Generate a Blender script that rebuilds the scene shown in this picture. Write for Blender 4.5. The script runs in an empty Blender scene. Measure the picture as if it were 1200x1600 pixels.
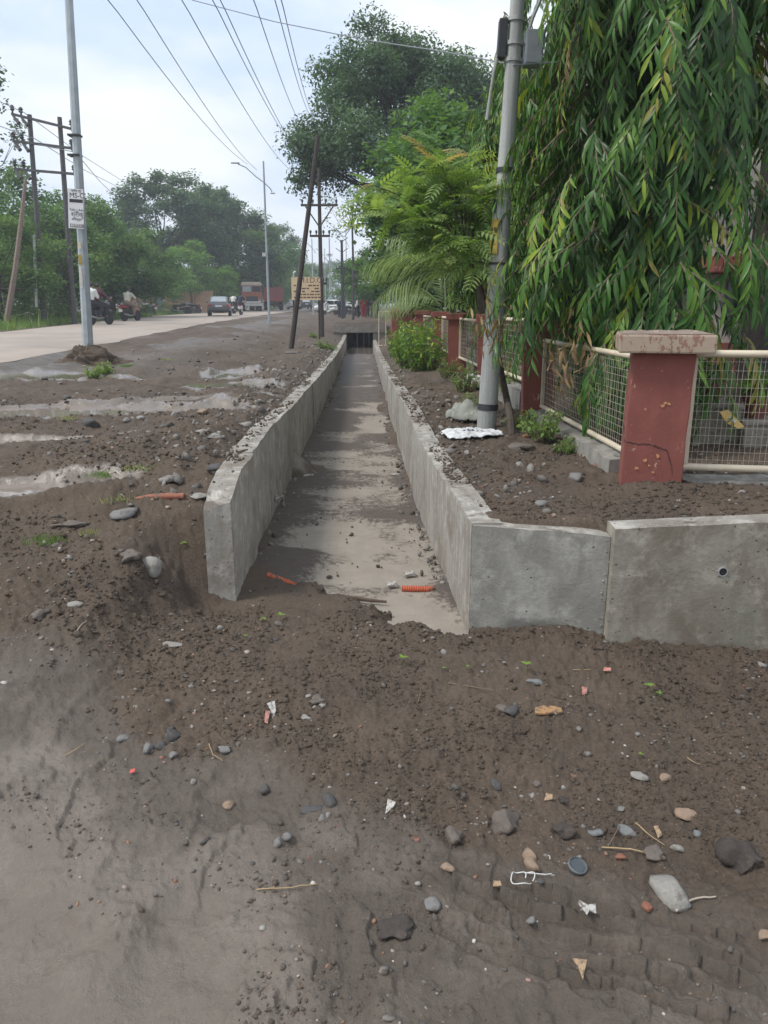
import bpy, bmesh, math, random
import numpy as np
from mathutils import Vector, Matrix, Euler

R = math.radians
PI = math.pi
random.seed(7)
rng = np.random.default_rng(11)
scene = bpy.context.scene
COL = scene.collection

# ------------------------------------------------------------------ camera
PITCH, EYE, FPX = R(14.9), 1.65, 1202.0
cam_d = bpy.data.cameras.new('camera')
cam = bpy.data.objects.new('camera', cam_d)
COL.objects.link(cam)
cam.location = (0, 0, EYE)
cam.rotation_euler = (PI / 2 - PITCH, 0, 0)
cam_d.sensor_fit = 'HORIZONTAL'
cam_d.sensor_width = 36.0
cam_d.lens = 36.0 * FPX / 1200.0
cam_d.clip_start = 0.05
cam_d.clip_end = 3000
scene.camera = cam

# ------------------------------------------------------------------ sky
SUN_EL, SUN_AZ = R(54), R(-108)          # azimuth from +Y towards +X
world = bpy.data.worlds.new('World')
scene.world = world
world.use_nodes = True
wt = world.node_tree
wt.nodes.clear()
w_out = wt.nodes.new('ShaderNodeOutputWorld')
w_bg = wt.nodes.new('ShaderNodeBackground')
w_sky = wt.nodes.new('ShaderNodeTexSky')
w_sky.sky_type = 'NISHITA'
w_sky.sun_disc = False
w_sky.sun_elevation = SUN_EL
w_sky.sun_rotation = SUN_AZ
w_sky.air_density = 1.2
w_sky.dust_density = 2.5
w_tc = wt.nodes.new('ShaderNodeTexCoord')
w_map = wt.nodes.new('ShaderNodeMapping')
w_map.inputs['Scale'].default_value = (1.0, 1.0, 2.6)
w_map.inputs['Location'].default_value = (0.35, 0.1, 0.0)
w_n = wt.nodes.new('ShaderNodeTexNoise')
w_n.inputs['Scale'].default_value = 2.8
w_n.inputs['Detail'].default_value = 5
w_n.inputs['Roughness'].default_value = 0.52
w_r = wt.nodes.new('ShaderNodeValToRGB')        # cloud deck: grey-blue undersides to white
w_r.color_ramp.elements[0].position = 0.38
w_r.color_ramp.elements[0].color = (3.75, 4.6, 6.1, 1)
w_r.color_ramp.elements[1].position = 0.58
w_r.color_ramp.elements[1].color = (6.2, 6.3, 6.35, 1)
w_m = wt.nodes.new('ShaderNodeMixRGB')
w_m.inputs[0].default_value = 0.90             # nearly closed cloud cover
wt.links.new(w_tc.outputs['Generated'], w_map.inputs[0])
wt.links.new(w_map.outputs[0], w_n.inputs['Vector'])
wt.links.new(w_n.outputs['Fac'], w_r.inputs[0])
wt.links.new(w_sky.outputs[0], w_m.inputs[1])
wt.links.new(w_r.outputs[0], w_m.inputs[2])
wt.links.new(w_m.outputs[0], w_bg.inputs[0])
w_bg.inputs[1].default_value = 0.1
wt.links.new(w_bg.outputs[0], w_out.inputs[0])

# ------------------------------------------------------------------ sun (overcast)
sun_d = bpy.data.lights.new('sun', 'SUN')
sun_d.energy = 1.5
sun_d.angle = R(14)
sun_d.color = (1.0, 0.965, 0.91)
sun = bpy.data.objects.new('sun', sun_d)
COL.objects.link(sun)
sd = Vector((math.sin(SUN_AZ) * math.cos(SUN_EL), math.cos(SUN_AZ) * math.cos(SUN_EL), math.sin(SUN_EL)))
sun.rotation_euler = (-sd).to_track_quat('-Z', 'Y').to_euler()

vs = scene.view_settings
vs.view_transform = 'Standard'
vs.look = 'None'
vs.exposure = 0.95
vs.gamma = 1.0
vs.use_curve_mapping = False
try:
    scene.cycles.max_bounces = 8
    scene.cycles.volume_bounces = 2
    scene.cycles.transparent_max_bounces = 8
    scene.cycles.use_denoising = True
except Exception:
    pass

# ------------------------------------------------------------------ measuring helpers (surveyed from the picture)
cP, sP = math.cos(PITCH), math.sin(PITCH)
def ray(px, py):
    u = (px - 600) / FPX; v = (py - 800) / FPX
    return np.array([u, cP - v * sP, -sP - v * cP])
def at(px, py, y):
    d = ray(px, py); t = y / d[1]
    return Vector((d[0] * t, y, EYE + d[2] * t))
def atz(px, py, z):
    d = ray(px, py); t = (z - EYE) / d[2]
    return Vector((d[0] * t, d[1] * t, z))

# ------------------------------------------------------------------ noise
def _hash(ix, iy, seed):
    h = (ix.astype(np.int64) * 374761393 + iy.astype(np.int64) * 668265263 + seed * 974634777) & 0xFFFFFFFF
    h = ((h ^ (h >> 13)) * 1274126177) & 0xFFFFFFFF
    h = (h ^ (h >> 16)) & 0xFFFFFFFF
    return h.astype(np.float64) / 4294967295.0
def vnoise(x, y, seed=0):
    ix = np.floor(x); iy = np.floor(y)
    fx = x - ix; fy = y - iy
    fx = fx * fx * fx * (fx * (fx * 6 - 15) + 10); fy = fy * fy * fy * (fy * (fy * 6 - 15) + 10)
    a = _hash(ix, iy, seed); b = _hash(ix + 1, iy, seed); c = _hash(ix, iy + 1, seed); d = _hash(ix + 1, iy + 1, seed)
    return (a + (b - a) * fx + (c - a) * fy + (a - b - c + d) * fx * fy) * 2 - 1
def fbm(x, y, seed=0, octs=4, gain=0.5):
    s = np.zeros_like(x); amp = 1.0; ca, sa = math.cos(0.6), math.sin(0.6)
    for o in range(octs):
        s += amp * vnoise(x, y, seed + o * 17)
        x, y = (x * ca - y * sa) * 2.03 + 3.1, (x * sa + y * ca) * 2.03 + 1.7
        amp *= gain
    return s
def cells(x, y, seed=0):
    """distance to the closest jittered point and that point's random value"""
    ix = np.floor(x); iy = np.floor(y)
    best = np.full(x.shape, 9.0); val = np.zeros(x.shape)
    for dx in (-1, 0, 1):
        for dy in (-1, 0, 1):
            jx = ix + dx; jy = iy + dy
            qx = jx + _hash(jx, jy, seed); qy = jy + _hash(jx, jy, seed + 5)
            d = np.hypot(x - qx, y - qy)
            m = d < best
            best = np.where(m, d, best); val = np.where(m, _hash(jx, jy, seed + 9), val)
    return best, val
def ss(a, b, x):
    t = np.clip((x - a) / (b - a), 0, 1)
    return t * t * (3 - 2 * t)

# ------------------------------------------------------------------ survey of the drain
RX_Y = [0, 3.7, 5.2, 6.27, 10.5, 18.5, 38.3, 60]; RX_X = [0.5, 0.438, 0.345, 0.283, 0.141, -0.061, -0.562, -1.1]
LX_Y = [0, 4.2, 6.27, 8.15, 19.2, 36.9, 60];       LX_X = [-0.74, -0.84, -0.905, -0.935, -1.2, -1.744, -2.4]
RT_Y = [0, 3.7, 5.2, 8.2, 10.5, 16, 24, 38, 60];   RT_Z = [0.6, 0.60, 0.585, 0.62, 0.58, 0.40, 0.24, 0.15, 0.3]
LT_Y = [0, 4.0, 4.5, 6.4, 8.2, 12.6, 19.5, 31, 40, 60]; LT_Z = [0.55, 0.60, 0.69, 0.70, 0.64, 0.56, 0.44, 0.33, 0.4, 0.6]
xR = lambda y: np.interp(y, RX_Y, RX_X)
xL = lambda y: np.interp(y, LX_Y, LX_X)
zRT = lambda y: np.interp(y, RT_Y, RT_Z)
zLT = lambda y: np.interp(y, LT_Y, LT_Z)
zFL = lambda y: -0.008 * (y - 4.0)
WT = 0.15                                # wall thickness
END_Y = 37.0                             # culvert face
HW = lambda x: np.interp(x, [0.4, 0.45, 1.06, 1.09, 1.9, 6], [3.68, 3.68, 3.52, 3.46, 3.40, 3.2])   # front of head wall
# road edges (x as function of y) and height
RR_Y = [-60, 0, 12.7, 18, 37, 62, 90, 130, 200, 600]; RR_X = [-9, -6.4, -6.2, -6.6, -8.9, -10.4, -10.9, -10.4, -7.5, 8]
RL_Y = [-60, 0, 27, 41, 65, 95, 130, 200, 600];       RL_X = [-16, -12.6, -13.3, -15.7, -18.6, -19.4, -18.2, -14.5, 2]
RZ_Y = [-60, 0, 30, 41, 62, 95, 140, 250, 600];       RZ_Z = [0.8, 0.82, 0.86, 0.90, 1.0, 1.22, 1.5, 2.2, 3]
roadR = lambda y: np.interp(y, RR_Y, RR_X)
roadL = lambda y: np.interp(y, RL_Y, RL_X)
roadZ = lambda y: np.interp(y, RZ_Y, RZ_Z)

# wet hollows: x, y, rx, ry, angle, depth
PUD = [(-1.72, 1.15, 1.42, 1.12, 0.0, 0.075)]
for px, py, rx, ry, a, d in ((100, 640, 1.7, .55, .1, .07), (40, 590, 1.2, .7, 0, .07), (45, 702, .7, .16, 0, .07), (20, 757, .6, .2, 0.1, .08),
                             (372, 600, .55, .5, .3, .07), (365, 577, .5, .8, 0, .07), (300, 622, .9, .25, .5, .05), (200, 640, 1.0, .3, .2, .06)):
    p = atz(px, py, 0.60 if py > 690 else 0.66)
    PUD.append((p.x, p.y, rx, ry, a, d))
# tyre tracks in the near mud: start, end
TRK = (atz(640, 1375, 0), atz(1260, 1560, 0))

def pud_mask(x, y, grow=1.0):
    out = np.zeros_like(x)
    for px, py, rx, ry, a, d in PUD:
        ca, sa = math.cos(a), math.sin(a)
        u = ((x - px) * ca + (y - py) * sa) / rx; v = (-(x - px) * sa + (y - py) * ca) / ry
        r = np.hypot(u, v) / grow + (0.22 if rx < 1.3 or py > 4 else 0.13) * fbm(x * 2.3, y * 2.3, 77, 4)
        out = np.maximum(out, d * (1 - ss(0.72, 1.12, r)))
    return out

PUDZ = []
def terr(x, y, detail=True):
    """ground height and wetness"""
    x = np.asarray(x, float); y = np.asarray(y, float)
    yl = y + 0.15 * fbm(x * 0.7, y * 0.7, 3, 3)
    # ---- left of the drain
    far = np.interp(y, [0, 4, 8, 13, 20, 41, 60, 95, 140, 250, 600], [.6, .60, .64, .70, .72, .80, .92, 1.1, 1.35, 2.0, 2.8])
    d = xL(y) - x
    left = zLT(y) + (far - zLT(y)) * ss(0.3, 4.5, d)
    left = left * ss(1.8, 5.4, yl + 0.10 * (x + 1))
    # spoil thrown out along the wall
    wind = 0.10 * np.exp(-((d - 0.75) / 0.38) ** 2) * ss(4.4, 6, y) * (1 - ss(26, 34, y)) * (0.7 + 0.6 * fbm(x * 1.2, y * 1.2, 31, 3))
    left = left + np.maximum(wind, -0.03)
    left = left - 0.05 * np.exp(-((d - 0.20) / 0.1) ** 2) * ss(4.6, 6, y)
    # ---- right of the drain
    back = np.interp(y, [0, 4, 8, 12, 20, 40, 60, 140, 600], [.58, .58, .60, .58, .55, .6, .8, 1.3, 2.6])
    d2 = x - xR(y)
    right = zRT(y) - 0.02 + (back - zRT(y) + 0.02) * ss(0.2, 1.2, d2)
    hw = HW(x)
    right = right * ss(0.035, 0.12, y - hw)
    apron = 0.045 * ss(2.4, 3.4, y) + 0.03 * np.exp(-((y - hw) / 0.35) ** 2) * ss(0.0, 0.5, d2)
    right = np.where(y < hw + 0.035, apron, right)
    # ---- in the drain
    fl = zFL(y)
    # soil tongue at the mouth
    n = (x + 0.8) * 0.736 + (y - 4.72) * 0.677      # signed distance past the diagonal
    n = n + 0.07 * fbm(x * 5, y * 5, 41, 3)
    mouth = fl + 0.05 - 0.17 * ss(-0.03, 0.15, n)
    edge = fl + 0.11 * np.exp(-np.minimum(x - xL(y), xR(y) - x).clip(0) / 0.10) * (0.35 + 0.9 * vnoise(x * 1.3, y * 1.3, 12)).clip(0) - 0.02
    drain = np.maximum(np.where(y < 5.6, mouth, fl - 0.12), np.where((y > 4.3), edge, -9))
    wall_end = ss(4.02, 4.3, y)
    # ---- compose across the walls
    iL = ss(0.02, 0.11, d)          # 0 in the drain, 1 beyond the left wall
    iR = ss(0.02, 0.11, d2)
    front = 0.045 * ss(2.4, 3.4, y)
    # mouth side left: before the wall end the bank slopes down freely
    iLf = ss(0.10, 0.60, d - 0.15 * np.clip(4.07 - y, 0, 1.2) + 0.05 * fbm(x * 6, y * 6, 43, 3))
    iL = iLf + (iL - iLf) * wall_end
    inner = front + (drain - front) * ss(3.60, 3.78, y)
    z = np.where(d2 > 0, inner + (right - inner) * np.where(y < hw, 1, iR), inner + (left - inner) * iL)
    past = ss(END_Y + 8.5, END_Y + 8.8, y)
    mid = left + (right - left) * ss(xL(y) - 0.1, xR(y) + 0.1, x)
    z = z + (np.maximum(mid, 0.80) * 1.0 - z) * past * ((d < 0.9) & (d2 < 0.9))
    # ---- road bed and far side
    rr = roadR(y); rl = roadL(y); rz = roadZ(y)
    onroad = ss(rr + 0.55, rr - 0.05, x)
    z = z + (rz - 0.05 - z) * onroad
    beyond = ss(rl + 0.1, rl - 1.2, x)
    z = z + beyond * (0.04 + 0.35 * ss(rl - 2, rl - 12, x))
    # ---- wetness
    bl = np.interp(x, [-3, -1.25, -.95, -.5, -.15, .2, .65, 1.0, 2.5], [3.4, 3.1, 2.75, 2.45, 2.25, 2.1, 1.85, 1.68, 1.35])
    wet = ss(0.18, -0.18, y - bl + 0.16 * fbm(x * 2.2, y * 2.2, 51, 4))
    shoulder = ss(1.6, 4.5, d) * ss(5, 8, y) * ss(-0.1, 0.55, fbm(x * 0.45, y * 0.22, 61, 4) + 0.12)
    wet = np.maximum(wet, 0.85 * shoulder)
    for (px, py, rx, ry, a, dd), zc in zip(PUD, PUDZ):       # water lies level
        ca, sa = math.cos(a), math.sin(a)
        u = ((x - px) * ca + (y - py) * sa) / rx; v = (-(x - px) * sa + (y - py) * ca) / ry
        m_ = 1 - ss(0.95, 1.6, np.hypot(u, v))
        z = z + (zc - z) * m_ * (1 - onroad)
    pm = pud_mask(x, y)
    wet = np.maximum(wet, ss(0.0, 0.03, pm))
    if detail:
        dry = 1 - wet
        indr = ((d < 0.05) & (d2 < 0.05) & (y > 3.9) & (y < END_Y)).astype(float)
        k = (1 - onroad) * (1 - 0.75 * indr)
        nearer = ss(30, 8, y)
        z = z + (1 - onroad) * (1 - indr) * ss(7, 14, y) * ss(90, 40, y) * (0.045 * fbm(x * 1.7, y * 1.7, 171, 3) + 0.04 * vnoise(x * 2.6, y * 0.3, 181)) * ss(0.4, 1.2, np.maximum(d, d2 * 3))
        heap = 0.35 + 0.65 * ss(-0.2, 0.5, fbm(x * 0.9, y * 0.9, 91, 3))
        k0 = 1 - 0.85 * ss(0, .05, pm)
        z = z + k * k0 * 0.030 * fbm(x * 1.3, y * 1.3, 5, 3) * (0.45 + 0.55 * dry)
        z = z + k * dry * 0.017 * fbm(x * 6, y * 6, 8, 4) * nearer
        for sc, am, sd_ in ((8.0, 0.015, 15), (19.0, 0.013, 25), (42.0, 0.010, 35)):
            cd, cv = cells(x * sc + 0.4 * fbm(x * sc * .6, y * sc * .6, sd_), y * sc, sd_)
            lump = np.sqrt(np.clip(1 - (cd / (0.25 + 0.4 * cv)) ** 2, 0, 1)) * (cv > (0.62 if sc < 10 else 0.42))
            z = z + k * dry * nearer * heap * am * lump * (0.4 + 0.6 * cv)
        z = z + k * dry * nearer * 0.011 * np.abs(fbm(x * 26, y * 26, 63, 4))
        k = k * (1 - 0.6 * ss(0, .05, pm))
        z = z + k * wet * nearer * (0.008 * fbm(x * 3.5, y * 3.5, 19, 4) + 0.0085 * np.abs(fbm(x * 13, y * 13, 29, 5)) * (0.35 + 0.65 * ss(-.1, .4, fbm(x * 2.1, y * 2.1, 33, 2))) + 0.0042 * fbm(x * 42, y * 42, 39, 4))
        # foot and wheel marks: sharp little steps in the mud
        st = fbm(x * 4.2, y * 2.6, 131, 4)
        z = z + k * wet * nearer * 0.013 * ss(0.02, 0.07, st) * ss(0.6, 0.3, st)
        # tyre tracks
        ax, ay = TRK[0].x, TRK[0].y; bx, by = TRK[1].x, TRK[1].y
        L = math.hypot(bx - ax, by - ay); tx, ty = (bx - ax) / L, (by - ay) / L
        al = (x - ax) * tx + (y - ay) * ty; cr = -(x - ax) * ty + (y - ay) * tx
        cr = cr + 0.02 * fbm(x * 3, y * 3, 71, 3)
        inb = ss(-0.15, 0.25, al) * ss(0.17, 0.14, np.abs(cr))
        ph = (cr + 0.012 * vnoise(al * 6, cr * 3, 83)) / 0.068
        lug = (1 - (ph - np.floor(ph))) ** 1.5 * (0.65 + 0.5 * vnoise(al * 7, np.floor(ph) * 3.1, 81)).clip(0.15, 1.2)
        z = z + inb * (0.050 * lug - 0.022)
    z = z - pm
    return z, wet

_z = [float(terr(np.array([p[0]]), np.array([p[1]]), False)[0][0]) + p[5] for p in PUD]
PUDZ.extend(_z)
def gz(x, y):
    return float(terr(np.array([x]), np.array([y]))[0][0])
_ts = np.concatenate([np.linspace(1.0, 12, 1500), np.linspace(12, 80, 1500)])
def ground_at(px, py):
    """where the sight line through a pixel meets the ground"""
    d = ray(px, py)
    P = d[None, :] * _ts[:, None]
    z, _ = terr(P[:, 0], P[:, 1])
    below = np.nonzero(P[:, 2] + EYE < z)[0]
    i = below[0] if len(below) else len(_ts) - 1
    return Vector((P[i, 0], P[i, 1], z[i]))

# ------------------------------------------------------------------ object helpers
def tag(o, label=None, cat=None, group=None, kind=None):
    if label: o['label'] = label
    if cat: o['category'] = cat
    if group: o['group'] = group
    if kind: o['kind'] = kind
    return o
def thing(name, label, cat, loc=(0, 0, 0), rz=0.0, group=None):
    o = bpy.data.objects.new(name, None); COL.objects.link(o)
    o.empty_display_size = 0.1
    o.location = loc; o.rotation_euler = (0, 0, rz)
    return tag(o, label, cat, group, 'thing')
def link(name, me, m=None, parent=None, loc=None):
    o = bpy.data.objects.new(name, me); COL.objects.link(o)
    if m is not None and len(me.materials) == 0: me.materials.append(m)
    if parent is not None: o.parent = parent
    if loc is not None: o.location = loc
    return o
def copy_tree(o, parent=None):
    c = o.copy(); COL.objects.link(c); c.parent = parent
    for ch in list(o.children): copy_tree(ch, c)
    return c

class MB:
    """collects boxes, tubes, lathes ... for ONE mesh"""
    def __init__(s): s.v = []; s.f = []
    def add(s, vs, fs, M=None):
        n = len(s.v)
        s.v += [tuple(M @ Vector(q)) if M is not None else tuple(q) for q in vs]
        s.f += [tuple(i + n for i in f) for f in fs]
        return s
    def box(s, c, d, M=None, taper=1.0):
        x, y, z = d[0] / 2, d[1] / 2, d[2] / 2; t = taper
        vs = [(-x, -y, -z), (x, -y, -z), (x, y, -z), (-x, y, -z), (-x * t, -y * t, z), (x * t, -y * t, z), (x * t, y * t, z), (-x * t, y * t, z)]
        vs = [(a + c[0], b + c[1], e + c[2]) for a, b, e in vs]
        return s.add(vs, [(0, 3, 2, 1), (4, 5, 6, 7), (0, 1, 5, 4), (1, 2, 6, 5), (2, 3, 7, 6), (3, 0, 4, 7)], M)
    def tube(s, pts, rad, n=8, cap=True, sq=False):
        pts = [Vector(p) for p in pts]
        if not hasattr(rad, '__len__'): rad = [rad] * len(pts)
        base = len(s.v); up = None
        for i, p in enumerate(pts):
            t = (pts[min(i + 1, len(pts) - 1)] - pts[max(i - 1, 0)]).normalized()
            if up is None:
                up = Vector((0, 0, 1)) if abs(t.z) < 0.9 else Vector((0, 1, 0))
            a = t.cross(up).normalized(); b = a.cross(t).normalized(); up = b
            for k in range(n):
                an = 2 * PI * (k + 0.5) / n
                q = p + a * (math.cos(an) * rad[i]) + b * (math.sin(an) * rad[i])
                s.v.append(tuple(q))
        for i in range(len(pts) - 1):
            for k in range(n):
                k2 = (k + 1) % n
                s.f.append((base + i * n + k, base + i * n + k2, base + (i + 1) * n + k2, base + (i + 1) * n + k))
        if cap:
            s.f.append(tuple(base + k for k in range(n))[::-1])
            e = base + (len(pts) - 1) * n
            s.f.append(tuple(e + k for k in range(n)))
        return s
    def lathe(s, prof, c=(0, 0, 0), n=16, M=None):
        vs = []; fs = []
        for r, z in prof:
            for k in range(n):
                a = 2 * PI * k / n
                vs.append((c[0] + r * math.cos(a), c[1] + r * math.sin(a), c[2] + z))
        for i in range(len(prof) - 1):
            for k in range(n):
                k2 = (k + 1) % n
                fs.append((i * n + k, i * n + k2, (i + 1) * n + k2, (i + 1) * n + k))
        fs.append(tuple(range(n))[::-1]); e = (len(prof) - 1) * n
        fs.append(tuple(e + k for k in range(n)))
        return s.add(vs, fs, M)
    def ellipsoid(s, c, r, n=10, m=6, M=None):
        vs = [(c[0], c[1], c[2] - r[2])]; fs = []
        for j in range(1, m):
            a = -PI / 2 + PI * j / m
            for k in range(n):
                b = 2 * PI * k / n
                vs.append((c[0] + r[0] * math.cos(a) * math.cos(b), c[1] + r[1] * math.cos(a) * math.sin(b), c[2] + r[2] * math.sin(a)))
        vs.append((c[0], c[1], c[2] + r[2])); top = len(vs) - 1
        for k in range(n):
            k2 = (k + 1) % n
            fs.append((0, 1 + k2, 1 + k))
            for j in range(m - 2):
                o = 1 + j * n
                fs.append((o + k, o + k2, o + n + k2, o + n + k))
            o = 1 + (m - 2) * n
            fs.append((o + k, o + k2, top))
        return s.add(vs, fs, M)
    def prism(s, poly, z0, z1, M=None):
        n = len(poly)
        vs = [(x, y, z0) for x, y in poly] + [(x, y, z1) for x, y in poly]
        fs = [tuple(range(n))[::-1], tuple(range(n, 2 * n))] + [(k, (k + 1) % n, n + (k + 1) % n, n + k) for k in range(n)]
        return s.add(vs, fs, M)
    def mesh(s, name, m=None, smooth=False, bevel=0.0, seg=2):
        me = bpy.data.meshes.new(name)
        me.from_pydata(s.v, [], s.f); me.update()
        if bevel > 0:
            bm = bmesh.new(); bm.from_mesh(me)
            bmesh.ops.recalc_face_normals(bm, faces=bm.faces)
            es = [e for e in bm.edges if len(e.link_faces) == 2 and e.calc_face_angle(0) > 0.6]
            bmesh.ops.bevel(bm, geom=es, offset=bevel, segments=seg, affect='EDGES', profile=0.6, clamp_overlap=True)
            bm.to_mesh(me); bm.free()
        if smooth:
            me.polygons.foreach_set('use_smooth', [True] * len(me.polygons))
            try: me.set_sharp_from_angle(angle=R(40))
            except Exception: pass
        if m is not None: me.materials.append(m)
        return me
    def build(s, name, m, parent=None, loc=None, smooth=False, bevel=0.0, seg=2):
        return link(name, s.mesh(name, m, smooth, bevel, seg), None, parent, loc)

def np_mesh(name, V, Fc, m=None, smooth=False, attrs=None):
    """mesh from numpy arrays; Fc is (n,3) or (n,4)"""
    me = bpy.data.meshes.new(name)
    V = np.ascontiguousarray(V, dtype=np.float32); Fc = np.ascontiguousarray(Fc, dtype=np.int32)
    k = Fc.shape[1]; nf = len(Fc)
    me.vertices.add(len(V)); me.vertices.foreach_set('co', V.ravel())
    me.loops.add(nf * k); me.loops.foreach_set('vertex_index', Fc.ravel())
    me.polygons.add(nf)
    me.polygons.foreach_set('loop_start', np.arange(0, nf * k, k, dtype=np.int32))
    if smooth: me.polygons.foreach_set('use_smooth', np.ones(nf, dtype=bool))
    me.update(calc_edges=True)
    for an, av in (attrs or {}).items():
        a = me.attributes.new(an, 'FLOAT', 'POINT'); a.data.foreach_set('value', np.ascontiguousarray(av, dtype=np.float32))
    if m is not None: me.materials.append(m)
    return me
def inst(tv, tf, M, L):
    """copies of a template: M (N,3,3) with columns = local axes, L (N,3)"""
    tv = np.asarray(tv, float); tf = np.asarray(tf)
    V = np.einsum('nij,kj->nki', M, tv) + L[:, None, :]
    N, k = len(L), len(tv)
    Fc = tf[None] + (np.arange(N) * k)[:, None, None]
    return V.reshape(-1, 3), Fc.reshape(-1, tf.shape[1])
def nrm(a):
    return a / np.maximum(np.linalg.norm(a, axis=-1, keepdims=True), 1e-9)
def rand_rot(n, g):
    q = nrm(g.normal(size=(n, 4))); w, x, y, z = q.T
    return np.stack([np.stack([1 - 2 * (y * y + z * z), 2 * (x * y - z * w), 2 * (x * z + y * w)], -1),
                     np.stack([2 * (x * y + z * w), 1 - 2 * (x * x + z * z), 2 * (y * z - x * w)], -1),
                     np.stack([2 * (x * z - y * w), 2 * (y * z + x * w), 1 - 2 * (x * x + y * y)], -1)], 1)

# ------------------------------------------------------------------ materials
class NT:
    def __init__(s, name):
        s.m = bpy.data.materials.new(name); s.m.use_nodes = True
        s.t = s.m.node_tree; s.b = s.t.nodes['Principled BSDF']; s._tc = None
    def n(s, typ, **kw):
        o = s.t.nodes.new(typ)
        for k, v in kw.items(): setattr(o, k, v)
        return o
    def l(s, a, b): s.t.links.new(a, b)
    def co(s, scale=(1, 1, 1), obj=True):
        if s._tc is None: s._tc = s.n('ShaderNodeTexCoord')
        mp = s.n('ShaderNodeMapping'); mp.inputs['Scale'].default_value = scale
        s.l(s._tc.outputs['Object' if obj else 'Generated'], mp.inputs[0]); return mp.outputs[0]
    def noise(s, scale, detail=4, rough=0.55, vec=None, dist=0.0):
        o = s.n('ShaderNodeTexNoise'); o.inputs['Scale'].default_value = scale; o.inputs['Detail'].default_value = detail
        o.inputs['Roughness'].default_value = rough; o.inputs['Distortion'].default_value = dist
        s.l(vec if vec is not None else s.co(), o.inputs['Vector']); return o.outputs['Fac']
    def voro(s, scale, vec=None, feature='F1', out='Distance'):
        o = s.n('ShaderNodeTexVoronoi', feature=feature); o.inputs['Scale'].default_value = scale
        s.l(vec if vec is not None else s.co(), o.inputs['Vector']); return o.outputs[out]
    def ramp(s, fac, stops, interp='LINEAR'):
        o = s.n('ShaderNodeValToRGB'); cr = o.color_ramp; cr.interpolation = interp
        while len(cr.elements) < len(stops): cr.elements.new(0.5)
        for e, (p, c) in zip(cr.elements, stops):
            e.position = p; e.color = (*c, 1) if hasattr(c, '__len__') else (c, c, c, 1)
        s.l(fac, o.inputs[0]); return o.outputs[0]
    def mix(s, fac, a, b, mode='MIX'):
        o = s.n('ShaderNodeMixRGB', blend_type=mode)
        for i, v in enumerate((fac, a, b)):
            if hasattr(v, 'is_linked') or hasattr(v, 'links'): s.l(v, o.inputs[i])
            else: o.inputs[i].default_value = v if i == 0 else ((*v, 1) if len(v) == 3 else v)
        return o.outputs[0]
    def math(s, op, a, b=0.0):
        o = s.n('ShaderNodeMath', operation=op)
        for i, v in enumerate((a, b)):
            if hasattr(v, 'links'): s.l(v, o.inputs[i])
            else: o.inputs[i].default_value = v
        return o.outputs[0]
    def attr(s, name):
        o = s.n('ShaderNodeAttribute'); o.attribute_name = name; return o.outputs['Fac']
    def col(s, c):
        if hasattr(c, 'links'): s.l(c, s.b.inputs['Base Color'])
        else: s.b.inputs['Base Color'].default_value = (*c, 1)
        return s
    def rough(s, r):
        if hasattr(r, 'links'): s.l(r, s.b.inputs['Roughness'])
        else: s.b.inputs['Roughness'].default_value = r
        return s
    def bump(s, h, strength=0.3, dist=0.01):
        o = s.n('ShaderNodeBump'); o.inputs['Strength'].default_value = strength; o.inputs['Distance'].default_value = dist
        s.l(h, o.inputs['Height']); s.l(o.outputs[0], s.b.inputs['Normal']); return s

def lerp3(c, k): return tuple(min(1.0, x * k) for x in c)
_mc = {}
def plain(name, c, rough=0.6, var=0.18, scale=14.0, metal=0.0, bump=0.15, bd=0.004, spec=None):
    """painted / plastic / cloth surface with uneven colour and fine relief"""
    if name in _mc: return _mc[name]
    t = NT(name)
    f = t.noise(scale, 5, 0.6)
    t.col(t.ramp(f, [(0.28, lerp3(c, 1 - var)), (0.72, lerp3(c, 1 + var))]))
    f2 = t.noise(scale * 3.1, 4, 0.6)
    t.rough(t.ramp(f2, [(0.3, max(0.02, rough - 0.1)), (0.7, min(1, rough + 0.1))]))
    t.b.inputs['Metallic'].default_value = metal
    if spec is not None: t.b.inputs['Specular IOR Level'].default_value = spec
    if bump: t.bump(f2, bump, bd)
    _mc[name] = t.m
    return t.m

def dirty(name, c, amount=0.52, rough=0.75):
    """rubbish with soil stuck to it"""
    if name in _mc: return _mc[name]
    t = NT(name)
    f = t.noise(40, 5, 0.65)
    k = t.mix(f, lerp3(c, .7), lerp3(c, 1.1))
    k = t.mix(t.ramp(t.noise(55, 6, 0.7, dist=.5), [(amount - .06, 0.), (amount + .06, .9)]), k, (.11, .082, .062))
    t.col(k); t.rough(rough); t.bump(f, .4, .004)
    _mc[name] = t.m
    return t.m
# soil and mud -------------------------------------------------------------
t = NT('soil_and_mud')
wet = t.attr('wet')
big = t.noise(1.6, 5, 0.6); med = t.noise(9, 6, 0.65); fine = t.noise(70, 6, 0.7); grit = t.noise(260, 3, 0.7)
soil = t.mix(med, (0.052, 0.037, 0.026), (0.122, 0.091, 0.066))
soil = t.mix(t.ramp(big, [(0.42, 0.0), (0.62, 0.55)]), soil, (0.042, 0.029, 0.022))
soil = t.mix(t.ramp(fine, [(0.35, 0.0), (0.75, 0.6)]), soil, (0.168, 0.129, 0.094))
spk = t.voro(120); spc = t.voro(120, out='Color')
spm = t.math('MULTIPLY', t.ramp(spk, [(0.12, 1.0), (0.22, 0.0)]), t.ramp(spc, [(0.74, 0.0), (0.78, 1.0)], 'CONSTANT'))
soil = t.mix(spm, soil, (0.27, 0.235, 0.20))
mud = t.mix(med, (0.090, 0.072, 0.055), (0.136, 0.111, 0.087))
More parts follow.
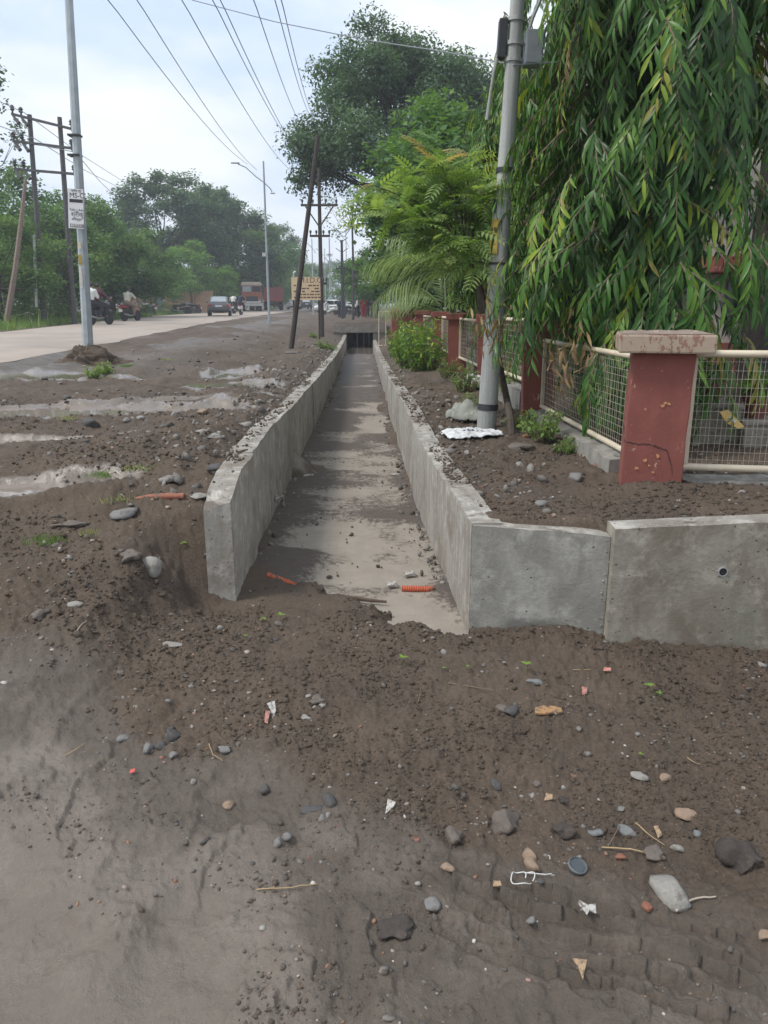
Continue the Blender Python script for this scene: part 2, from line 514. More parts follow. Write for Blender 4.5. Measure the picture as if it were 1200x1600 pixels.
mud = t.mix(t.ramp(t.noise(3.2, 6, 0.62), [(0.48, 0.0), (0.68, 0.8)]), mud, (0.195, 0.163, 0.132))
mud = t.mix(t.ramp(fine, [(0.3, 0.5), (0.55, 0.0)]), mud, (0.075, 0.059, 0.049))
sh = t.attr('sheen')
mud = t.mix(t.math('MULTIPLY', sh, 0.75), mud, (0.215, 0.182, 0.150))
t.col(t.mix(wet, soil, mud))
gl = t.ramp(t.noise(5.5, 5, 0.6), [(0.35, 0.30), (0.65, 0.55)])
gl = t.mix(sh, gl, (0.13, 0.13, 0.13))
t.rough(t.mix(wet, (0.92, 0.92, 0.92), gl))
t.b.inputs['Specular IOR Level'].default_value = 0.4
hh = t.math('ADD', t.math('MULTIPLY', fine, 1.0), t.math('MULTIPLY', grit, 0.45))
amt = t.mix(wet, (1, 1, 1), t.mix(sh, (1.0, 1.0, 1.0), (0.25, 0.25, 0.25)))
t.bump(t.math('MULTIPLY', hh, amt), 0.75, 0.014)
M_SOIL = t.m

# muddy water ---------------------------------------------------------------
t = NT('muddy_water')
t.col(t.mix(t.noise(1.7, 5), (0.205, 0.170, 0.145), (0.28, 0.238, 0.208)))
t.rough(0.03)
t.b.inputs['IOR'].default_value = 1.33
t.bump(t.noise(6, 3), 0.05, 0.01)
M_WATER = t.m
t = NT('green_pool_water')
t.col(t.mix(t.noise(1.7, 4), (0.13, 0.115, 0.07), (0.18, 0.16, 0.10)))
t.rough(0.10); t.b.inputs['IOR'].default_value = 1.33
t.bump(t.noise(6, 3), 0.05, 0.01)
M_POOL = t.m

# road ----------------------------------------------------------------------
t = NT('dusty_road')
v = t.co((1, 0.12, 1))
c = t.mix(t.noise(1.6, 6, 0.65, v), (0.27, 0.222, 0.182), (0.42, 0.355, 0.297))
c = t.mix(t.ramp(t.noise(0.35, 5, 0.6), [(0.48, 0.0), (0.68, 0.6)]), c, (0.20, 0.165, 0.138))
t.col(c); t.rough(0.8); t.bump(t.noise(60, 4), 0.3, 0.006)
M_ROAD = t.m

# concrete --------------------------------------------------------------------
def concrete(name, c0, c1, streak=(9, 9, 0.7), patch=None, pores=True, bump=0.5, stain=None, blob=None):
    t = NT(name)
    big = t.noise(2.4, 6, 0.62); st = t.noise(2.2, 4, 0.6, t.co(streak)); fine = t.noise(45, 5, 0.65)
    c = t.mix(big, c0, c1)
    c = t.mix(t.ramp(st, [(0.40, 0.55), (0.60, 0.0)]), c, lerp3(c0, 0.62))
    c = t.mix(t.ramp(fine, [(0.3, 0.35), (0.6, 0.0)]), c, lerp3(c0, 0.7))
    if stain:
        c = t.mix(t.ramp(t.noise(1.7, 7, 0.68, dist=0.8), [(0.45, 0.0), (0.62, 0.85)]), c, stain)
        c = t.mix(t.ramp(t.noise(7.5, 7, 0.72), [(0.52, 0.0), (0.66, 0.6)]), c, lerp3(c1, 1.2))
    if blob:
        sx = t.n('ShaderNodeSeparateXYZ'); t.l(t.co(), sx.inputs[0])
        q = t.math('ADD', t.math('POWER', t.math('DIVIDE', t.math('SUBTRACT', sx.outputs[0], blob[0]), blob[2]), 2.0), t.math('POWER', t.math('DIVIDE', t.math('SUBTRACT', sx.outputs[2], blob[1]), blob[3]), 2.0))
        q = t.math('ADD', q, t.math('MULTIPLY', t.math('SUBTRACT', t.noise(9, 6, .65), .5), 2.4))
        c = t.mix(t.ramp(q, [(.55, .8), (1.0, 0.)]), c, lerp3(c0, .48))
    if patch:
        c = t.mix(t.ramp(t.noise(3.3, 6, 0.7, dist=0.6), [(0.56, 0.0), (0.63, 0.85)]), c, patch)
    h = t.math('MULTIPLY', fine, 0.6)
    if pores:
        po = t.ramp(t.voro(26), [(0.06, 0.0), (0.16, 1.0)])
        pk = t.ramp(t.voro(26, out='Color'), [(0.52, 0.0), (0.56, 1.0)], 'CONSTANT')
        pm_ = t.math('MULTIPLY', t.math('SUBTRACT', 1.0, po), pk)
        c = t.mix(pm_, c, lerp3(c0, 0.35))
        h = t.math('SUBTRACT', h, t.math('MULTIPLY', pm_, 1.2))
    t.col(c); t.rough(0.86); t.bump(h, bump, 0.012)
    return t.m
M_WALL = concrete('cast_concrete', (0.31, 0.29, 0.255), (0.43, 0.405, 0.36), stain=(0.20, 0.17, 0.135))
M_WALLTOP = concrete('cement_wash', (0.30, 0.28, 0.245), (0.45, 0.425, 0.38), (3, 3, 3), patch=(0.10, 0.077, 0.06), pores=True, bump=0.8, stain=(0.16, 0.13, 0.10))
M_HEAD1 = concrete('grey_cast_concrete', (0.255, 0.246, 0.218), (0.36, 0.35, 0.315), (3, 3, 1.5), stain=(0.150, 0.143, 0.125), blob=(.80, .04, .20, .11))
M_HEAD2 = concrete('olive_cast_concrete', (0.245, 0.226, 0.18), (0.36, 0.335, 0.275), (2, 2, 2), stain=(0.15, 0.122, 0.088))
M_PLINTH = concrete('old_plinth_concrete', (0.23, 0.215, 0.19), (0.36, 0.345, 0.31), (5, 5, 1), patch=(0.09, 0.10, 0.07))
M_SLAB = concrete('slab_concrete', (0.20, 0.18, 0.155), (0.29, 0.265, 0.235), (2, 2, 2))

# drain floor: pale screed under drifts of mud (attribute mud = thickness) --------
t = NT('drain_floor')
mudf = t.attr('mud')
pale = t.mix(t.noise(5, 7, 0.7), (0.20, 0.170, 0.137), (0.345, 0.303, 0.252))
md = t.mix(t.noise(12, 6, 0.65), (0.065, 0.050, 0.040), (0.115, 0.092, 0.075))
fac = t.ramp(t.math('ADD', mudf, t.math('MULTIPLY', t.math('SUBTRACT', t.noise(22, 9, 0.78), 0.5), 1.7)), [(0.36, 0.0), (0.62, 1.0)])
t.col(t.mix(fac, pale, md)); t.rough(t.mix(t.attr('damp'), (0.9, 0.9, 0.9), (0.5, 0.5, 0.5)))
t.bump(t.math('ADD', t.noise(55, 5, 0.65), fac), 0.5, 0.010)
M_FLOOR = t.m

# red painted plaster, worn ------------------------------------------------------
def redpaint(name, base, chip, amount):
    t = NT(name)
    c = t.mix(t.noise(5, 5, 0.6), lerp3(base, 0.82), lerp3(base, 1.15))
    c = t.mix(t.ramp(t.noise(1.6, 5, 0.6, t.co((4, 4, 1))), [(0.5, 0.0), (0.7, 0.45)]), c, lerp3(base, 0.6))
    e = t.ramp(t.noise(11, 6, 0.7, t.co((1.6, 1.6, 0.8)), dist=0.4), [(amount, 0.0), (amount + 0.02, 1.0)])
    c = t.mix(e, c, chip)
    t.col(c); t.rough(0.8)
    t.bump(t.math('SUBTRACT', t.noise(50, 4, 0.6), e), 0.35, 0.006)
    return t.m
M_RED = redpaint('worn_red_paint', (0.225, 0.070, 0.054), (0.45, 0.30, 0.22), 0.625)
M_REDCAP = redpaint('peeling_red_paint', (0.26, 0.14, 0.105), (0.36, 0.285, 0.21), 0.44)
M_CAPTOP = redpaint('dirty_cap_top', (0.24, 0.18, 0.145), (0.36, 0.31, 0.26), 0.58)
M_CREAM = plain('cream_enamel', (0.60, 0.52, 0.39), 0.5, 0.12, 9)
M_WIRE = plain('cream_wire', (0.50, 0.45, 0.36), 0.5, 0.15, 30, bump=0)
M_GALV = plain('galvanised_pole', (0.36, 0.40, 0.42), 0.45, 0.15, 7, metal=0.25)
M_POLE = concrete('pole_grey_paint', (0.33, 0.345, 0.33), (0.44, 0.45, 0.43), (14, 14, 0.5), pores=False, bump=0.25)
M_RUST = plain('rusty_steel', (0.045, 0.034, 0.030), 0.75, 0.3, 12)
M_DARKMET = plain('dark_metal', (0.035, 0.037, 0.042), 0.6, 0.25, 12)
M_HPOLE = plain('weathered_steel_post', (0.075, 0.070, 0.072), 0.7, 0.25, 10)
M_CABLE = plain('cable_sheath', (0.20, 0.215, 0.235), 0.6, 0.1, 3, bump=0)
M_BARK = plain('bark', (0.075, 0.057, 0.044), 0.9, 0.35, 18, bump=0.7, bd=0.015)
M_BARKD = plain('dark_bark', (0.035, 0.030, 0.026), 0.9, 0.35, 14, bump=0.7, bd=0.015)
M_TWIG = plain('twig', (0.17, 0.125, 0.085), 0.85, 0.25, 25, bump=0.2)

def leafmat(name, stops, rough=0.45, trans=0.35):
    t = NT(name)
    c = t.ramp(t.attr('tint'), stops)
    c = t.mix(0.35, c, t.mix(t.noise(3.0, 3), (0.8, 0.8, 0.8), (1.25, 1.25, 1.25)), 'MULTIPLY')
    t.col(c); t.rough(rough); t.b.inputs['Specular IOR Level'].default_value = 0.35
    tr = t.n('ShaderNodeBsdfTranslucent'); t.l(t.mix(1.0, c, (1.25, 1.3, 0.55), 'MULTIPLY'), tr.inputs['Color'])
    mx = t.n('ShaderNodeMixShader'); mx.inputs[0].default_value = trans
    out = t.t.nodes['Material Output']
    t.l(t.b.outputs[0], mx.inputs[1]); t.l(tr.outputs[0], mx.inputs[2]); t.l(mx.outputs[0], out.inputs['Surface'])
    return t.m
# BRIGHT
M_ASHOKA = leafmat('ashoka_leaf', [(0.0, (0.018, 0.055, 0.012)), (0.45, (0.060, 0.160, 0.026)), (0.78, (0.15, 0.275, 0.036)), (0.92, (0.34, 0.40, 0.04)), (1.0, (0.26, 0.17, 0.08))], 0.38, 0.30)
M_NEEM = leafmat('neem_leaf', [(0.0, (0.12, 0.21, 0.065)), (0.6, (0.23, 0.34, 0.12)), (0.88, (0.34, 0.42, 0.15)), (1.0, (0.46, 0.28, 0.17))], 0.5, 0.48)
M_TREE = leafmat('tree_leaf', [(0.0, (0.046, 0.104, 0.040)), (0.5, (0.088, 0.180, 0.060)), (1.0, (0.175, 0.275, 0.075))], 0.6, 0.38)
M_DARKTREE = leafmat('rain_tree_leaf', [(0.0, (0.040, 0.080, 0.046)), (0.5, (0.078, 0.142, 0.078)), (1.0, (0.135, 0.215, 0.105))], 0.55, 0.35)
M_LIGHTTREE = leafmat('young_tree_leaf', [(0.0, (0.072, 0.163, 0.039)), (0.5, (0.130, 0.260, 0.058)), (1.0, (0.260, 0.390, 0.065))], 0.55, 0.4)
M_PALM = leafmat('palm_leaf', [(0.0, (0.14, 0.21, 0.085)), (0.6, (0.26, 0.34, 0.15)), (1.0, (0.42, 0.44, 0.22))], 0.4, 0.4)
M_SHRUB = leafmat('shrub_leaf', [(0.0, (0.065, 0.163, 0.036)), (0.6, (0.156, 0.273, 0.046)), (1.0, (0.468, 0.520, 0.104))], 0.45, 0.4)
M_GRASS = leafmat('grass_blade', [(0.0, (0.078, 0.150, 0.039)), (0.6, (0.156, 0.260, 0.058)), (1.0, (0.364, 0.351, 0.156))], 0.6, 0.3)
M_DRYLEAF = leafmat('dry_leaf', [(0.0, (0.156, 0.098, 0.052)), (1.0, (0.390, 0.273, 0.143))], 0.7, 0.2)

# ================================================================== THE SETTING
# ground: one sheet to the horizon, finest near the lens
th = np.concatenate([np.linspace(-39, 39, 600), np.linspace(39, 321, 70)[1:-1]])
th = np.radians(th)
rr_ = np.concatenate([np.exp(np.arange(math.log(0.9), math.log(12), 0.0046)), np.exp(np.arange(math.log(12), math.log(70), 0.012)), np.exp(np.arange(math.log(70), math.log(900), 0.06))])
rr_ = np.concatenate([[0.25, 0.55], rr_])
TH, RRg = np.meshgrid(th, rr_)
GX = RRg * np.sin(TH); GY = RRg * np.cos(TH)
GZ, GW = terr(GX.ravel(), GY.ravel())
nr, nt = TH.shape
ii = np.arange(nr - 1)[:, None] * nt; jj = np.arange(nt)[None, :]; j2 = (jj + 1) % nt
GF = np.stack([ii + jj, ii + nt + jj, ii + nt + j2, ii + j2], -1).reshape(-1, 4)
GF = GF[:, ::-1]
V = np.stack([GX.ravel(), GY.ravel(), GZ], -1)
GS = ss(0.0, 0.03, pud_mask(GX.ravel(), GY.ravel(), 1.22))
g_me = np_mesh('ground', V, GF, M_SOIL, True, {'wet': np.maximum(GW, GS), 'sheen': GS * np.where(GY.ravel() > 3.6, 1.0, 0.55)})
ground = tag(link('ground', g_me), 'churned dark brown soil and wet grey mud', None, None, 'structure')

# puddles in the hollows
def puddle(i, label, m):
    px, py, rx, ry, a, d = PUD[i]
    r = max(rx, ry) * 1.35
    n = 56
    gx, gy = np.meshgrid(np.linspace(px - r, px + r, n), np.linspace(py - r, py + r, n))
    z, _ = terr(gx.ravel(), gy.ravel())
    pm = pud_mask(gx.ravel(), gy.ravel())
    deep = pm > 0.85 * d
    lev = np.median(z[deep]) + d * 0.60
    ok = ((z < lev + 0.008) & (pm > 0.1 * d)).reshape(n, n)
    fc = []
    for y_ in range(n - 1):
        for x_ in range(n - 1):
            if ok[y_, x_] or ok[y_ + 1, x_] or ok[y_, x_ + 1] or ok[y_ + 1, x_ + 1]:
                fc.append((y_ * n + x_, y_ * n + x_ + 1, (y_ + 1) * n + x_ + 1, (y_ + 1) * n + x_))
    if not fc: return
    fc = np.array(fc); used = np.unique(fc); remap = np.zeros(n * n, int); remap[used] = np.arange(len(used))
    P = np.stack([gx.ravel(), gy.ravel(), np.full(n * n, lev)], -1)[used]
    tag(link('puddle_water', np_mesh('puddle_water', P, remap[fc], m)), label, None, None, 'structure')
labels = ['muddy puddle in the corner nearest the viewer', 'long shallow puddle before the lamp post mound', 'greenish puddle beside the road edge', 'narrow silver puddle on the mud flat',
          'broad silver puddle at the picture edge', 'greenish puddle beside the left drain wall', 'greenish puddle behind the first one by the drain', 'thin wet streak on the mud',
          'shallow puddle joining the long one']
for i in range(1, len(PUD)):
    puddle(i, labels[i], M_POOL if i in (2, 5, 6) else M_WATER)

# road
ys = np.concatenate([np.linspace(-40, 60, 101), np.linspace(62, 560, 120)])
cols = np.linspace(0, 1, 9)
rv = []
for y_ in ys:
    a, b, z = float(roadL(y_)), float(roadR(y_)), float(roadZ(y_))
    for c_ in cols:
        wob = 0.18 * float(fbm(np.array([y_ * 0.6]), np.array([3.0]), 4, 3)[0])
        rv.append((a + (b - a) * c_ + (wob if c_ == 1 else 0), y_, z + 0.03 * (1 - (2 * c_ - 1) ** 2) - (0.05 if c_ in (0, 1) else 0)))
nc = len(cols)
rf = [(i * nc + j, i * nc + j + 1, (i + 1) * nc + j + 1, (i + 1) * nc + j) for i in range(len(ys) - 1) for j in range(nc - 1)]
tag(link('road', np_mesh('road', np.array(rv), np.array(rf), M_ROAD, True)), 'dusty pale brown asphalt road', None, None, 'structure')

# drain floor
fy = np.concatenate([np.arange(3.55, 9, 0.03), np.arange(9, END_Y + 1.5, 0.09)])
fu = np.linspace(0, 1, 44)
FX = xL(fy)[:, None] - 0.02 + (xR(fy) - xL(fy) + 0.04)[:, None] * fu[None]
FY = np.repeat(fy[:, None], len(fu), 1)
drift = fbm(FX * 1.3, FY * 0.8, 141, 4) * 0.34 + fbm(FX * 1.6, FY * 3.0, 151, 4) * 0.30
edge = np.minimum(FX - xL(FY), xR(FY) - FX)
mudt = 0.33 + drift + 0.45 * np.exp(-edge.clip(0) / 0.10) + 0.30 * ss(12, 16, FY) - 0.22 * ss(4.2, 3.8, FY) * 1.0 + 0.32 * ss(0.35, -0.1, FX + 0.65 + 0.0 * FY) 
mudt = np.clip(mudt, 0, 1)
FZ = zFL(FY) + 0.022 * ss(.35, .65, mudt) + 0.004 * fbm(FX * 12, FY * 12, 161, 3)
nfu = len(fu)
ff = np.array([(i * nfu + j, i * nfu + j + 1, (i + 1) * nfu + j + 1, (i + 1) * nfu + j) for i in range(len(fy) - 1) for j in range(nfu - 1)])
tag(link('drain_floor', np_mesh('drain_floor', np.stack([FX.ravel(), FY.ravel(), FZ.ravel()], -1), ff, M_FLOOR, True, {'mud': mudt.ravel(), 'damp': (ss(13, 20, FY) * 0.8).ravel()})),
    'pale cement floor of the drain with drifts of mud', None, None, 'structure')

# standing water at the culvert mouth
wq = []
for y_ in np.linspace(27.5, END_Y + 1.4, 24):
    wq += [(float(xL(y_)) + .005, y_, float(zFL(33)) + 0.028), (float(xR(y_)) - .005, y_, float(zFL(33)) + 0.028)]
tag(link('drain_water', np_mesh('drain_water', np.array(wq), np.array([(2 * i, 2 * i + 1, 2 * i + 3, 2 * i + 2) for i in range(23)]), M_WATER)), 'shallow water standing before the culvert', None, None, 'structure')

# ------------------------------------------------------------------ cast walls
def wall_panel(name, path, zb, zt, thick, side, parent, m, mt, seed, step=0.04, chip=0.012, end_slope=None, rows=14):
    """one cast panel. path(s)->(x,y) along the inner face for s in 0..1; side = unit vector fn towards the outside; zt(x,y) top height"""
    p0, p1 = path(0), path(1)
    L = math.hypot(p1[0] - p0[0], p1[1] - p0[1])
    n = max(6, min(90, int(L / step)))
    S = np.linspace(0, 1, n + 1)
    pts = np.array([path(s) for s in S])
    tx, ty = (p1[0] - p0[0]) / L, (p1[1] - p0[1]) / L
    ox, oy = side
    prof = [(0.0, k / rows) for k in range(rows + 1)] + [(0.34, 1), (0.67, 1), (1.0, 1), (1.0, 0.5), (1.0, 0.0)]
    O = np.array([q[0] for q in prof])[None, :]; Hh = np.array([q[1] for q in prof])[None, :]
    top = np.array([zt(x, y) for x, y in pts])[:, None]
    Z = zb + (top - zb) * Hh
    AL = np.repeat((S * L)[:, None], len(prof), 1); A = AL + seed * 3.7; B = Z + seed
    DN = np.where(O == 0, 0.004 * fbm(A * 2, B * 2, seed, 3) + 0.0009 * np.sin(AL * 2 * PI / 0.11 + seed) * (1 if chip > 0.005 else 0), 0.0)
    DN = DN + np.where((O == 0) & (Hh > 0.93), chip * 0.7 * np.abs(fbm(A * 9, B * 0, seed + 3, 3)), 0.0)
    OO = O * thick + DN
    Z = Z + np.where(Hh == 1, chip * fbm(A * 5, O * 3.0 + 0 * A, seed + 7, 4), 0.0)
    if end_slope:
        fsl = np.clip(1 - AL / end_slope[0], 0, None)
        Z = Z - np.where(Hh > 0.2, fsl * end_slope[1] * (0.25 + O) * Hh * (1 + 0.35 * vnoise(A * 16, B * 9, seed)), 0.0)
    VV = np.stack([pts[:, 0:1] + ox * OO, pts[:, 1:2] + oy * OO, Z], -1).reshape(-1, 3)
    vs = [tuple(q) for q in VV]
    k = len(prof)
    fs = []; mi = []
    for i in range(n):
        for j in range(k - 1):
            fs.append((i * k + j, (i + 1) * k + j, (i + 1) * k + j + 1, i * k + j + 1)); mi.append(1 if rows <= j < rows + 3 else 0)
    fs.append(tuple(range(k))); mi.append(0)
    fs.append(tuple(n * k + j for j in range(k))[::-1]); mi.append(0)
    me = bpy.data.meshes.new(name); me.from_pydata(vs, [], fs)
    me.materials.append(m); me.materials.append(mt)
    bm = bmesh.new(); bm.from_mesh(me)
    bm.faces.ensure_lookup_table()
    for f_, q in zip(bm.faces, mi): f_.material_index = q
    bmesh.ops.recalc_face_normals(bm, faces=bm.faces); bm.to_mesh(me); bm.free()
    return link(name, me, None, parent)

def along(xf, y0, y1):
    return lambda s: (float(xf(y0 + (y1 - y0) * s)), y0 + (y1 - y0) * s)
lw = thing('drain_wall', 'grey concrete drain wall with a broken end, beside the muddy road shoulder', 'wall', (0, 0, 0))
cuts = [4.07, 5.05, 6.4, 8.2, 11.0, 15.0, 20.0, 26.0, END_Y]
for i in range(len(cuts) - 1):
    a, b = cuts[i] + (0.004 if i else 0), cuts[i + 1] - 0.004
    off = (0.010 if i % 2 else 0.0)
    wall_panel('wall_panel', along(lambda y, o=off: xL(y) - o, a, b), -0.55, lambda x, y: float(zLT(y)) + 0.02, WT, (-1, -0.03), lw, M_WALL, M_WALLTOP, 3 + i, 0.04 if b < 12 else 0.12, 0.007, (0.18, 0.05) if i == 0 else None)
rw = thing('drain_wall', 'pale concrete drain wall along the red pillars, unbroken to the culvert', 'wall', (0, 0, 0))
cuts = [3.69, 7.4, 11.5, 16, 21.5, 28.0, END_Y]
for i in range(len(cuts) - 1):
    a, b = cuts[i] + (0.003 if i else 0), cuts[i + 1] - 0.003
    wall_panel('wall_panel', along(lambda y, o=0.004 * (i % 2): xR(y) + o, a, b), -0.55, lambda x, y: float(zRT(y)) + 0.012, WT, (1, 0.03), rw, M_WALL, M_WALLTOP, 23 + i, 0.04 if b < 12 else 0.12, 0.006)
# head walls facing the viewer
def seg(p, q): return lambda s: (p[0] + (q[0] - p[0]) * s, p[1] + (q[1] - p[1]) * s)
z1a, z1b = at(738, 821, 3.68).z, at(938, 838, 3.52).z
hw1 = thing('head_wall', 'short blue-grey concrete head wall at the corner of the drain', 'wall')
wall_panel('wall_panel', seg((0.442, 3.672), (1.081, 3.515)), -0.5, lambda x, y: z1a + (z1b - z1a) * (x - .44) / .63, WT, (0.03, 1), hw1, M_HEAD1, M_WALLTOP, 51, 0.02, 0.006)
z2a, z2b = at(945, 826, 3.46).z, at(1200, 820, 3.36).z
hw2 = thing('head_wall', 'long olive-grey concrete head wall with a round weep hole', 'wall')
wall_panel('wall_panel', seg((1.082, 3.455), (4.2, 3.27)), -0.5, lambda x, y: z2a + (z2b - z2a) * min(1.2, (x - 1.08) / .8), WT, (0.03, 1), hw2, M_HEAD2, M_WALLTOP, 52, 0.03, 0.003)
# broken joint grout between the two
jm = MB(); g_ = random.Random(5)
for _ in range(70):
    z_ = g_.uniform(0.0, z1b - .01); s_ = g_.uniform(.002, .007)
    jm.ellipsoid((1.070 + g_.gauss(-.004, .007), 3.517 + g_.uniform(-.004, .008), z_), (s_, s_ * .8, s_ * g_.uniform(.6, 1.2)), 5, 4)
tag(jm.build('joint_rubble', M_HEAD1, hw1), None, None, None, 'stuff')
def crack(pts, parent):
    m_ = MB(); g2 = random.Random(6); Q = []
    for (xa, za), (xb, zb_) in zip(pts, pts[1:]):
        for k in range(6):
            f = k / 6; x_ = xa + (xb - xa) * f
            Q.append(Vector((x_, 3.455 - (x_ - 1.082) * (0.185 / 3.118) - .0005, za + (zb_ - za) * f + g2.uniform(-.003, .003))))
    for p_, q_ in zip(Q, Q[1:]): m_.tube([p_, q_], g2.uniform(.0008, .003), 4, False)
    m_.build('crack', plain('crack_dark', (0.035, 0.03, 0.026), .95), parent)  # thin dark tubes drawn along the crack line
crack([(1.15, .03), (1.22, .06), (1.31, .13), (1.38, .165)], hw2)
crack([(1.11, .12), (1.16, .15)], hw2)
# weep pipe
wp = at(1134, 897, 3.385)
hm = MB()
prof = [(0.017, 0), (0.021, 0), (0.021, -0.01), (0.017, -0.01)]
nq = 20
for r_, d_ in ((0.0215, 0.004), (0.0215, -0.02)): pass
ring = []
for k in range(nq):
    a = 2 * PI * k / nq
    ring.append((math.cos(a), math.sin(a)))
vsr = [(c_ * 0.023, -0.010, s_ * 0.023) for c_, s_ in ring] + [(c_ * 0.0185, -0.010, s_ * 0.0185) for c_, s_ in ring] + [(c_ * 0.0185, 0.004, s_ * 0.0185) for c_, s_ in ring] + [(c_ * 0.023, 0.012, s_ * 0.023) for c_, s_ in ring]
fsr = []
for k in range(nq):
    k2 = (k + 1) % nq
    fsr += [(k, k2, nq + k2, nq + k), (nq + k, nq + k2, 2 * nq + k2, 2 * nq + k), (3 * nq + k, 3 * nq + k2, k2, k)]
hm.add(vsr, fsr)
wy = 3.455 - (wp.x - 1.082) * (0.185 / 3.118)
pr = hm.build('weep_pipe', plain('grey_pvc', (0.30, 0.31, 0.31), 0.5), hw2, (wp.x, wy - 0.002, wp.z))
MB().lathe([(0.0187, 0), (0.0187, 0.002)], n=20, M=Matrix.Rotation(PI / 2, 4, 'X')).build('pipe_bore', plain('pipe_bore_shade', (0.02, 0.018, 0.016), 0.9), pr, (0, -0.0055, 0))  # black disc in the pipe; its colour paints the shade inside
# honeycombed patches and small holes
hc = MB(); g_ = random.Random(8)
for cx, cz, n_, sx, sz in ((1.235, 0.035, 40, .10, .015), (1.75, 0.155, 18, .04, .03), (1.60, 0.43, 14, .03, .015), (1.30, .05, 30, .06, .03)):
    for _ in range(n_):
        x_ = cx + g_.gauss(0, sx); z_ = cz + g_.gauss(0, sz)
        yy = 3.455 - (x_ - 1.082) * (0.185 / 3.118)
        s_ = g_.uniform(.004, .011)
        hc.ellipsoid((x_, yy + 0.001, z_), (s_, s_ * .7, s_ * .8), 5, 4)
tag(hc.build('honeycomb_patch', M_HEAD2, hw2), None, None, None, 'stuff')

# culvert
cz0, cz1 = float(zFL(END_Y)), at(560, 520, END_Y).z
ctop = at(560, 507, END_Y).z
cx0, cx1 = float(xL(END_Y)), float(xR(END_Y))
cu = thing('culvert', 'dark square culvert mouth under a concrete slab at the end of the drain', 'culvert', (0, 0, 0))
cm = MB()
cm.box(((cx0 + cx1) / 2, END_Y + 4.4, (cz1 + ctop) / 2), (cx1 - cx0 + 1.3, 8.8, ctop - cz1)).build('slab', M_SLAB, cu, bevel=0.02)
cov = []
for i in range(30):
    for j in range(12):
        x_ = cx0 - .62 + (cx1 - cx0 + 1.24) * j / 11; y_ = END_Y + .12 + 8.6 * i / 29
        cov.append((x_, y_, ctop + .02 + .10 * float(np.clip(fbm(np.array([x_ * 1.6]), np.array([y_ * 1.6]), 6, 4)[0] + .25, 0, 1)) * (0 if i in (0,) else 1)))
MB().add(cov, [(i * 12 + j, i * 12 + j + 1, (i + 1) * 12 + j + 1, (i + 1) * 12 + j) for i in range(29) for j in range(11)]).build('mud_cover', M_SOIL, cu, smooth=True)
for x_ in (cx0 - 0.32, cx1 + 0.32):
    MB().box((x_, END_Y + 4.42, cz1 / 2 - 0.2), (0.6, 8.7, cz1 + 0.4 - 0.004)).build('abutment', M_SLAB, cu)
MB().box(((cx0 + cx1) / 2, END_Y + 7.8, (cz0 + cz1) / 2), (cx1 - cx0 + 0.04, 0.1, cz1 - cz0 + 0.5)).build('shade_backing', plain('culvert_shade_black', (0.012, 0.011, 0.011), 0.9), cu)  # near-black sheet: the culvert's inner shade is put into its colour
for k, x_ in enumerate((-0.14, 0.17, 0.42)):
    MB().box((cx0 + 0.6 + x_, END_Y + 0.9 + 0.2 * k, (cz0 + cz1) / 2), (0.05, 0.05, cz1 - cz0)).build('prop', plain('pale_prop', (0.25, 0.24, 0.22), 0.7), cu)

# ================================================================== FENCE
# line of the compound fence: pillar centres (x, y), width, lean (to the right), label
PIL = [
    (1.645, 4.70, 0.345, 0.02, 'cracked red corner pillar with a peeling cap, nearest the viewer'),
    (1.52, 7.62, 0.30, -0.02, 'red fence pillar half hidden by hanging ashoka leaves, just behind the corner pillar'),
    (1.37, 10.2, 0.30, 0.0, 'red fence pillar mostly hidden behind the grey round pole'),
    (1.235, 13.2, 0.30, -0.01, 'red capped fence pillar standing just past the grey round pole'),
    (1.13, 15.8, 0.30, 0.0, 'red capped fence pillar beside the yellow-green bush'),
    (0.93, 19.0, 0.30, 0.0, 'red fence pillar showing behind the yellow-green bush'),
    (0.66, 22.4, 0.30, 0.0, 'small red fence pillar beyond the yellow-green bush'),
    (0.42, 25.6, 0.30, 0.0, 'small red fence pillar next to the far red boundary wall'),
]
CAPZ = at(1000, 551, 4.55).z
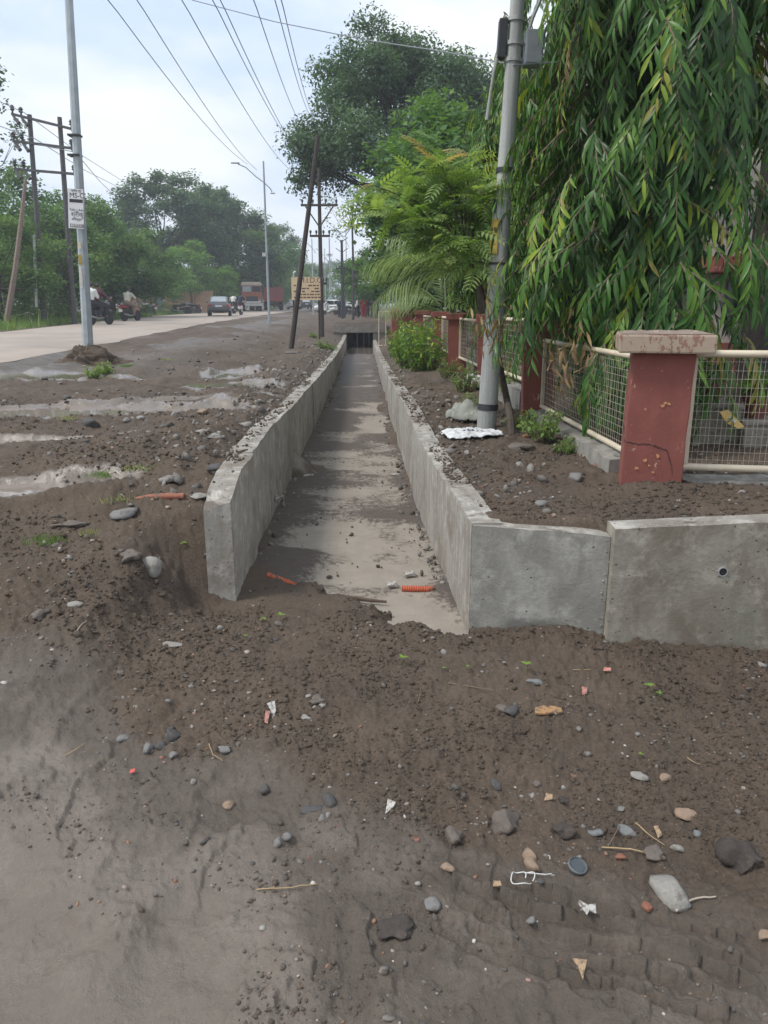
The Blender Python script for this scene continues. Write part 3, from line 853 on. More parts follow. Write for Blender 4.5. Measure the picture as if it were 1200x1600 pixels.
def pillar(x, y, w, lean, label, zt, near=False):
    zb = gz(x, y - w) - 0.25
    root = thing('brick_pillar', label, 'pillar', (x, y, zb), R(-14) if near else R(-6), 'red pillars of the compound fence')
    h = zt - zb
    nz, nx = (26, 8) if near else (8, 3)
    vs = []; fs = []
    # four faces as one swept grid
    per = []
    for k in range(4):
        a = [(-1, -1), (1, -1), (1, 1), (-1, 1)][k]; b = [(1, -1), (1, 1), (-1, 1), (-1, -1)][k]
        for j in range(nx): per.append((a[0] + (b[0] - a[0]) * j / nx, a[1] + (b[1] - a[1]) * j / nx))
    nP = len(per)
    for i in range(nz + 1):
        z = h * i / nz
        for (a, b) in per:
            q = 0.004 * float(vnoise(np.array([a * 3 + x * 9]), np.array([z * 7 + b * 3]), 5)[0])
            cr = 0.0
            vs.append(((a * (w / 2 + q)) + lean * z, b * (w / 2 + q), z))
    for i in range(nz):
        for j in range(nP):
            j2_ = (j + 1) % nP
            fs.append((i * nP + j, i * nP + j2_, (i + 1) * nP + j2_, (i + 1) * nP + j))
    fs.append(tuple(nz * nP + j for j in range(nP)))
    m = MB().add(vs, fs)
    sh = m.build('shaft', M_RED, root, bevel=0.006 if near else 0.0, seg=1)
    cw = w * 1.52 if near else w * 1.25
    ct = 0.105 if near else 0.11
    c = MB().box((lean * h, 0, h + ct / 2), (cw, cw, ct))
    cap = c.build('cap', M_REDCAP if near else M_RED, root, bevel=0.012, seg=2)
    if near:
        tp = []; n_ = 14
        for i in range(n_):
            for j in range(n_):
                u_, v_ = -1 + 2 * i / (n_ - 1), -1 + 2 * j / (n_ - 1)
                e_ = 1 - max(abs(u_), abs(v_)) ** 6
                tp.append((lean * h + u_ * cw * 0.48, v_ * cw * 0.48, h + ct + 0.003 + e_ * 0.012 * (0.6 + float(fbm(np.array([u_ * 4.]), np.array([v_ * 4.]), 9, 3)[0]))))
        MB().add(tp, [(i * n_ + j, (i + 1) * n_ + j, (i + 1) * n_ + j + 1, i * n_ + j + 1) for i in range(n_ - 1) for j in range(n_ - 1)]).build('cap_dirt', M_CAPTOP, cap, smooth=True)
        # crack running round the shaft: dark jagged groove lips
        crk = MB(); g_ = random.Random(3)
        zc = at(1000, 690, 4.55).z - zb
        pts = []
        path = [(-1, 0.5, .06), (-1, 0.0, .05), (-1, -1, -.005), (-.55, -1, -.015), (-.1, -1, -.015), (.15, -1, -.03), (.42, -1, -.05), (.5, -1, -.09), (.62, -1, -.14), (.68, -1, -.2)]
        fin = []
        for (a0, b0, z0), (a1, b1, z1) in zip(path, path[1:]):
            for q in range(5):
                f = q / 5
                fin.append((a0 + (a1 - a0) * f, b0 + (b1 - b0) * f, z0 + (z1 - z0) * f + g_.uniform(-.006, .006)))
        for (a0, b0, z0), (a1, b1, z1) in zip(fin, fin[1:]):
            p = Vector((a0 * w / 2 * 1.012 + lean * (zc + z0), b0 * w / 2 * 1.012, zc + z0)); q = Vector((a1 * w / 2 * 1.012 + lean * (zc + z1), b1 * w / 2 * 1.012, zc + z1))
            crk.tube([p, q], g_.uniform(.0012, .0032), 4, False)
        crk.build('crack', plain('crack_dark', (0.02, 0.014, 0.012), 0.95), sh)
        chips = MB()
        for a, z_, sx, sz in ((.12, .60, .015, .010), (.2, .615, .012, .008), (.32, .61, .01, .01), (-.25, .27, .014, .012), (.15, .30, .010, .016), (-.5, .22, .016, .01), (-.1, .24, .01, .006), (.05, .2, .012, .006), (-.02, .80, .006, .006)):
            pts_ = []
            for k in range(9):
                an = 2 * PI * k / 9; rr = g_.uniform(.6, 1.15)
                pts_.append((a * w / 2 + lean * z_ + math.cos(an) * sx * rr, -w / 2 - 0.0062, z_ + 0.14 + math.sin(an) * sz * rr))
            chips.add(pts_, [tuple(range(9))])
        tag(chips.build('paint_chips', plain('bare_plaster', (0.50, 0.24, 0.12), 0.85, 0.3, 40), sh), None, None, None, 'stuff')
    return root
zt_far = [None]
for i, (x, y, w, ln, lab) in enumerate(PIL):
    if i == 0: zt = CAPZ
    else: zt = float(np.interp(y, [7.6, 10.2, 13.2, 15.8, 19, 22, 26], [at(840, 520, 7.5).z, at(750, 505, 10.1).z, at(720, 500, 13.1).z, at(695, 496, 15.7).z, at(650, 492, 19).z, at(630, 492, 22).z, at(620, 492, 26).z]))
    pillar(x, y, w, ln, lab, zt, i == 0)

def fence_panel(p, q, z0, z1, label, dv, dh, rw, rf, square=False):
    """welded mesh panel between two ground points"""
    p = Vector((p[0], p[1], 0)); q = Vector((q[0], q[1], 0))
    L = (q - p).length; az = math.atan2(q.y - p.y, q.x - p.x)
    root = thing('mesh_fence_panel', label, 'fence', (p.x, p.y, z0), az, 'cream mesh panels of the compound fence')
    h = z1 - z0
    MB().tube([(0, 0, h), (L, 0, h)], rf, 10).build('top_rail', M_CREAM, root, smooth=True)
    MB().tube([(0, 0, 0), (L, 0, 0)], rf, 10).build('bottom_rail', M_CREAM, root, smooth=True)
    MB().box((0.02, 0, h / 2), (0.035, 0.03, h - 2 * rf)).build('side_rail', M_CREAM, root)
    MB().box((L - 0.02, 0, h / 2), (0.035, 0.03, h - 2 * rf)).build('side_rail', M_CREAM, root)
    w = MB(); g_ = random.Random(int(p.x * 100))
    n = int(L / dv)
    for i in range(1, n):
        x = L * i / n + g_.uniform(-.003, .003)
        w.tube([(x, 0.002, rf * .6), (x + g_.uniform(-.005, .005), 0.002 + g_.uniform(-.006, .006), h / 2), (x + g_.uniform(-.003, .003), 0.002, h - rf * .6)], rw, 4, False)
    n = int(h / dh)
    for i in range(1, n):
        z = h * i / n + g_.uniform(-.002, .002)
        w.tube([(0.03, -0.002, z), (L * .5, -0.002 + g_.uniform(-.004, .004), z + g_.uniform(-.004, .004)), (L - 0.03, -0.002, z)], rw, 4, False)
    tag(w.build('wire_mesh', M_WIRE, root), None, None, None, 'stuff')
    return root
zt0 = at(1150, 553, 4.62).z; zb0 = at(1150, 731, 4.62).z
fence_panel((1.83, 4.66), (3.55, 4.38), zb0, zt0, 'cream wire mesh panel to the right of the cracked corner pillar', 0.030, 0.046, 0.0011, 0.022)
zb1 = at(905, 668, 6.0).z; zt1 = at(905, 555, 6.0).z + 0.05
fence_panel((1.60, 4.93), (1.52, 7.44), zb1 - .01, zt1, 'cream wire mesh panel between the corner pillar and the next pillar', 0.045, 0.045, 0.0013, 0.02)
for i, lab in ((1, 'cream wire mesh panel behind the base of the grey round pole'), (2, 'cream wire mesh panel past the grey round pole'), (3, 'cream panel squeezed between the two capped red pillars'), (4, 'mesh panel behind the yellow-green bush')):
    a, b = PIL[i], PIL[i + 1]
    z0 = gz((a[0] + b[0]) / 2, (a[1] + b[1]) / 2) + 0.26
    fence_panel((a[0] + .02, a[1] + a[2] / 2 + .02), (b[0] + .02, b[1] - b[2] / 2 - .02), z0, z0 + 0.62, lab, 0.06, 0.06, 0.002, 0.022)
# plinths under the panels
def plinth(p, q, zt, w, label, seed):
    L = math.hypot(q[0] - p[0], q[1] - p[1])
    tx, ty = (q[0] - p[0]) / L, (q[1] - p[1]) / L
    root = thing('fence_plinth', label, 'plinth', (0, 0, 0), 0, 'concrete plinths under the fence')
    n = max(1, int(L / 1.3))
    for i in range(n):
        a = i / n; b = (i + 1) / n - 0.004 / L
        wall_panel('plinth_block', seg((p[0] + tx * L * a, p[1] + ty * L * a), (p[0] + tx * L * b, p[1] + ty * L * b)), 0.15, lambda x, y: zt, w, (-ty, tx) if -ty > 0 or tx > 0.5 else (ty, -tx), root, M_PLINTH, M_PLINTH, seed + i, 0.03, 0.012, rows=8)
plinth((1.47, 4.94), (1.40, 7.46), zb1 - 0.045, 0.22, 'mossy weathered plinth between the corner pillar and the next pillar', 61)
plinth((1.84, 4.60), (3.6, 4.34), zb0 - 0.075, 0.2, 'low plinth under the mesh panel right of the corner pillar', 71)
plinth((1.37, 7.8), (1.26, 10.03), gz(1.3, 9) + .20, 0.2, 'plinth behind the weeds at the foot of the grey round pole', 81)
# far boundary wall and gate frame
fw = thing('boundary_wall', 'far red boundary wall of upright ribs beyond the bushes', 'wall', (0, 0, 0))
p0, p1 = at(668, 500, 27.5), at(612, 500, 31)
zb_ = gz(p0.x, 28) - .2
for i in range(12):
    f0, f1 = i / 12, (i + 0.93) / 12
    a = p0.lerp(p1, f0); b = p0.lerp(p1, f1)
    az = math.atan2(b.y - a.y, b.x - a.x); c = (a + b) / 2
    MB().box((0, 0, 0), ((b - a).length, 0.12, 1.25), Matrix.Translation((c.x, c.y, zb_ + .62)) @ Matrix.Rotation(az, 4, 'Z')).build('wall_rib', M_RED, fw, bevel=0.01, seg=1)
gt = thing('gate_frame', 'pale rectangular gate frame leaning by the far red wall', 'gate', (0, 0, 0))
ga, gb = at(592, 507, 30.0), at(614, 507, 30.0); gzt = at(592, 486, 30).z; gzb = gz(ga.x, 30.0) - .03
for x_ in (ga.x, (ga.x + gb.x) / 2, gb.x): MB().tube([(x_, 30, gzb), (x_, 30, gzt)], 0.02, 6).build('upright', M_CREAM, gt)
for z_ in (gzb + 0.08, gzt - .03): MB().tube([(ga.x, 29.96, z_), (gb.x, 29.96, z_)], 0.018, 6).build('rail', M_CREAM, gt)

# ================================================================== POLES
def band(root, c, r, w, m=M_DARKMET, name='clamp_band'):
    return MB().lathe([(r, -w / 2), (r + .006, -w / 2), (r + .006, w / 2), (r, w / 2)], c, 18).build(name, m, root, smooth=True)
# the grey round pole
pb = ground_at(760, 668); pb.z -= 0.0
ptop = at(812, -40, pb.y + 0.10)
pole = thing('round_pole', 'leaning grey round pole with a meter box and a painted yellow number patch', 'pole', pb)
ax = (ptop - pb); Lp = ax.length
pole.rotation_euler = Vector((0, 0, 1)).rotation_difference(ax).to_euler()
r0, r1 = 0.082, 0.058
rad = lambda z: r0 + (r1 - r0) * z / Lp
prof = [(r0 + .004, -0.4), (r0 + .004, 0.22), (r0, .24)]
z_a, z_b = 2.23 / 4.4 * Lp, 0
MB().lathe([(rad(z) + (0.006 if z < 1.92 else 0.0), z) for z in (-0.4, 0.5, 1.0, 1.91, 1.925, 2.4, 3.2, Lp)], n=26).build('shaft', M_POLE, pole, smooth=True)
zpx = lambda py: Lp * (668 - py) / 708.0 * (1 + 0.10 * (py - 668) / 708 * 0)
for py, w_ in ((632, .055), (392, .02), (245, .035), (82, .03), (58, .03), (24, .03)):
    z_ = zpx(py)
    band(pole, (0, 0, z_), rad(z_) + .007, w_, M_DARKMET if py > 200 else M_POLE)
# yellow painted number patch: a curved sheet on the shaft
def patch(root, name, z0, z1, a0, a1, m, grow=0.002, n=8):
    vs = []; 
    for i in range(n + 1):
        a = a0 + (a1 - a0) * i / n
        for z in (z0, z1):
            r_ = rad(z) + (0.006 if z < 1.92 else 0.0) + grow
            vs.append((math.cos(a) * r_, math.sin(a) * r_, z))
    return MB().add(vs, [(2 * i, 2 * i + 2, 2 * i + 3, 2 * i + 1) for i in range(n)]).build(name, m, root, smooth=True)
M_YEL = plain('worn_yellow_paint', (0.36, 0.25, 0.05), 0.7, 0.35, 22)
yp = patch(pole, 'number_patch', zpx(378), zpx(322), R(180), R(250), M_YEL, 0.0095)
TEXTS = []
def text(body, size, m, parent, M, name='lettering', ext=0.001, align='CENTER'):
    cu_ = bpy.data.curves.new(name, 'FONT'); cu_.body = body; cu_.size = size; cu_.extrude = ext; cu_.align_x = align; cu_.align_y = 'CENTER'
    cu_.materials.append(m)
    o = bpy.data.objects.new(name, cu_); COL.objects.link(o)
    TEXTS.append((o, name, parent, M, m))
    return o
M_BLACKINK = plain('black_ink', (0.02, 0.02, 0.022), 0.6, 0.1, 20, bump=0)
def on_pole(a, z, r_): return Matrix.Translation((math.cos(a) * r_, math.sin(a) * r_, z)) @ Matrix.Rotation(a + PI / 2, 4, 'Z') @ Matrix.Rotation(PI / 2, 4, 'X')
text('19', 0.075, M_BLACKINK, yp, on_pole(R(218), zpx(341), rad(2) + .020))
text('2', 0.075, M_BLACKINK, yp, on_pole(R(218), zpx(358), rad(2) + .020))
patch(pole, 'blue_sticker', zpx(312), zpx(290), R(176), R(225), plain('blue_sticker_ink', (0.03, 0.06, 0.12), 0.6), 0.010)
# meter box and brackets
zb2, zt2 = zpx(90), zpx(40)
bx_ = MB().box((0.155, -0.02, (zb2 + zt2) / 2), (0.15, 0.13, zt2 - zb2)).build('meter_box', plain('grey_enamel', (0.20, 0.22, 0.23), 0.5), pole, bevel=0.006)
MB().box((0.155, -0.088, (zb2 + zt2) / 2), (0.13, 0.006, (zt2 - zb2) * .92)).build('box_door', plain('grey_enamel', (0.2, .22, .23)), bx_, bevel=0.002, seg=1)
lb = MB().box((-0.105, 0.0, zpx(52)), (0.07, 0.09, zpx(24) - zpx(80))).build('switch_bracket', M_DARKMET, pole, bevel=0.008)
MB().tube([(-0.13, 0, zpx(75)), (-0.155, 0, zpx(100)), (-0.17, 0, zpx(130)), (-0.185, 0, zpx(170))], [.018, .012, .012, .016], 7).build('handle_rod', M_POLE, pole, smooth=True)
MB().tube([(0.08, -.02, zpx(58)), (0.13, -.02, zpx(20)), (0.22, -0.02, zpx(-25))], .016, 6).build('lamp_arm', M_POLE, pole)

# leaning rusty post beside the drain
lb_ = ground_at(455, 545); lt_ = at(497, 212, lb_.y + 0.3)
lp = thing('leaning_post', 'dark rusty steel post leaning over the drain beside the signboard', 'post', (0, 0, 0))
MB().tube([lb_ - (lt_ - lb_) * 0.06, lb_, lt_], [.078, .078, .062], 8).build('shaft', M_RUST, lp)
for f, w_ in ((0.88, .35), (0.80, .25)):
    c = lb_.lerp(lt_, f)
    MB().tube([c + Vector((-.05, -.05, .06)), c + Vector((w_, 0.1, -.02))], .018, 5).build('step_iron', M_RUST, lp)
sl = ground_at(468, 548)
# square lamp post with the poster
qb = ground_at(139, 562); qt = at(106, -30, qb.y + 0.02)
sp = thing('lamp_post', 'pale grey lamp post carrying a white poster, rising from a soil mound', 'lamp post', (0, 0, 0))
axq = (qt - qb)
MB().tube([qb - axq * .03, qb, qt], [.092, .092, .062], 8).build('shaft', M_GALV, sp)
def on_post(px, py, dy=-0.11): 
    return at(px, py, qb.y + dy)
pw = on_post(109, 295); px_ = on_post(131, 357)
wdt, hgt = abs(on_post(131, 325).x - on_post(106, 325).x), pw.z - px_.z
pc = (on_post(106, 295) + on_post(131, 357)) / 2; 
post = MB().box((0, 0, 0), (wdt, 0.006, hgt)).build('poster', plain('poster_paper', (0.62, 0.63, 0.64), 0.7, 0.08, 5), sp)
post.matrix_local = Matrix.Translation(pc) @ Matrix.Rotation(R(4.5), 4, 'Y') @ Matrix.Rotation(R(-6), 4, 'Z')
def ptxt(body, u, v, size, m=M_BLACKINK):
    return text(body, size, m, post, Matrix.Translation((u * wdt, -0.0045, v * hgt)) @ Matrix.Rotation(PI / 2, 4, 'X'), ext=0.0008)
ptxt('प्रवेश सुरु', 0.05, .45, .05)
ptxt('MS-C', 0.08, .33, .115)
MB().box((0.03 * wdt, -0.0045, .20 * hgt), (wdt * .86, 0.003, hgt * .085)).build('print_bar', M_BLACKINK, post)
ptxt('संगणक', .03, .20, .055, plain('white_ink', (0.7, 0.7, 0.7), 0.7, 0.05))
ptxt('Tally | Adv', .04, -.03, .058)
ptxt('श्रीकृ', .08, -.15, .105)
ptxt('कॉम्प्युटर', .05, -.27, .05)
bar2 = MB().box((0.05 * wdt, -0.0045, -.43 * hgt), (wdt * .9, 0.003, hgt * .09)).build('print_bar', plain('grey_ink', (0.16, 0.16, 0.17), 0.7, .1), post)
text('8379321', 0.06, plain('white_ink', (0.7, 0.7, 0.7)), post, Matrix.Translation((0.05 * wdt, -0.0075, -.43 * hgt)) @ Matrix.Rotation(PI / 2, 4, 'X'), ext=0.0008)
for a, b, m_ in ((378, 388, M_CREAM), (398, 414, M_YEL), (418, 440, plain('torn_paper', (0.55, 0.54, 0.5), .8)), (440, 450, plain('torn_paper', (.55, .54, .5)))):
    c = on_post(124 + (a - 378) * .05, (a + b) / 2, -0.098); h_ = abs(on_post(124, a).z - on_post(124, b).z)
    MB().box((c.x, c.y, c.z), (0.05, 0.004, h_)).build('torn_sticker', m_, sp)
for py in (212, 243):
    c = on_post(117, py, 0.0); MB().box((c.x, c.y, c.z), (0.19, 0.19, 0.03)).build('strap', M_DARKMET, sp)
# mound at its foot
def mound(name, c, rx, ry, h, label, seed, m=M_SOIL):
    n, k = 26, 30; vs = [(0, 0, h)]; fs = []
    for i in range(1, n + 1):
        f = i / n
        for j in range(k):
            a = 2 * PI * j / k
            q = np.array([math.cos(a) * f * 3 + seed]); q2 = np.array([math.sin(a) * f * 3])
            nz_ = float(fbm(q, q2, seed, 4)[0]); n2 = float(fbm(q * 4, q2 * 4, seed + 3, 3)[0])
            x = math.cos(a) * rx * f * (1 + .2 * nz_); y = math.sin(a) * ry * f * (1 + .2 * nz_)
            vs.append((x, y, h * (1 - f ** 1.3) + (0.16 * h * nz_ + 0.12 * h * n2) * (1 - f ** 4) - 0.10 * f ** 3 + (gz(c.x + x, c.y + y) - c.z) * f))
    for j in range(k):
        fs.append((0, 1 + j, 1 + (j + 1) % k))
        for i in range(n - 1):
            a, b = 1 + i * k, 1 + (i + 1) * k
            fs.append((a + j, b + j, b + (j + 1) % k, a + (j + 1) % k))
    o = MB().add(vs, fs).build(name, m, None, c, smooth=False)
    return tag(o, label, 'soil mound', None, 'thing')
mound('soil_mound', Vector((qb.x + .05, qb.y - .1, qb.z)), 0.75, 0.6, 0.30, 'dark heap of soil round the foot of the poster lamp post', 4)

def street_lamp(px, base_py, top_py, y, label, arm=1.0, group='street lamps along the road', z_base=None):
    b = at(px, base_py, y)
    if z_base is None: b.z = gz(b.x, b.y)
    h = at(px, top_py, y).z - b.z
    root = thing('street_lamp', label, 'street lamp', b, 0, group)
    MB().tube([(0, 0, -.1), (0, 0, h)], [.075, .042], 8).build('shaft', M_GALV, root, smooth=True)
    a = MB().tube([(-1.30 * arm, 0, h * .985), (-.9 * arm, 0, h * .965), (-.4 * arm, 0, h * .91), (0, 0, h * .875), (.3 * arm, 0, h * .84), (.38 * arm, 0, h * .82)], .028, 6).build('arm', M_GALV, root, smooth=True)
    MB().box((-1.42 * arm, 0, h * .99), (.42 * arm, .16, .05)).build('lamp_head', M_GALV, root, bevel=.01)
    MB().box((.42 * arm, 0, h * .812), (.22 * arm, .12, .05)).build('lamp_head', M_GALV, root, bevel=.01)
    return root, h
sl1, h1 = street_lamp(421, 508, 252, 42.0, 'tall slim street lamp with a curved double arm, between the sedan and the signboard')
MB().box((-0.12, -.05, h1 * .44), (0.2, .15, .18)).build('control_box', plain('pale_box', (0.5, .5, .5), .6), sl1, bevel=.01)
for px, bp, tp, y, lab in ((490, 497, 372, 75, 'slim street lamp just left of the crossarm pole, behind the signboard'), (509, 492, 388, 98, 'slim far street lamp right of the crossarm pole'), (519, 489, 403, 120, 'small far street lamp carrying the white road sign'), (527, 487, 420, 150, 'tiny street lamp, farthest of the row over the road'), (542, 487, 360, 92, 'slim far pole beside the black spiked pole')):
    street_lamp(px, bp, tp, y, lab, 0.7)
# white road sign on the far lamp
rs = at(519, 452, 119.7)
t_ = thing('road_sign', 'small white rectangular road sign far down the road', 'sign', rs)
MB().box((0, 0, 0), (0.9, .05, .55)).build('plate', plain('sign_white', (0.6, .62, .62), .5, .05), t_)
MB().box((0, -.03, 0), (0.06, .02, .5)).build('divider', plain('sign_grey', (0.3, .3, .3), .5, .05), t_)

# crossarm power poles along the drain
def insulator(parent, p, s=1.0, m=None):
    return MB().lathe([(.02 * s, 0), (.02 * s, .05 * s), (.05 * s, .07 * s), (.03 * s, .1 * s), (.05 * s, .12 * s), (.02 * s, .16 * s)], p, 8).build('insulator', m or M_DARKMET, parent)
def power_pole(px, base_py, top_py, y, arms, label, brace=True, r=.11, m=M_RUST):
    b = at(px, base_py, y); b.z = gz(b.x, b.y)
    h = at(px, top_py, y).z - b.z
    root = thing('power_pole', label, 'power pole', b, 0, 'power poles along the drain')
    MB().tube([(0, 0, -.2), (0, 0, h)], [r, r * .65], 8).build('shaft', m, root)
    for py, hw_ in arms:
        z = at(px, py, y).z - b.z; w_ = hw_ / FPX * y
        c = MB().box((0, -.09, z), (2 * w_, .07, .09)).build('crossarm', m, root)
        for s in (-.92, -.35, .35, .92): insulator(c, (s * w_, -.09, z + .045), 1.2)
        if brace and hw_ > 20:
            for s in (-1, 1): MB().tube([(s * .75 * w_, -.1, z - .05), (0, -.1, z - .75 * w_ - .3)], .03, 5).build('brace', m, root)
    return root
power_pole(503, 512, 262, 35.0, ((321, 27), (369, 15), (443, 9)), 'crossarm power pole standing behind the leaning rusty post')
pp = power_pole(535.5, 492, 375, 60.0, ((420, 9), ), 'black spiked pole beyond the culvert, right of the crossarm pole', False, .14, M_DARKMET)
for k in range(4):
    z = 5.8 - k * .75
    for s in (-1, 1): MB().tube([(0, 0, z - .3), (s * .45, 0, z)], .025, 5).build('spike', M_DARKMET, pp)
power_pole(539, 490, 424, 75.0, ((430, 5),), 'thin black pole beyond the spiked pole', False, .1, M_DARKMET)
power_pole(516.5, 491, 372, 88.0, ((400, 4),), 'far thin pole with a small round fitting', False, .1, M_GALV)

# signboard
sb0, sb1 = at(455, 433, 33.0), at(501, 469, 33.0)
sg = thing('signboard', 'cream signboard reading M.I.D.C on two dark posts behind the leaning post', 'signboard', (0, 0, 0))
cx_, cz_ = (sb0.x + sb1.x) / 2, (sb0.z + sb1.z) / 2; w_, h_ = sb1.x - sb0.x, sb0.z - sb1.z
bd = MB().box((cx_, 33, cz_), (w_, .04, h_)).build('board', plain('cream_board', (0.62, 0.46, 0.29), .6, .1, 4), sg, bevel=.008)
for x_ in (sb0.x + .06, sb1.x - .08): MB().tube([(x_, 33.05, gz(x_, 33) - .1), (x_, 33.05, sb0.z - .02)], .04, 6).build('leg', M_RUST, sg)
MB().tube([(sb0.x + .1, 33.0, sb0.z - .01), (sb0.x + .12, 33.0, sb0.z + .18), (sb0.x + .2, 33, sb0.z + .22)], .04, 6).build('lamp_fitting', M_GALV, sg)
def stxt(body, u, v, size, m): return text(body, size, m, bd, Matrix.Translation((cx_ + u * w_, 33 - .023, cz_ + v * h_)) @ Matrix.Rotation(PI / 2, 4, 'X'), ext=0.002)
M_BRN = plain('brown_ink', (0.10, 0.06, 0.04), .7, .1)
stxt('M.I.D.C', 0.16, .36, .30, M_BRN)
g_ = random.Random(4)
for r_ in range(5):
    x = -.42
    while x < .42:
        q = g_.uniform(.05, .16)
        if g_.random() < .8: MB().box((cx_ + (x + q / 2) * w_, 33 - .0225, cz_ + (.14 - r_ * .13) * h_), (q * w_, .003, h_ * .06)).build('print_line', M_BRN, bd)
        x += q + .03

# H-frame pole across the road
ya = 38.0
hb0, ht0 = at(70, 512, ya), at(46, 179, ya)
hb1, ht1 = at(116, 500, ya), at(93, 183, ya)
hf = thing('h_frame_pole', 'dark twin-post electricity frame with three crossarms beside the far road edge', 'power pole', (0, 0, 0))
for b, t__ in ((hb0, ht0), (hb1, ht1)): MB().tube([b - (t__ - b) * .1, t__], [.14, .10], 6).build('post', M_HPOLE, hf)
for (xa, y0_), (xb, y1_) in (((18, 178), (114, 202)), ((20, 220), (114, 232)), ((22, 264), (118, 272))):
    a, b = at(xa, y0_, ya - .12), at(xb, y1_, ya - .12)
    arm = MB().tube([a, b], .075, 4).build('crossarm', M_HPOLE, hf)
    for f in (.02, .16, .98): 
        p = a.lerp(b, f); insulator(arm, (p.x, p.y, p.z + .03), 2.2)
        MB().tube([p + Vector((0, 0, -.05)), p + Vector((.28, -.1, -.4))], [.05, .10], 6).build('strain_insulator', M_HPOLE, arm)
MB().tube([at(75, 390, ya), at(112, 388, ya)], .03, 4).build('tie', M_HPOLE, hf)
MB().tube([at(78, 472, ya), at(118, 474, ya)], .03, 4).build('tie', M_HPOLE, hf)
MB().tube([at(82, 450, ya), at(105, 395, ya)], .03, 4).build('brace', M_HPOLE, hf)
lt = thing('leaning_timber', 'thin weathered timber leaning among the trees left of the twin-post frame', 'timber', (0, 0, 0))
MB().tube([at(10, 505, 34), at(24, 420, 34.2), at(33, 345, 34.5), at(40, 280, 34.8)], [.13, .11, .09, .06], 6).build('shaft', plain('weathered_timber', (0.20, 0.15, 0.12), .85, .25), lt)
wp_ = thing('white_marker_post', 'slim white post in front of the trees, left of the twin-post frame', 'post', (0, 0, 0))
MB().tube([at(57, 480, 37), at(53, 367, 37)], .06, 6).build('shaft', plain('marker_white', (.5, .52, .5), .6), wp_)

# ================================================================== OVERHEAD CABLES
def cable(pts, r, label, group='overhead cables above the drain'):
    o = MB().tube(pts, r, 5).build('overhead_cable', M_CABLE)
    return tag(o, label, 'cable', group, 'thing')
def span(a, b, ya_, yb_, y0, y1, sag=0.25, n=24):
    A, B = at(*a, ya_), at(*b, yb_)
    out = []
    for i in range(n + 1):
        y = y0 + (y1 - y0) * i / n; f = (y - A.y) / (B.y - A.y)
        p = A + (B - A) * f
        p.z += -sag * 4 * f * (1 - f) if 0 <= f <= 1 else 0
        out.append(p)
    return out
WL = [((170, 0), (385, 255), 'thin overhead cable, leftmost of those over the road'), ((215, 0), (400, 264), 'thin overhead cable, second from the left over the road'),
      ((285, 0), (450, 262), 'darker overhead cable running down the middle of the sky'), ((333, 0), (468, 240), 'left cable of the close pair right of the middle cable'),
      ((345, 0), (473, 246), 'right cable of the close pair right of the middle cable'), ((397, 0), (473, 196), 'overhead cable right of the close pair, meeting the rain tree low'),
      ((430, 0), (487, 184), 'left cable of the pair nearest the rain tree'), ((440, 0), (491, 184), 'right cable of the pair nearest the rain tree')]
for a, b, lab in WL:
    cable(span(a, b, 12.0, 34.0, -6, 34.4), .0075, lab)
pc_ = pole.matrix_basis @ Vector((0, 0, zpx(92)))
cable([at(300, 0, 13.0), at(430, 34, 12.0), at(570, 62, 10.3), at(690, 80, 8.4), Vector((pc_.x, pc_.y - .08, pc_.z)), at(880, 96, 7.0), at(960, 99, 6.9)], .006, 'lone slack cable crossing the sky sideways to the grey round pole', None)
for a, b, c, lab in (((-20, 150), (38, 176), (222, 302), 'top cable of the twin-post frame'), ((-20, 190), (55, 217), (208, 304), 'middle cable of the twin-post frame'), ((60, 226), (118, 238), (195, 320), 'lowest cable of the twin-post frame')):
    cable([at(*a, 37.5), at(*b, 37.6), at((b[0] + c[0]) / 2, (b[1] + c[1]) / 2 + 5, 55), at(*c, 80)], .018, lab, 'cables of the twin-post frame')

# turn the lettering into meshes
_dg = bpy.context.evaluated_depsgraph_get()
for o, name, parent, M, m in TEXTS:
    me = bpy.data.meshes.new_from_object(o.evaluated_get(_dg))
    if len(me.materials) == 0: me.materials.append(m)
    q = link(name, me, None, parent); q.matrix_local = M
for o, *_ in TEXTS:
    cu_ = o.data; bpy.data.objects.remove(o); bpy.data.curves.remove(cu_)

# ================================================================== VEGETATION
def leaf_blade(nseg, width, wave=0.0, curl=0.15, pw=0.8):
    """long leaf along +X, width along Y, normal +Z; two strips folded on the midrib"""
    vs = []; fs = []
    for i in range(nseg + 1):
        t_ = i / nseg; w = width * math.sin(PI * min(1, max(0.0, t_) ** pw)) + (0.002 if 0 < i < nseg else 0)
        z = -curl * t_ * t_
        wv = wave * math.sin(t_ * PI * 4.5)
        vs += [(t_, -w, z + w * .35 + wv), (t_, 0, z), (t_, w, z + w * .35 - wv)]
    for i in range(nseg):
        a = i * 3; b = a + 3
        fs += [(a, b, b + 1, a + 1), (a + 1, b + 1, b + 2, a + 2)]
    return np.array(vs), np.array(fs)
def frames(Xd, Nd):
    X = nrm(Xd); Y = nrm(np.cross(Nd, X)); Z = np.cross(X, Y)
    return np.stack([X, Y, Z], -1)

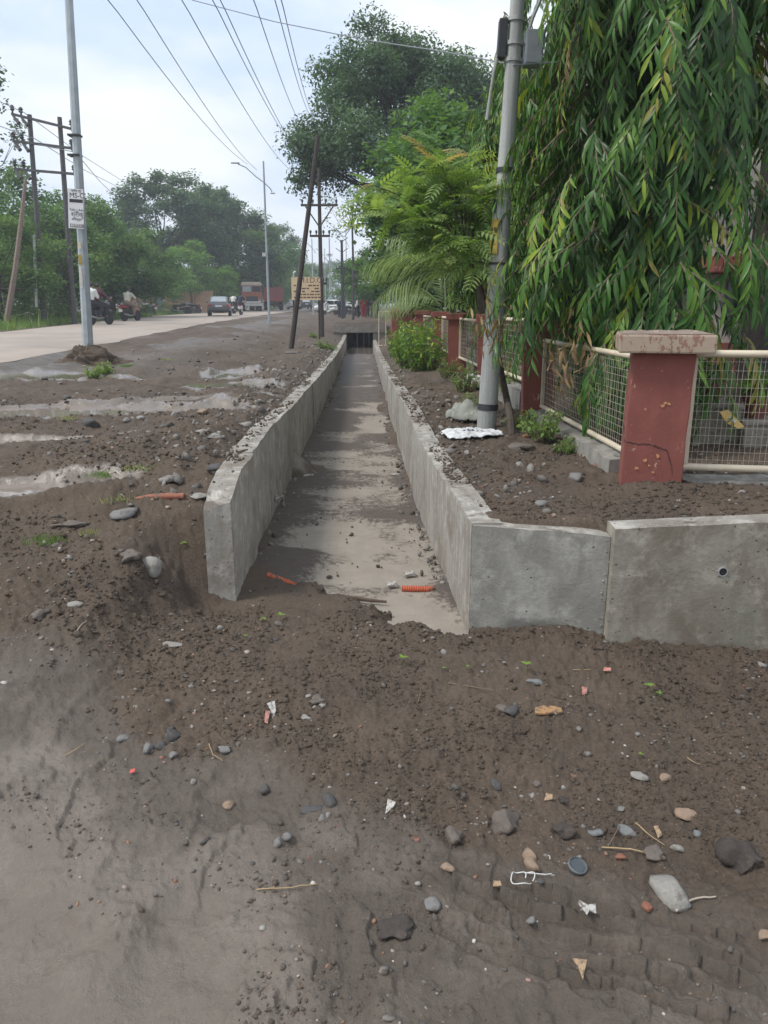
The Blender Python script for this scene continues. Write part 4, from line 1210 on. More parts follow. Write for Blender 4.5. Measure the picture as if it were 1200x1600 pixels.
# ---------------- weeping ashoka trees
def ashoka(seed, H, prof, ntwig, nin, cut=9.0):
    """returns trunk mesh builder, twig tubes builder, leaf arrays (M, L, tint)"""
    g = np.random.default_rng(seed)
    tw = MB(); Ms = []; Ls = []; Ts = []
    zs = [p[0] for p in prof]; rs = [p[1] for p in prof]
    # choose heights weighted by radius
    zz = np.linspace(zs[0], zs[-1], 400); w = np.interp(zz, zs, rs) + 0.08; w /= w.sum()
    for k in range(ntwig + nin):
        inner = k >= ntwig
        z = float(g.choice(zz, p=w)) + g.normal(0, .03); az = g.uniform(0, 2 * PI)
        lump = 1 + 0.22 * math.sin(az * 3 + z * 2.1 + seed) + 0.16 * math.sin(az * 5 - z * 3.3) + g.normal(0, .09)
        r = float(np.interp(z, zs, rs)) * lump * (g.uniform(.35, .75) if inner else 1.0)
        out = np.array([math.cos(az), math.sin(az), 0.0]); side = np.array([-math.sin(az), math.cos(az), 0.0])
        ln = g.uniform(.42, .85)
        tip = out * r + np.array([0, 0, z])
        if (tip[0] > cut and z < 2.3) or (cut < 5 and tip[0] < -.70 and z < .60): continue
        # path that leaves the crown outward and falls
        drop = g.uniform(.75, 1.0); sw = g.normal(0, .22)
        base = tip - out * ln * .38 * g.uniform(.7, 1.5) + np.array([0, 0, ln * .80 * drop]) - side * sw * ln
        mid = tip + (base - tip) * .5 + out * ln * .16 + np.array([0, 0, ln * .10])
        n = int(ln / .040)
        ts = np.linspace(0, 1, n)[:, None]
        P = (1 - ts) ** 2 * base + 2 * ts * (1 - ts) * mid + ts ** 2 * tip
        T = nrm(2 * (1 - ts) * (mid - base) + 2 * ts * (tip - mid))
        if not inner:
            tw.tube([P[0], P[n // 2], P[-1]], [.0075, .005, .002], 4, False)
        B = nrm(np.cross(T, out + np.array([0, 0, .35]))); s = np.where(np.arange(n) % 2 == 0, 1.0, -1.0)[:, None]
        X = T * g.uniform(.5, .8, (n, 1)) + B * s * g.uniform(.35, .75, (n, 1)) + np.array([0, 0, -.62]) + out * .12 + g.normal(0, .15, (n, 3))
        N = out + np.array([0, 0, .45]) - T * .1 + g.normal(0, .22, (n, 3))
        Fm = frames(X, N)
        sc = g.uniform(.10, .25, n) * (1 - .35 * ts[:, 0] ** 3)
        yel = g.random() < (0.10 if not inner else 0.0)
        tint = np.clip((g.normal(.33, .17) if not yel else g.normal(.74, .10)) + g.normal(0, .11, n) + (.30 * ts[:, 0] ** 4 if g.random() < .4 else 0) - (.2 if inner else 0), 0, .97)  # inner leaves get a darker tint that paints the crown's inner shade
        if g.random() < .010 and not inner: tint = np.clip(g.normal(.98, .02, n), 0, 1)
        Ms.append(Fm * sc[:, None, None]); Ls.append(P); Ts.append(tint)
    return tw, np.concatenate(Ms), np.concatenate(Ls), np.concatenate(Ts)
LEAF_A = leaf_blade(4, 0.085, 0.022, 0.22)
LEAF_B = leaf_blade(6, 0.085, 0.024, 0.22)
def trunk_mesh(pts, rad, m, n=10):
    return MB().tube(pts, rad, n).mesh('trunk', m, True)
A1 = Vector((2.2, 6.5, gz(2.2, 6.5)))
prof1 = [(0.10, .62), (0.42, .95), (1.0, 1.08), (1.5, 1.0), (2.1, .92), (2.9, .95), (3.6, .90), (4.3, .72), (5.0, .40), (5.6, .10)]
tw1, Ml, Ll, Tl = ashoka(21, 5.6, prof1, 1400, 200, .62)
tree1 = thing('ashoka_tree', 'big drooping ashoka tree with glossy dark leaves, nearest behind the red pillars', 'tree', A1, 0, 'weeping ashoka trees inside the fence')
trk = trunk_mesh([(0, 0, -.2), (.02, 0, .8), (-.02, .02, 2.2), (0, 0, 4), (0, 0, 5.4)], [.13, .10, .085, .05, .015], M_BARKD)
link('trunk', trk, None, tree1)
tag(tw1.build('twigs', M_TWIG, tree1), None, None, None, 'stuff')
# the leaves that show largest are single parts, the rest one mass
wpos = Ll + np.array(A1)
camv = np.array([0, 0, EYE]) - wpos
dist = np.linalg.norm(camv, axis=1)
facing = (nrm(camv) * nrm(Ml[:, :, 2])).sum(1)
hwy = wpos[:, 0] / wpos[:, 1]
inframe = (np.abs(hwy) < .49) & (wpos[:, 2] < 3.5)
score = dist - 1.2 * np.abs(facing) + np.where(inframe, 0, 9) + rng.normal(0, .25, len(dist))
order = np.argsort(score)
single = order[:290]; rest = order[290:]
lv, lf = inst(*LEAF_A, Ml[rest], Ll[rest])
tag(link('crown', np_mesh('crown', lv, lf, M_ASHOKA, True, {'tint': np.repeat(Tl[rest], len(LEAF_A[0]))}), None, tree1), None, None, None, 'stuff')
leafm = []
for q in np.linspace(0.05, .95, 10):
    leafm.append(np_mesh('leaf', LEAF_B[0], LEAF_B[1], M_ASHOKA, True, {'tint': np.full(len(LEAF_B[0]), q)}))
for i in single:
    o = link('leaf', leafm[int(min(9, max(0, Tl[i] * 10)))], None, tree1)
    M4 = Matrix.Identity(4)
    for a in range(3):
        for b in range(3): M4[a][b] = float(Ml[i][a, b])
    M4.translation = Vector(Ll[i]); o.matrix_local = M4
# further ashokas share one coarser set of leaves
prof2 = [(0.5, .55), (1.2, .85), (2.2, .95), (3.4, .85), (4.6, .62), (5.6, .34), (6.4, .06)]
tw2, M2, L2, T2 = ashoka(33, 6.4, prof2, 900, 150)
lv, lf = inst(*leaf_blade(3, .09, .02, .2), M2 * 1.15, L2)
crown2 = np_mesh('crown', lv, lf, M_ASHOKA, True, {'tint': np.repeat(np.clip(T2 + .10, 0, .93), 12)})
twm2 = tw2.mesh('twigs', M_TWIG)
for (x, y, s, rz, lab) in ((2.42, 9.4, .98, .4, 'ashoka tree directly behind the grey round pole, second in the row'), (1.95, 12.6, .80, 2.1, 'paler ashoka tree showing left of the grey round pole')):
    r_ = thing('ashoka_tree', lab, 'tree', (x, y, gz(x, y)), rz, 'weeping ashoka trees inside the fence'); r_.scale = (s, s, s)
    link('trunk', trk, None, r_)
    tag(link('twigs', twm2, None, r_), None, None, None, 'stuff'); tag(link('crown', crown2, None, r_), None, None, None, 'stuff')
# hanging bunch of dry leaves on the big tree
dv = []
g = np.random.default_rng(4)
for c, n_ in ((at(893, 545, 5.55), 45), (at(765, 505, 6.75), 50)):
    P = np.array(c) + g.normal(0, 1, (n_, 3)) * np.array([.10, .07, .12])
    X = np.array([0, 0, -1.0]) + g.normal(0, .35, (n_, 3)); dv.append((frames(X, g.normal(0, 1, (n_, 3))) * .12, P, g.random(n_)))
Md = np.concatenate([d[0] for d in dv]); Ld = np.concatenate([d[1] for d in dv]) - np.array(A1); Td = np.concatenate([d[2] for d in dv])
lv, lf = inst(*leaf_blade(3, .10, .04, .3), Md, Ld)
tag(link('dry_leaves', np_mesh('dry_leaves', lv, lf, M_DRYLEAF, True, {'tint': np.repeat(Td, 12)}), None, tree1), None, None, None, 'stuff')

# ---------------- neem sapling by the pole
def pinnate(npair, lw, ll, droop):
    """compound leaf along +X of length 1"""
    bv, bf = leaf_blade(3, .16, .0, .25, .75)
    VV = []; FF = []; n = 0
    for i in range(npair):
        t_ = .14 + .84 * i / (npair - 1); z = -droop * t_ * t_
        for s in (-1, 1):
            a = s * R(62 - 24 * t_)
            l_ = ll * (0.75 + .5 * math.sin(PI * min(1, t_ * .9 + .1)))
            M = np.array([[math.cos(a), -math.sin(a), 0], [math.sin(a), math.cos(a), 0], [0, 0, 1]])
            # sickle curve
            q = bv.copy(); q[:, 1] -= s * -.10 * q[:, 0] ** 2
            VV.append((q * l_) @ M.T + np.array([t_, 0, z])); FF.append(bf + n); n += len(bv)
    # rachis
    rv = [];
    for i in range(5):
        t_ = i / 4; z = -droop * t_ * t_
        rv += [(t_, -.008, z), (t_, .008, z)]
    VV.append(np.array(rv)); FF.append(np.array([(2 * i, 2 * i + 2, 2 * i + 3, 2 * i + 1) for i in range(4)]) + n)
    return np.concatenate(VV), np.concatenate(FF)
g = np.random.default_rng(8)
nb = ground_at(801, 680)
neem = thing('neem_tree', 'young neem tree with feathery light green leaves left of the grey round pole', 'tree', nb)
def rel(px, py, y): return at(px, py, y) - nb
yn = nb.y + .80
tpts = [Vector((0, 0, -.1)), Vector((0, .1, .1)), rel(792, 625, yn + .02), rel(779, 560, yn + .05), rel(766, 500, yn + .1), rel(748, 440, yn + .12), rel(722, 380, yn + .1)]
MB().tube(tpts, [.034, .033, .032, .027, .025, .023, .018], 8).build('trunk', M_BARK, neem, smooth=True)
hub = tpts[-1]
ends = [(655, 345, -.25), (600, 330, -.1), (640, 280, .2), (690, 260, -.1), (735, 250, .2), (760, 300, -.2), (680, 320, .4), (700, 395, -.3), (775, 350, .3), (585, 290, .3), (665, 380, .2), (740, 410, -.2), (800, 290, .5), (680, 235, .3), (570, 315, .1), (720, 300, .5)]
limb = MB(); tips = []
for px, py, dy in ends:
    e = rel(px, py, yn + .1 + dy); m_ = hub.lerp(e, .5) + Vector((0, 0, .10))
    pts_ = [hub.lerp(tpts[-2], .3), hub.lerp(m_, .6), m_, e]
    limb.tube(pts_, [.014, .010, .008, .004], 5, False)
    for f in (0.45, .6, .75, .88, 1.0):
        p = (m_.lerp(e, (f - .45) / .55)); tips.append((p, (e - hub).normalized(), f))
limb.build('branches', M_BARK, neem)
nl = [np_mesh('leaf', *pinnate(7, .16, .30, .25 + .12 * k), M_NEEM, True) for k in range(3)]
nleaf = []
for k, v_ in enumerate(nl):
    for ti, tv in enumerate((.15, .45, .72, .97)):
        c = v_.copy(); a = c.attributes.new('tint', 'FLOAT', 'POINT'); a.data.foreach_set('value', np.full(len(c.vertices), tv, dtype=np.float32)); nleaf.append((c, ti))
cnt = 0
for p, d_, f in tips:
    for k in range(3):
        if cnt >= 285: break
        az = g.uniform(0, 2 * PI)
        X = Vector((math.cos(az), math.sin(az) * .8, g.uniform(-.25, .55))) * .8 + d_ * .5
        ti = 3 if (p.z + nb.z > at(600, 300, 7).z and f > .9 and g.random() < .25) else int(g.choice([0, 1, 2], p=[.2, .45, .35]))
        me = [c for c, q in nleaf if q == ti][int(g.integers(0, 3))]
        Fm = frames(np.array([X]), np.array([[g.normal(0, .3), -.25 + g.normal(0, .3), 1.0]]))[0] * g.uniform(.16, .27)
        o = link('leaf', me, None, neem); M4 = Matrix.Identity(4)
        for a in range(3):
            for b in range(3): M4[a][b] = float(Fm[a, b])
        M4.translation = p + Vector(g.normal(0, .03, 3)); o.matrix_local = M4; cnt += 1
# inner mass of the same leaves
pn = pinnate(6, .16, .32, .3)
NN = 330
cen = np.array([np.array(tips[i][0]) for i in g.integers(0, len(tips), NN)]) + g.normal(0, .11, (NN, 3)) + np.array([0, .12, -.05])
X = g.normal(0, 1, (NN, 3)) * np.array([1, 1, .4])
lv, lf = inst(*pn, frames(X, g.normal(0, .35, (NN, 3)) + np.array([0, 0, 1])) * g.uniform(.14, .25, (NN, 1, 1)), cen)
tag(link('crown', np_mesh('crown', lv, lf, M_NEEM, True, {'tint': np.repeat(np.clip(g.normal(.55, .2, NN), 0, .88), len(pn[0]))}), None, neem), None, None, None, 'stuff')

# ---------------- coconut palm with drooping fronds
def frond(L, droop, nl_, seed):
    g = np.random.default_rng(seed); VV = []; FF = []; n = 0
    bv, bf = leaf_blade(3, .022, 0, .35, .6)
    P = lambda t_: np.array([L * t_ * (1 - .10 * t_), 0, L * (.62 * t_ - droop * t_ * t_)])
    for i in range(nl_):
        t_ = .12 + .87 * i / (nl_ - 1); p = P(t_); tg = nrm(P(t_ + .01) - P(t_ - .01))
        for s in (-1, 1):
            X = tg * .8 + np.array([0, s, 0]) * .6 + np.array([0, 0, -.22 - .3 * t_]) + g.normal(0, .06, 3)
            Fm = frames(X[None], np.array([[0, -s * .3, 1.0]]))[0] * L * .34 * (math.sin(PI * (t_ * .8 + .14)) + .1)
            VV.append(bv @ Fm.T + p); FF.append(bf + n); n += len(bv)
    ra = MB().tube([P(t_) for t_ in np.linspace(0, 1, 9)], [.022 * (1 - .85 * t_) for t_ in np.linspace(0, 1, 9)], 4, False)
    VV.append(np.array(ra.v)); FF.append(np.array(ra.f) + n)
    V_ = np.concatenate(VV)
    return np_mesh('frond', V_, np.concatenate(FF), M_PALM, True, {'tint': np.clip(.45 + .25 * g.normal(size=len(V_)) * .5, 0, 1)})
def palm(c, label, fr, L):
    root = thing('coconut_palm', label, 'palm', c, 0, 'coconut palms inside the fence')
    MB().tube([(0, 0, -.1), (.02, 0, .4), (0, 0, fr[0])], [.11, .09, .07], 8).build('trunk', M_BARK, root, smooth=True)
    ms = [frond(L, d_, 34, 5 + k) for k, d_ in enumerate((.55, .66, .80))]
    for k, (az, tilt) in enumerate(fr[1]):
        o = link('frond', ms[k % 3], None, root, (0, 0, fr[0])); o.rotation_euler = (0, -R(tilt), R(az))
    return root
palm(Vector((1.42, 11.6, gz(1.42, 11.6))), 'coconut palm whose drooping fronds show left of the neem tree', (1.42, [(181, 2), (200, -10), (166, 14), (215, 12), (130, 40), (250, 30), (60, 35), (300, 30), (20, 30)]), 1.95)
palm(Vector((1.35, 17.5, gz(1.35, 17.5))), 'small coconut palm with one low pale frond above the yellow-green bush', (.95, [(184, -4), (150, 25), (215, 20), (90, 45), (300, 30)]), 1.6)

# ---------------- broad trees: trunk, limbs and clumps of leaves
LEAF2 = (np.array([(0, 0, 0), (.5, -.28, .06), (1, 0, -.05), (.5, .28, .06)]), np.array([(0, 1, 2), (0, 2, 3)]))
def broad(seed, H, rx, rz, zc, nclump, nleaf_, leaf, m, tr, flat=.7, lo=-.55, mb=M_BARK, clr=(.16, .26), tmean=.45):
    g = np.random.default_rng(seed)
    d = nrm(g.normal(size=(nclump * 3, 3))); d = d[d[:, 2] > lo][:nclump]
    rad_ = g.uniform(.55, 1.0, (len(d), 1)) ** .6 * np.clip(g.normal(1, .10, (len(d), 1)), .8, 1.22)
    C = d * rad_ * np.array([rx, rx, rz]) * (1 + .12 * np.sin(d[:, :1] * 4 + seed)) + np.array([0, 0, zc])
    cr = g.uniform(*clr, len(C)) * rx * 1.15
    limb_ = MB()
    top = np.array([0, 0, zc - rz * .45])
    limb_.tube([(0, 0, -.3), (g.normal(0, .05) * H * .3, g.normal(0, .1), top[2] * .55), tuple(top)], [tr * 1.25, tr, tr * .75], 9)
    for i in range(len(C)):
        if i % 2 and nclump > 24: continue
        m_ = top + (C[i] - top) * .5 + np.array([0, 0, -.06 * H]) * g.uniform(0, 1) + g.normal(0, .04 * rx, 3)
        limb_.tube([top, m_, C[i]], [tr * .42, tr * .22, tr * .06], 5, False)
    tm = limb_.mesh('trunk', mb, True)
    per = max(8, nleaf_ // len(C))
    Ms = []; Ls = []; Ts = []
    for c, r_ in zip(C, cr):
        dd = nrm(g.normal(size=(per, 3))); dd[:, 2] = np.abs(dd[:, 2]) * np.where(g.random(per) < .72, 1, -1)
        rr2 = g.random(per) ** .45
        P = c + dd * rr2[:, None] * r_ * np.array([1, 1, flat]) * (1 + .25 * np.sin(dd[:, :1] * 7 + c[0]))
        X = g.normal(size=(per, 3)) * np.array([1, 1, .5]); N = dd * .6 + np.array([0, 0, .8]) + g.normal(0, .45, (per, 3))
        Ms.append(frames(X, N) * (leaf * g.uniform(.6, 1.3, per))[:, None, None]); Ls.append(P)
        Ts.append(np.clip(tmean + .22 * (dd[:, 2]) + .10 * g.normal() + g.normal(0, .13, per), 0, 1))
    Ms = np.concatenate(Ms); Ls = np.concatenate(Ls); Ts = np.concatenate(Ts)
    lv, lf = inst(*LEAF2, Ms, Ls)
    return tm, np_mesh('crown', lv, lf, m, False, {'tint': np.repeat(Ts, 4)})
def tree(kind, loc, s, rz, label, group, name='broadleaf_tree', sc=None):
    r_ = thing(name, label, 'tree', loc, rz, group); r_.scale = sc or (s, s, s)
    link('trunk', kind[0], None, r_); tag(link('crown', kind[1], None, r_), None, None, None, 'stuff')
    return r_
def put(px, y): 
    x = (px - 600) / FPX * (y * cP + .4)
    return Vector((x, y, gz(x, y)))
# the great rain tree
K_RAIN = broad(4, 16, 7.2, 5.6, 10.8, 125, 110000, .26, M_DARKTREE, .34, .68, -.42, M_BARKD, (.15, .26), .42)
rt = tree(K_RAIN, put(628, 40), 1, .6, 'huge dark rain tree towering over the drain behind the neem tree', None, 'rain_tree', (.62, .62, .79))
K_MANGO = broad(5, 9, 4.6, 3.5, 5.0, 46, 24000, .26, M_TREE, .22, .7, -.8, clr=(.18, .30))
K_TALL = broad(7, 15, 5.0, 5.6, 9.0, 52, 24000, .34, M_DARKTREE, .3, .75, -.75, M_BARKD, (.17, .28), .45)
K_YOUNG = broad(9, 6, 2.3, 2.4, 3.3, 30, 11000, .2, M_LIGHTTREE, .1, .8, -.8, clr=(.22, .34))
K_BUSHY = broad(13, 7, 3.6, 3.2, 3.6, 44, 18000, .22, M_TREE, .16, .75, -.95, clr=(.2, .32), tmean=.6)
LT_ = 'trees across the road'
for kind, px, y, s, rz, lab in (
    (K_MANGO, 20, 46, .92, .2, 'bushy green tree at the picture edge behind the leaning timber'),
    (K_BUSHY, 5, 37, .75, 1.1, 'bright green leafy tree at the picture edge, lowest and nearest across the road'),
    (K_MANGO, 115, 52, .90, 2.2, 'bushy tree right behind the twin-post frame'),
    (K_BUSHY, 95, 44, .85, 4.4, 'low leafy tree between the two posts of the twin-post frame'),
    (K_MANGO, 178, 55, .80, 3.6, 'rounded tree above the white-shirted motorcycle rider'),
    (K_BUSHY, 205, 57, .80, 2.7, 'low dark tree behind the lone motorcycle rider'),
    (K_TALL, 262, 88, 1.02, 1.0, 'tall dark tree with an open crown, above the pink gatehouse'),
    (K_TALL, 318, 92, 1.0, 3.2, 'tall dark tree above the grey sedan'),
    (K_TALL, 368, 100, 1.02, 5.0, 'tall dark tree above the orange truck'),
    (K_YOUNG, 300, 80, 1.15, 1.0, 'young light green tree beside the pink gatehouse'),
    (K_YOUNG, 348, 84, .8, 2.0, 'small light green tree behind the grey sedan'),
    (K_MANGO, 395, 104, 1.25, 1.4, 'dark bushy tree behind the red truck'),
    (K_TALL, 436, 128, .92, .4, 'dark tree right of the slim street lamp'),
    (K_MANGO, 455, 150, 1.15, .9, 'far bushy tree over the signboard'),
    (K_MANGO, 478, 190, 1.2, 2.9, 'far hazy tree left of the crossarm pole'),
    (K_TALL, 519, 260, 1.0, .5, 'farthest hazy tree at the end of the road'),
    (K_BUSHY, 240, 72, .75, 5.1, 'leafy tree left of the pink gatehouse'),
    (K_BUSHY, 272, 95, .8, .1, 'low bushy tree behind the pink gatehouse'), (K_BUSHY, 312, 97, .8, 1.3, 'low bushy tree behind the peach wall'), (K_BUSHY, 342, 99, .85, 2.5, 'low bushy tree behind the grey sedan roof'),
    (K_BUSHY, 372, 104, .85, 3.7, 'low bushy tree behind the orange-fronted truck'), (K_BUSHY, 408, 112, 1.0, 4.9, 'low bushy tree between the two trucks'), (K_BUSHY, 440, 122, 1.0, 5.6, 'low bushy tree right of the red truck'),
    (K_BUSHY, 60, 50, .9, .8, 'low bushy tree behind the left post of the twin-post frame'), (K_BUSHY, 150, 58, .9, 1.9, 'low bushy tree behind the poster lamp post'), (K_BUSHY, 462, 140, 1.0, 3.1, 'low far bush left of the signboard'), (K_BUSHY, 488, 165, 1.0, 5.1, 'low far bush right of the signboard'),
):
    tree(kind, put(px, y), s, rz, lab, LT_)
# thin eucalyptus at the left edge
K_EUC = broad(17, 15, 2.6, 4.6, 10.5, 26, 2600, .24, M_DARKTREE, .12, 1.1, -.8, M_HPOLE, (.14, .24))
tree(K_EUC, put(8, 50), .98, .3, 'thin wispy tree with sparse leaves, top edge left of the twin-post frame', LT_, 'eucalyptus_tree')
# trees on the compound side, mid distance
RT_ = 'trees inside the compound'
for kind, px, y, s, rz, lab in (
    (K_BUSHY, 705, 24, .55, .7, 'leafy tree filling the gap behind the palm and the neem'),
    (K_BUSHY, 700, 36, .6, 3.0, 'dark leafy tree behind the palm fronds'),
    (K_MANGO, 590, 64, .68, 1.7, 'dark tree over the teal kiosk'),
    (K_BUSHY, 570, 80, .8, 4.7, 'leafy tree left of the teal kiosk'),
    (K_MANGO, 760, 22, .75, 5.3, 'leafy tree behind the second ashoka'),
    (K_BUSHY, 1010, 15, .7, 2.4, 'dark leafy tree deep behind the big ashoka'),
):
    tree(kind, put(px, y), s, rz, lab, RT_)
K_BARE = broad(19, 8, 1.5, 2.4, 5.6, 22, 900, .13, M_DARKTREE, .06, 1.1, -.8, M_HPOLE, (.16, .26))
tree(K_BARE, put(552, 50), 1.25, 0, 'nearly bare thin tree against the sky beside the neem', None, 'bare_tree')

# ---------------- shrubs, weeds, grass
def shrub(seed, r, h, n, ls, m, shape=(.16, .6)):
    g = np.random.default_rng(seed); st = MB(); Ms = []; Ls = []; Ts = []
    bl = leaf_blade(2, .22, 0, .2, .8)
    for i in range(n):
        az = g.uniform(0, 2 * PI); e = np.array([math.cos(az) * r * g.uniform(.2, 1), math.sin(az) * r * g.uniform(.2, 1), h * g.uniform(.25, 1)])
        b = e * np.array([.5, .5, 0]); mid = b + (e - b) * .5 + np.array([0, 0, h * .15])
        st.tube([b, mid, e], [.006, .004, .002], 4, False)
        k = int(g.integers(11, 18)); ts = np.linspace(.08, 1, k)[:, None]
        P = (1 - ts) ** 2 * b + 2 * ts * (1 - ts) * mid + ts ** 2 * e
        X = g.normal(size=(k, 3)) + np.array([0, 0, .3]); N = g.normal(0, .5, (k, 3)) + np.array([0, 0, 1.0])
        Ms.append(frames(X, N) * (ls * g.uniform(.6, 1.25, k))[:, None, None]); Ls.append(P); Ts.append(np.clip(g.normal(.4, .15) + ts[:, 0] * .15 * g.random() + g.normal(0, .1, k), 0, 1))
    lv, lf = inst(*bl, np.concatenate(Ms), np.concatenate(Ls))
    return st.mesh('stems', M_TWIG), np_mesh('foliage', lv, lf, m, True, {'tint': np.repeat(np.concatenate(Ts), len(bl[0]))})
def plant(kind, loc, s, rz, name, label, cat, group=None):
    r_ = thing(name, label, cat, loc, rz, group); r_.scale = (s, s, s)
    link('stems', kind[0], None, r_); tag(link('foliage', kind[1], None, r_), None, None, None, 'stuff'); return r_
S_YEL = shrub(3, .62, 1.05, 85, .115, M_SHRUB); S_WEED = shrub(5, .28, .42, 46, .05, M_NEEM); S_LOW = shrub(7, .22, .22, 36, .055, M_NEEM)
plant(S_YEL, Vector((.72, 14.8, gz(.72, 14.8))), .95, .3, 'bush', 'yellow-green leafy bush in front of the capped red pillars', 'bush', 'bushes along the fence')
plant(S_YEL, Vector((.55, 16.2, gz(.55, 16.2))), .85, 5.3, 'bush', 'leafy bush leaning toward the drain beside the yellow-green one', 'bush', 'bushes along the fence')
plant(S_YEL, Vector((.62, 17.4, gz(.62, 17.4))), .85, 2.3, 'bush', 'paler bush behind the yellow-green one', 'bush', 'bushes along the fence')
plant(S_YEL, Vector((.40, 21.0, gz(.40, 21.0))), .7, 1.3, 'bush', 'small bush before the far red boundary wall', 'bush', 'bushes along the fence')
for k, (px, py, s, lab) in enumerate(((700, 590, .8, 'weed clump at the foot of the taller capped pillar'), (727, 612, .85, 'weed clump just left of the grey round pole'), (693, 560, .7, 'weed clump behind the one by the capped pillar'),
                                      (800, 625, .9, 'tall weed clump behind the neem stem'), (785, 600, 1.2, 'weed clump right behind the grey round pole'))):
    plant(S_WEED, ground_at(px, py), s, k * 1.1, 'weed_clump', lab, 'weeds', 'weed clumps along the fence')
for k, (px, py, s, lab) in enumerate(((815, 672, .8, 'low broad-leaved weed at the neem stem'), (842, 683, .9, 'low broad-leaved weed beside the plinth end'), (880, 708, .5, 'single broad-leaved weed growing on the plinth face'), (735, 640, .7, 'small fern-like weed left of the pole foot'), (505, 545, 1.1, 'bright green weed on the drain edge by the leaning post'),
                                      (520, 548, .9, 'bright green weed hanging over the left drain wall'), (490, 528, 1.0, 'dull green weed behind the leaning post'), (165, 585, .8, 'green weed on the soil mound'), (146, 590, .7, 'olive weed low on the soil mound'))):
    plant(S_LOW, ground_at(px, py), s, k * .9, 'low_weed', lab, 'weeds', 'low weeds')
# seedlings in the soil
sd_m = MB()
def seedling(loc, s, label, rz):
    r_ = thing('seedling', label, 'seedling', loc, rz, 'green seedlings in the soil')
    MB().tube([(0, 0, -.01), (.004, 0, .02 * s), (0, 0, .035 * s)], [.0015, .0012, .001], 4).build('stem', M_GRASS, r_)
    bv, bf = leaf_blade(3, .30, 0, .25, .8)
    for k in range(4):
        a = k * PI / 2 + .4; me = np_mesh('leaf', bv * (.028 * s * (1 if k < 2 else .7)), bf, M_LIGHTTREE, True, {'tint': np.full(len(bv), .8)})
        o = link('leaf', me, None, r_, (0, 0, .033 * s)); o.rotation_euler = (0, -R(15 + 10 * k), a)
for px, py, s, lab in ((629, 1040, 1.1, 'green seedling in front of the drain mouth'), (823, 1052, 1.2, 'green seedling lying before the head wall joint'), (1015, 1085, 1.1, 'green two-leaved seedling in the soil below the weep hole'), (1030, 1092, .7, 'tiny seedling beside the two-leaved one'), (438, 972, 1.1, 'green sprig at the mouth of the drain'), (412, 975, .8, 'small sprig left of the one at the drain mouth'), (730, 1048, .5, 'tiny seedling under the corner of the drain'), (694, 1050, .5, 'tiny seedling between the corner and the drain mouth'), (385, 1000, .6, 'tiny sprig under the broken wall end'), (288, 858, 1.0, 'sprig beside the pale slab near the wall end'), (1000, 1185, .5, 'tiny seedling in the stony soil')):
    seedling(ground_at(px, py), s, lab, px * .1)
# grass tufts on the mud
def tuft_mesh(seed, n, h, r, tint):
    g = np.random.default_rng(seed)
    bl = (np.array([(0, -.05, 0), (0, .05, 0), (.5, -.035, 0), (.5, .035, 0), (1, 0, 0)]), np.array([(0, 2, 3), (0, 3, 1), (2, 4, 3)]))
    P = np.stack([g.normal(0, r, n), g.normal(0, r, n), np.full(n, -.005)], -1)
    X = np.stack([g.normal(0, .5, n), g.normal(0, .5, n), np.ones(n)], -1)
    lv, lf = inst(*bl, frames(X, g.normal(size=(n, 3))) * (h * g.uniform(.5, 1.2, n))[:, None, None], P)
    return np_mesh('grass_tuft', lv, lf, M_GRASS, False, {'tint': np.repeat(np.clip(g.normal(tint, .15, n), 0, 1), 5)})
TG = tuft_mesh(1, 240, .07, .09, .35); TDr = tuft_mesh(2, 130, .06, .08, .9)
for k, (px, py, s, me, lab) in enumerate(((165, 743, .55, TG, 'small bright grass tuft on the open soil'), (215, 732, .6, TDr, 'straw-coloured grass tuft beside the bright one'), (105, 655, .6, TDr, 'sparse dry grass tuft beyond the narrow silver puddle'), (200, 573, .9, TG, 'grass tuft right of the soil mound'), (257, 563, 1.0, TDr, 'dull grass patch toward the leaning post'), (182, 780, .7, TDr, 'dry grass tuft by the terracotta pipe'), (78, 845, .6, TG, 'small grass tuft at the edge near the low puddle'), (140, 832, .4, TDr, 'dry root tuft sticking up from the soil'))):
    o = link('grass_tuft', me, None, None, ground_at(px, py)); o.scale = (s, s, s); tag(o, lab, 'grass', 'grass tufts on the mud', 'stuff')
# grass verge across the road
g = np.random.default_rng(12)
n = 26000
yv = g.uniform(14, 110, n) ** 1.0; xv = roadL(yv) - .15 - np.abs(g.normal(0, 2.6, n))
zv, _ = terr(xv, yv)
bl = (np.array([(0, -.06, 0), (0, .06, 0), (1, 0, 0)]), np.array([(0, 1, 2)]))
X = np.stack([g.normal(0, .5, n), g.normal(0, .5, n), np.ones(n)], -1)
lv, lf = inst(*bl, frames(X, g.normal(size=(n, 3))) * (g.uniform(.12, .38, n) * (1 + (g.random(n) < .05)))[:, None, None], np.stack([xv, yv, zv], -1))
tag(link('grass', np_mesh('grass', lv, lf, M_GRASS, False, {'tint': np.repeat(np.clip(g.normal(.45, .2, n), 0, 1), 3)})), 'green grass verge along the far side of the road', None, None, 'stuff')

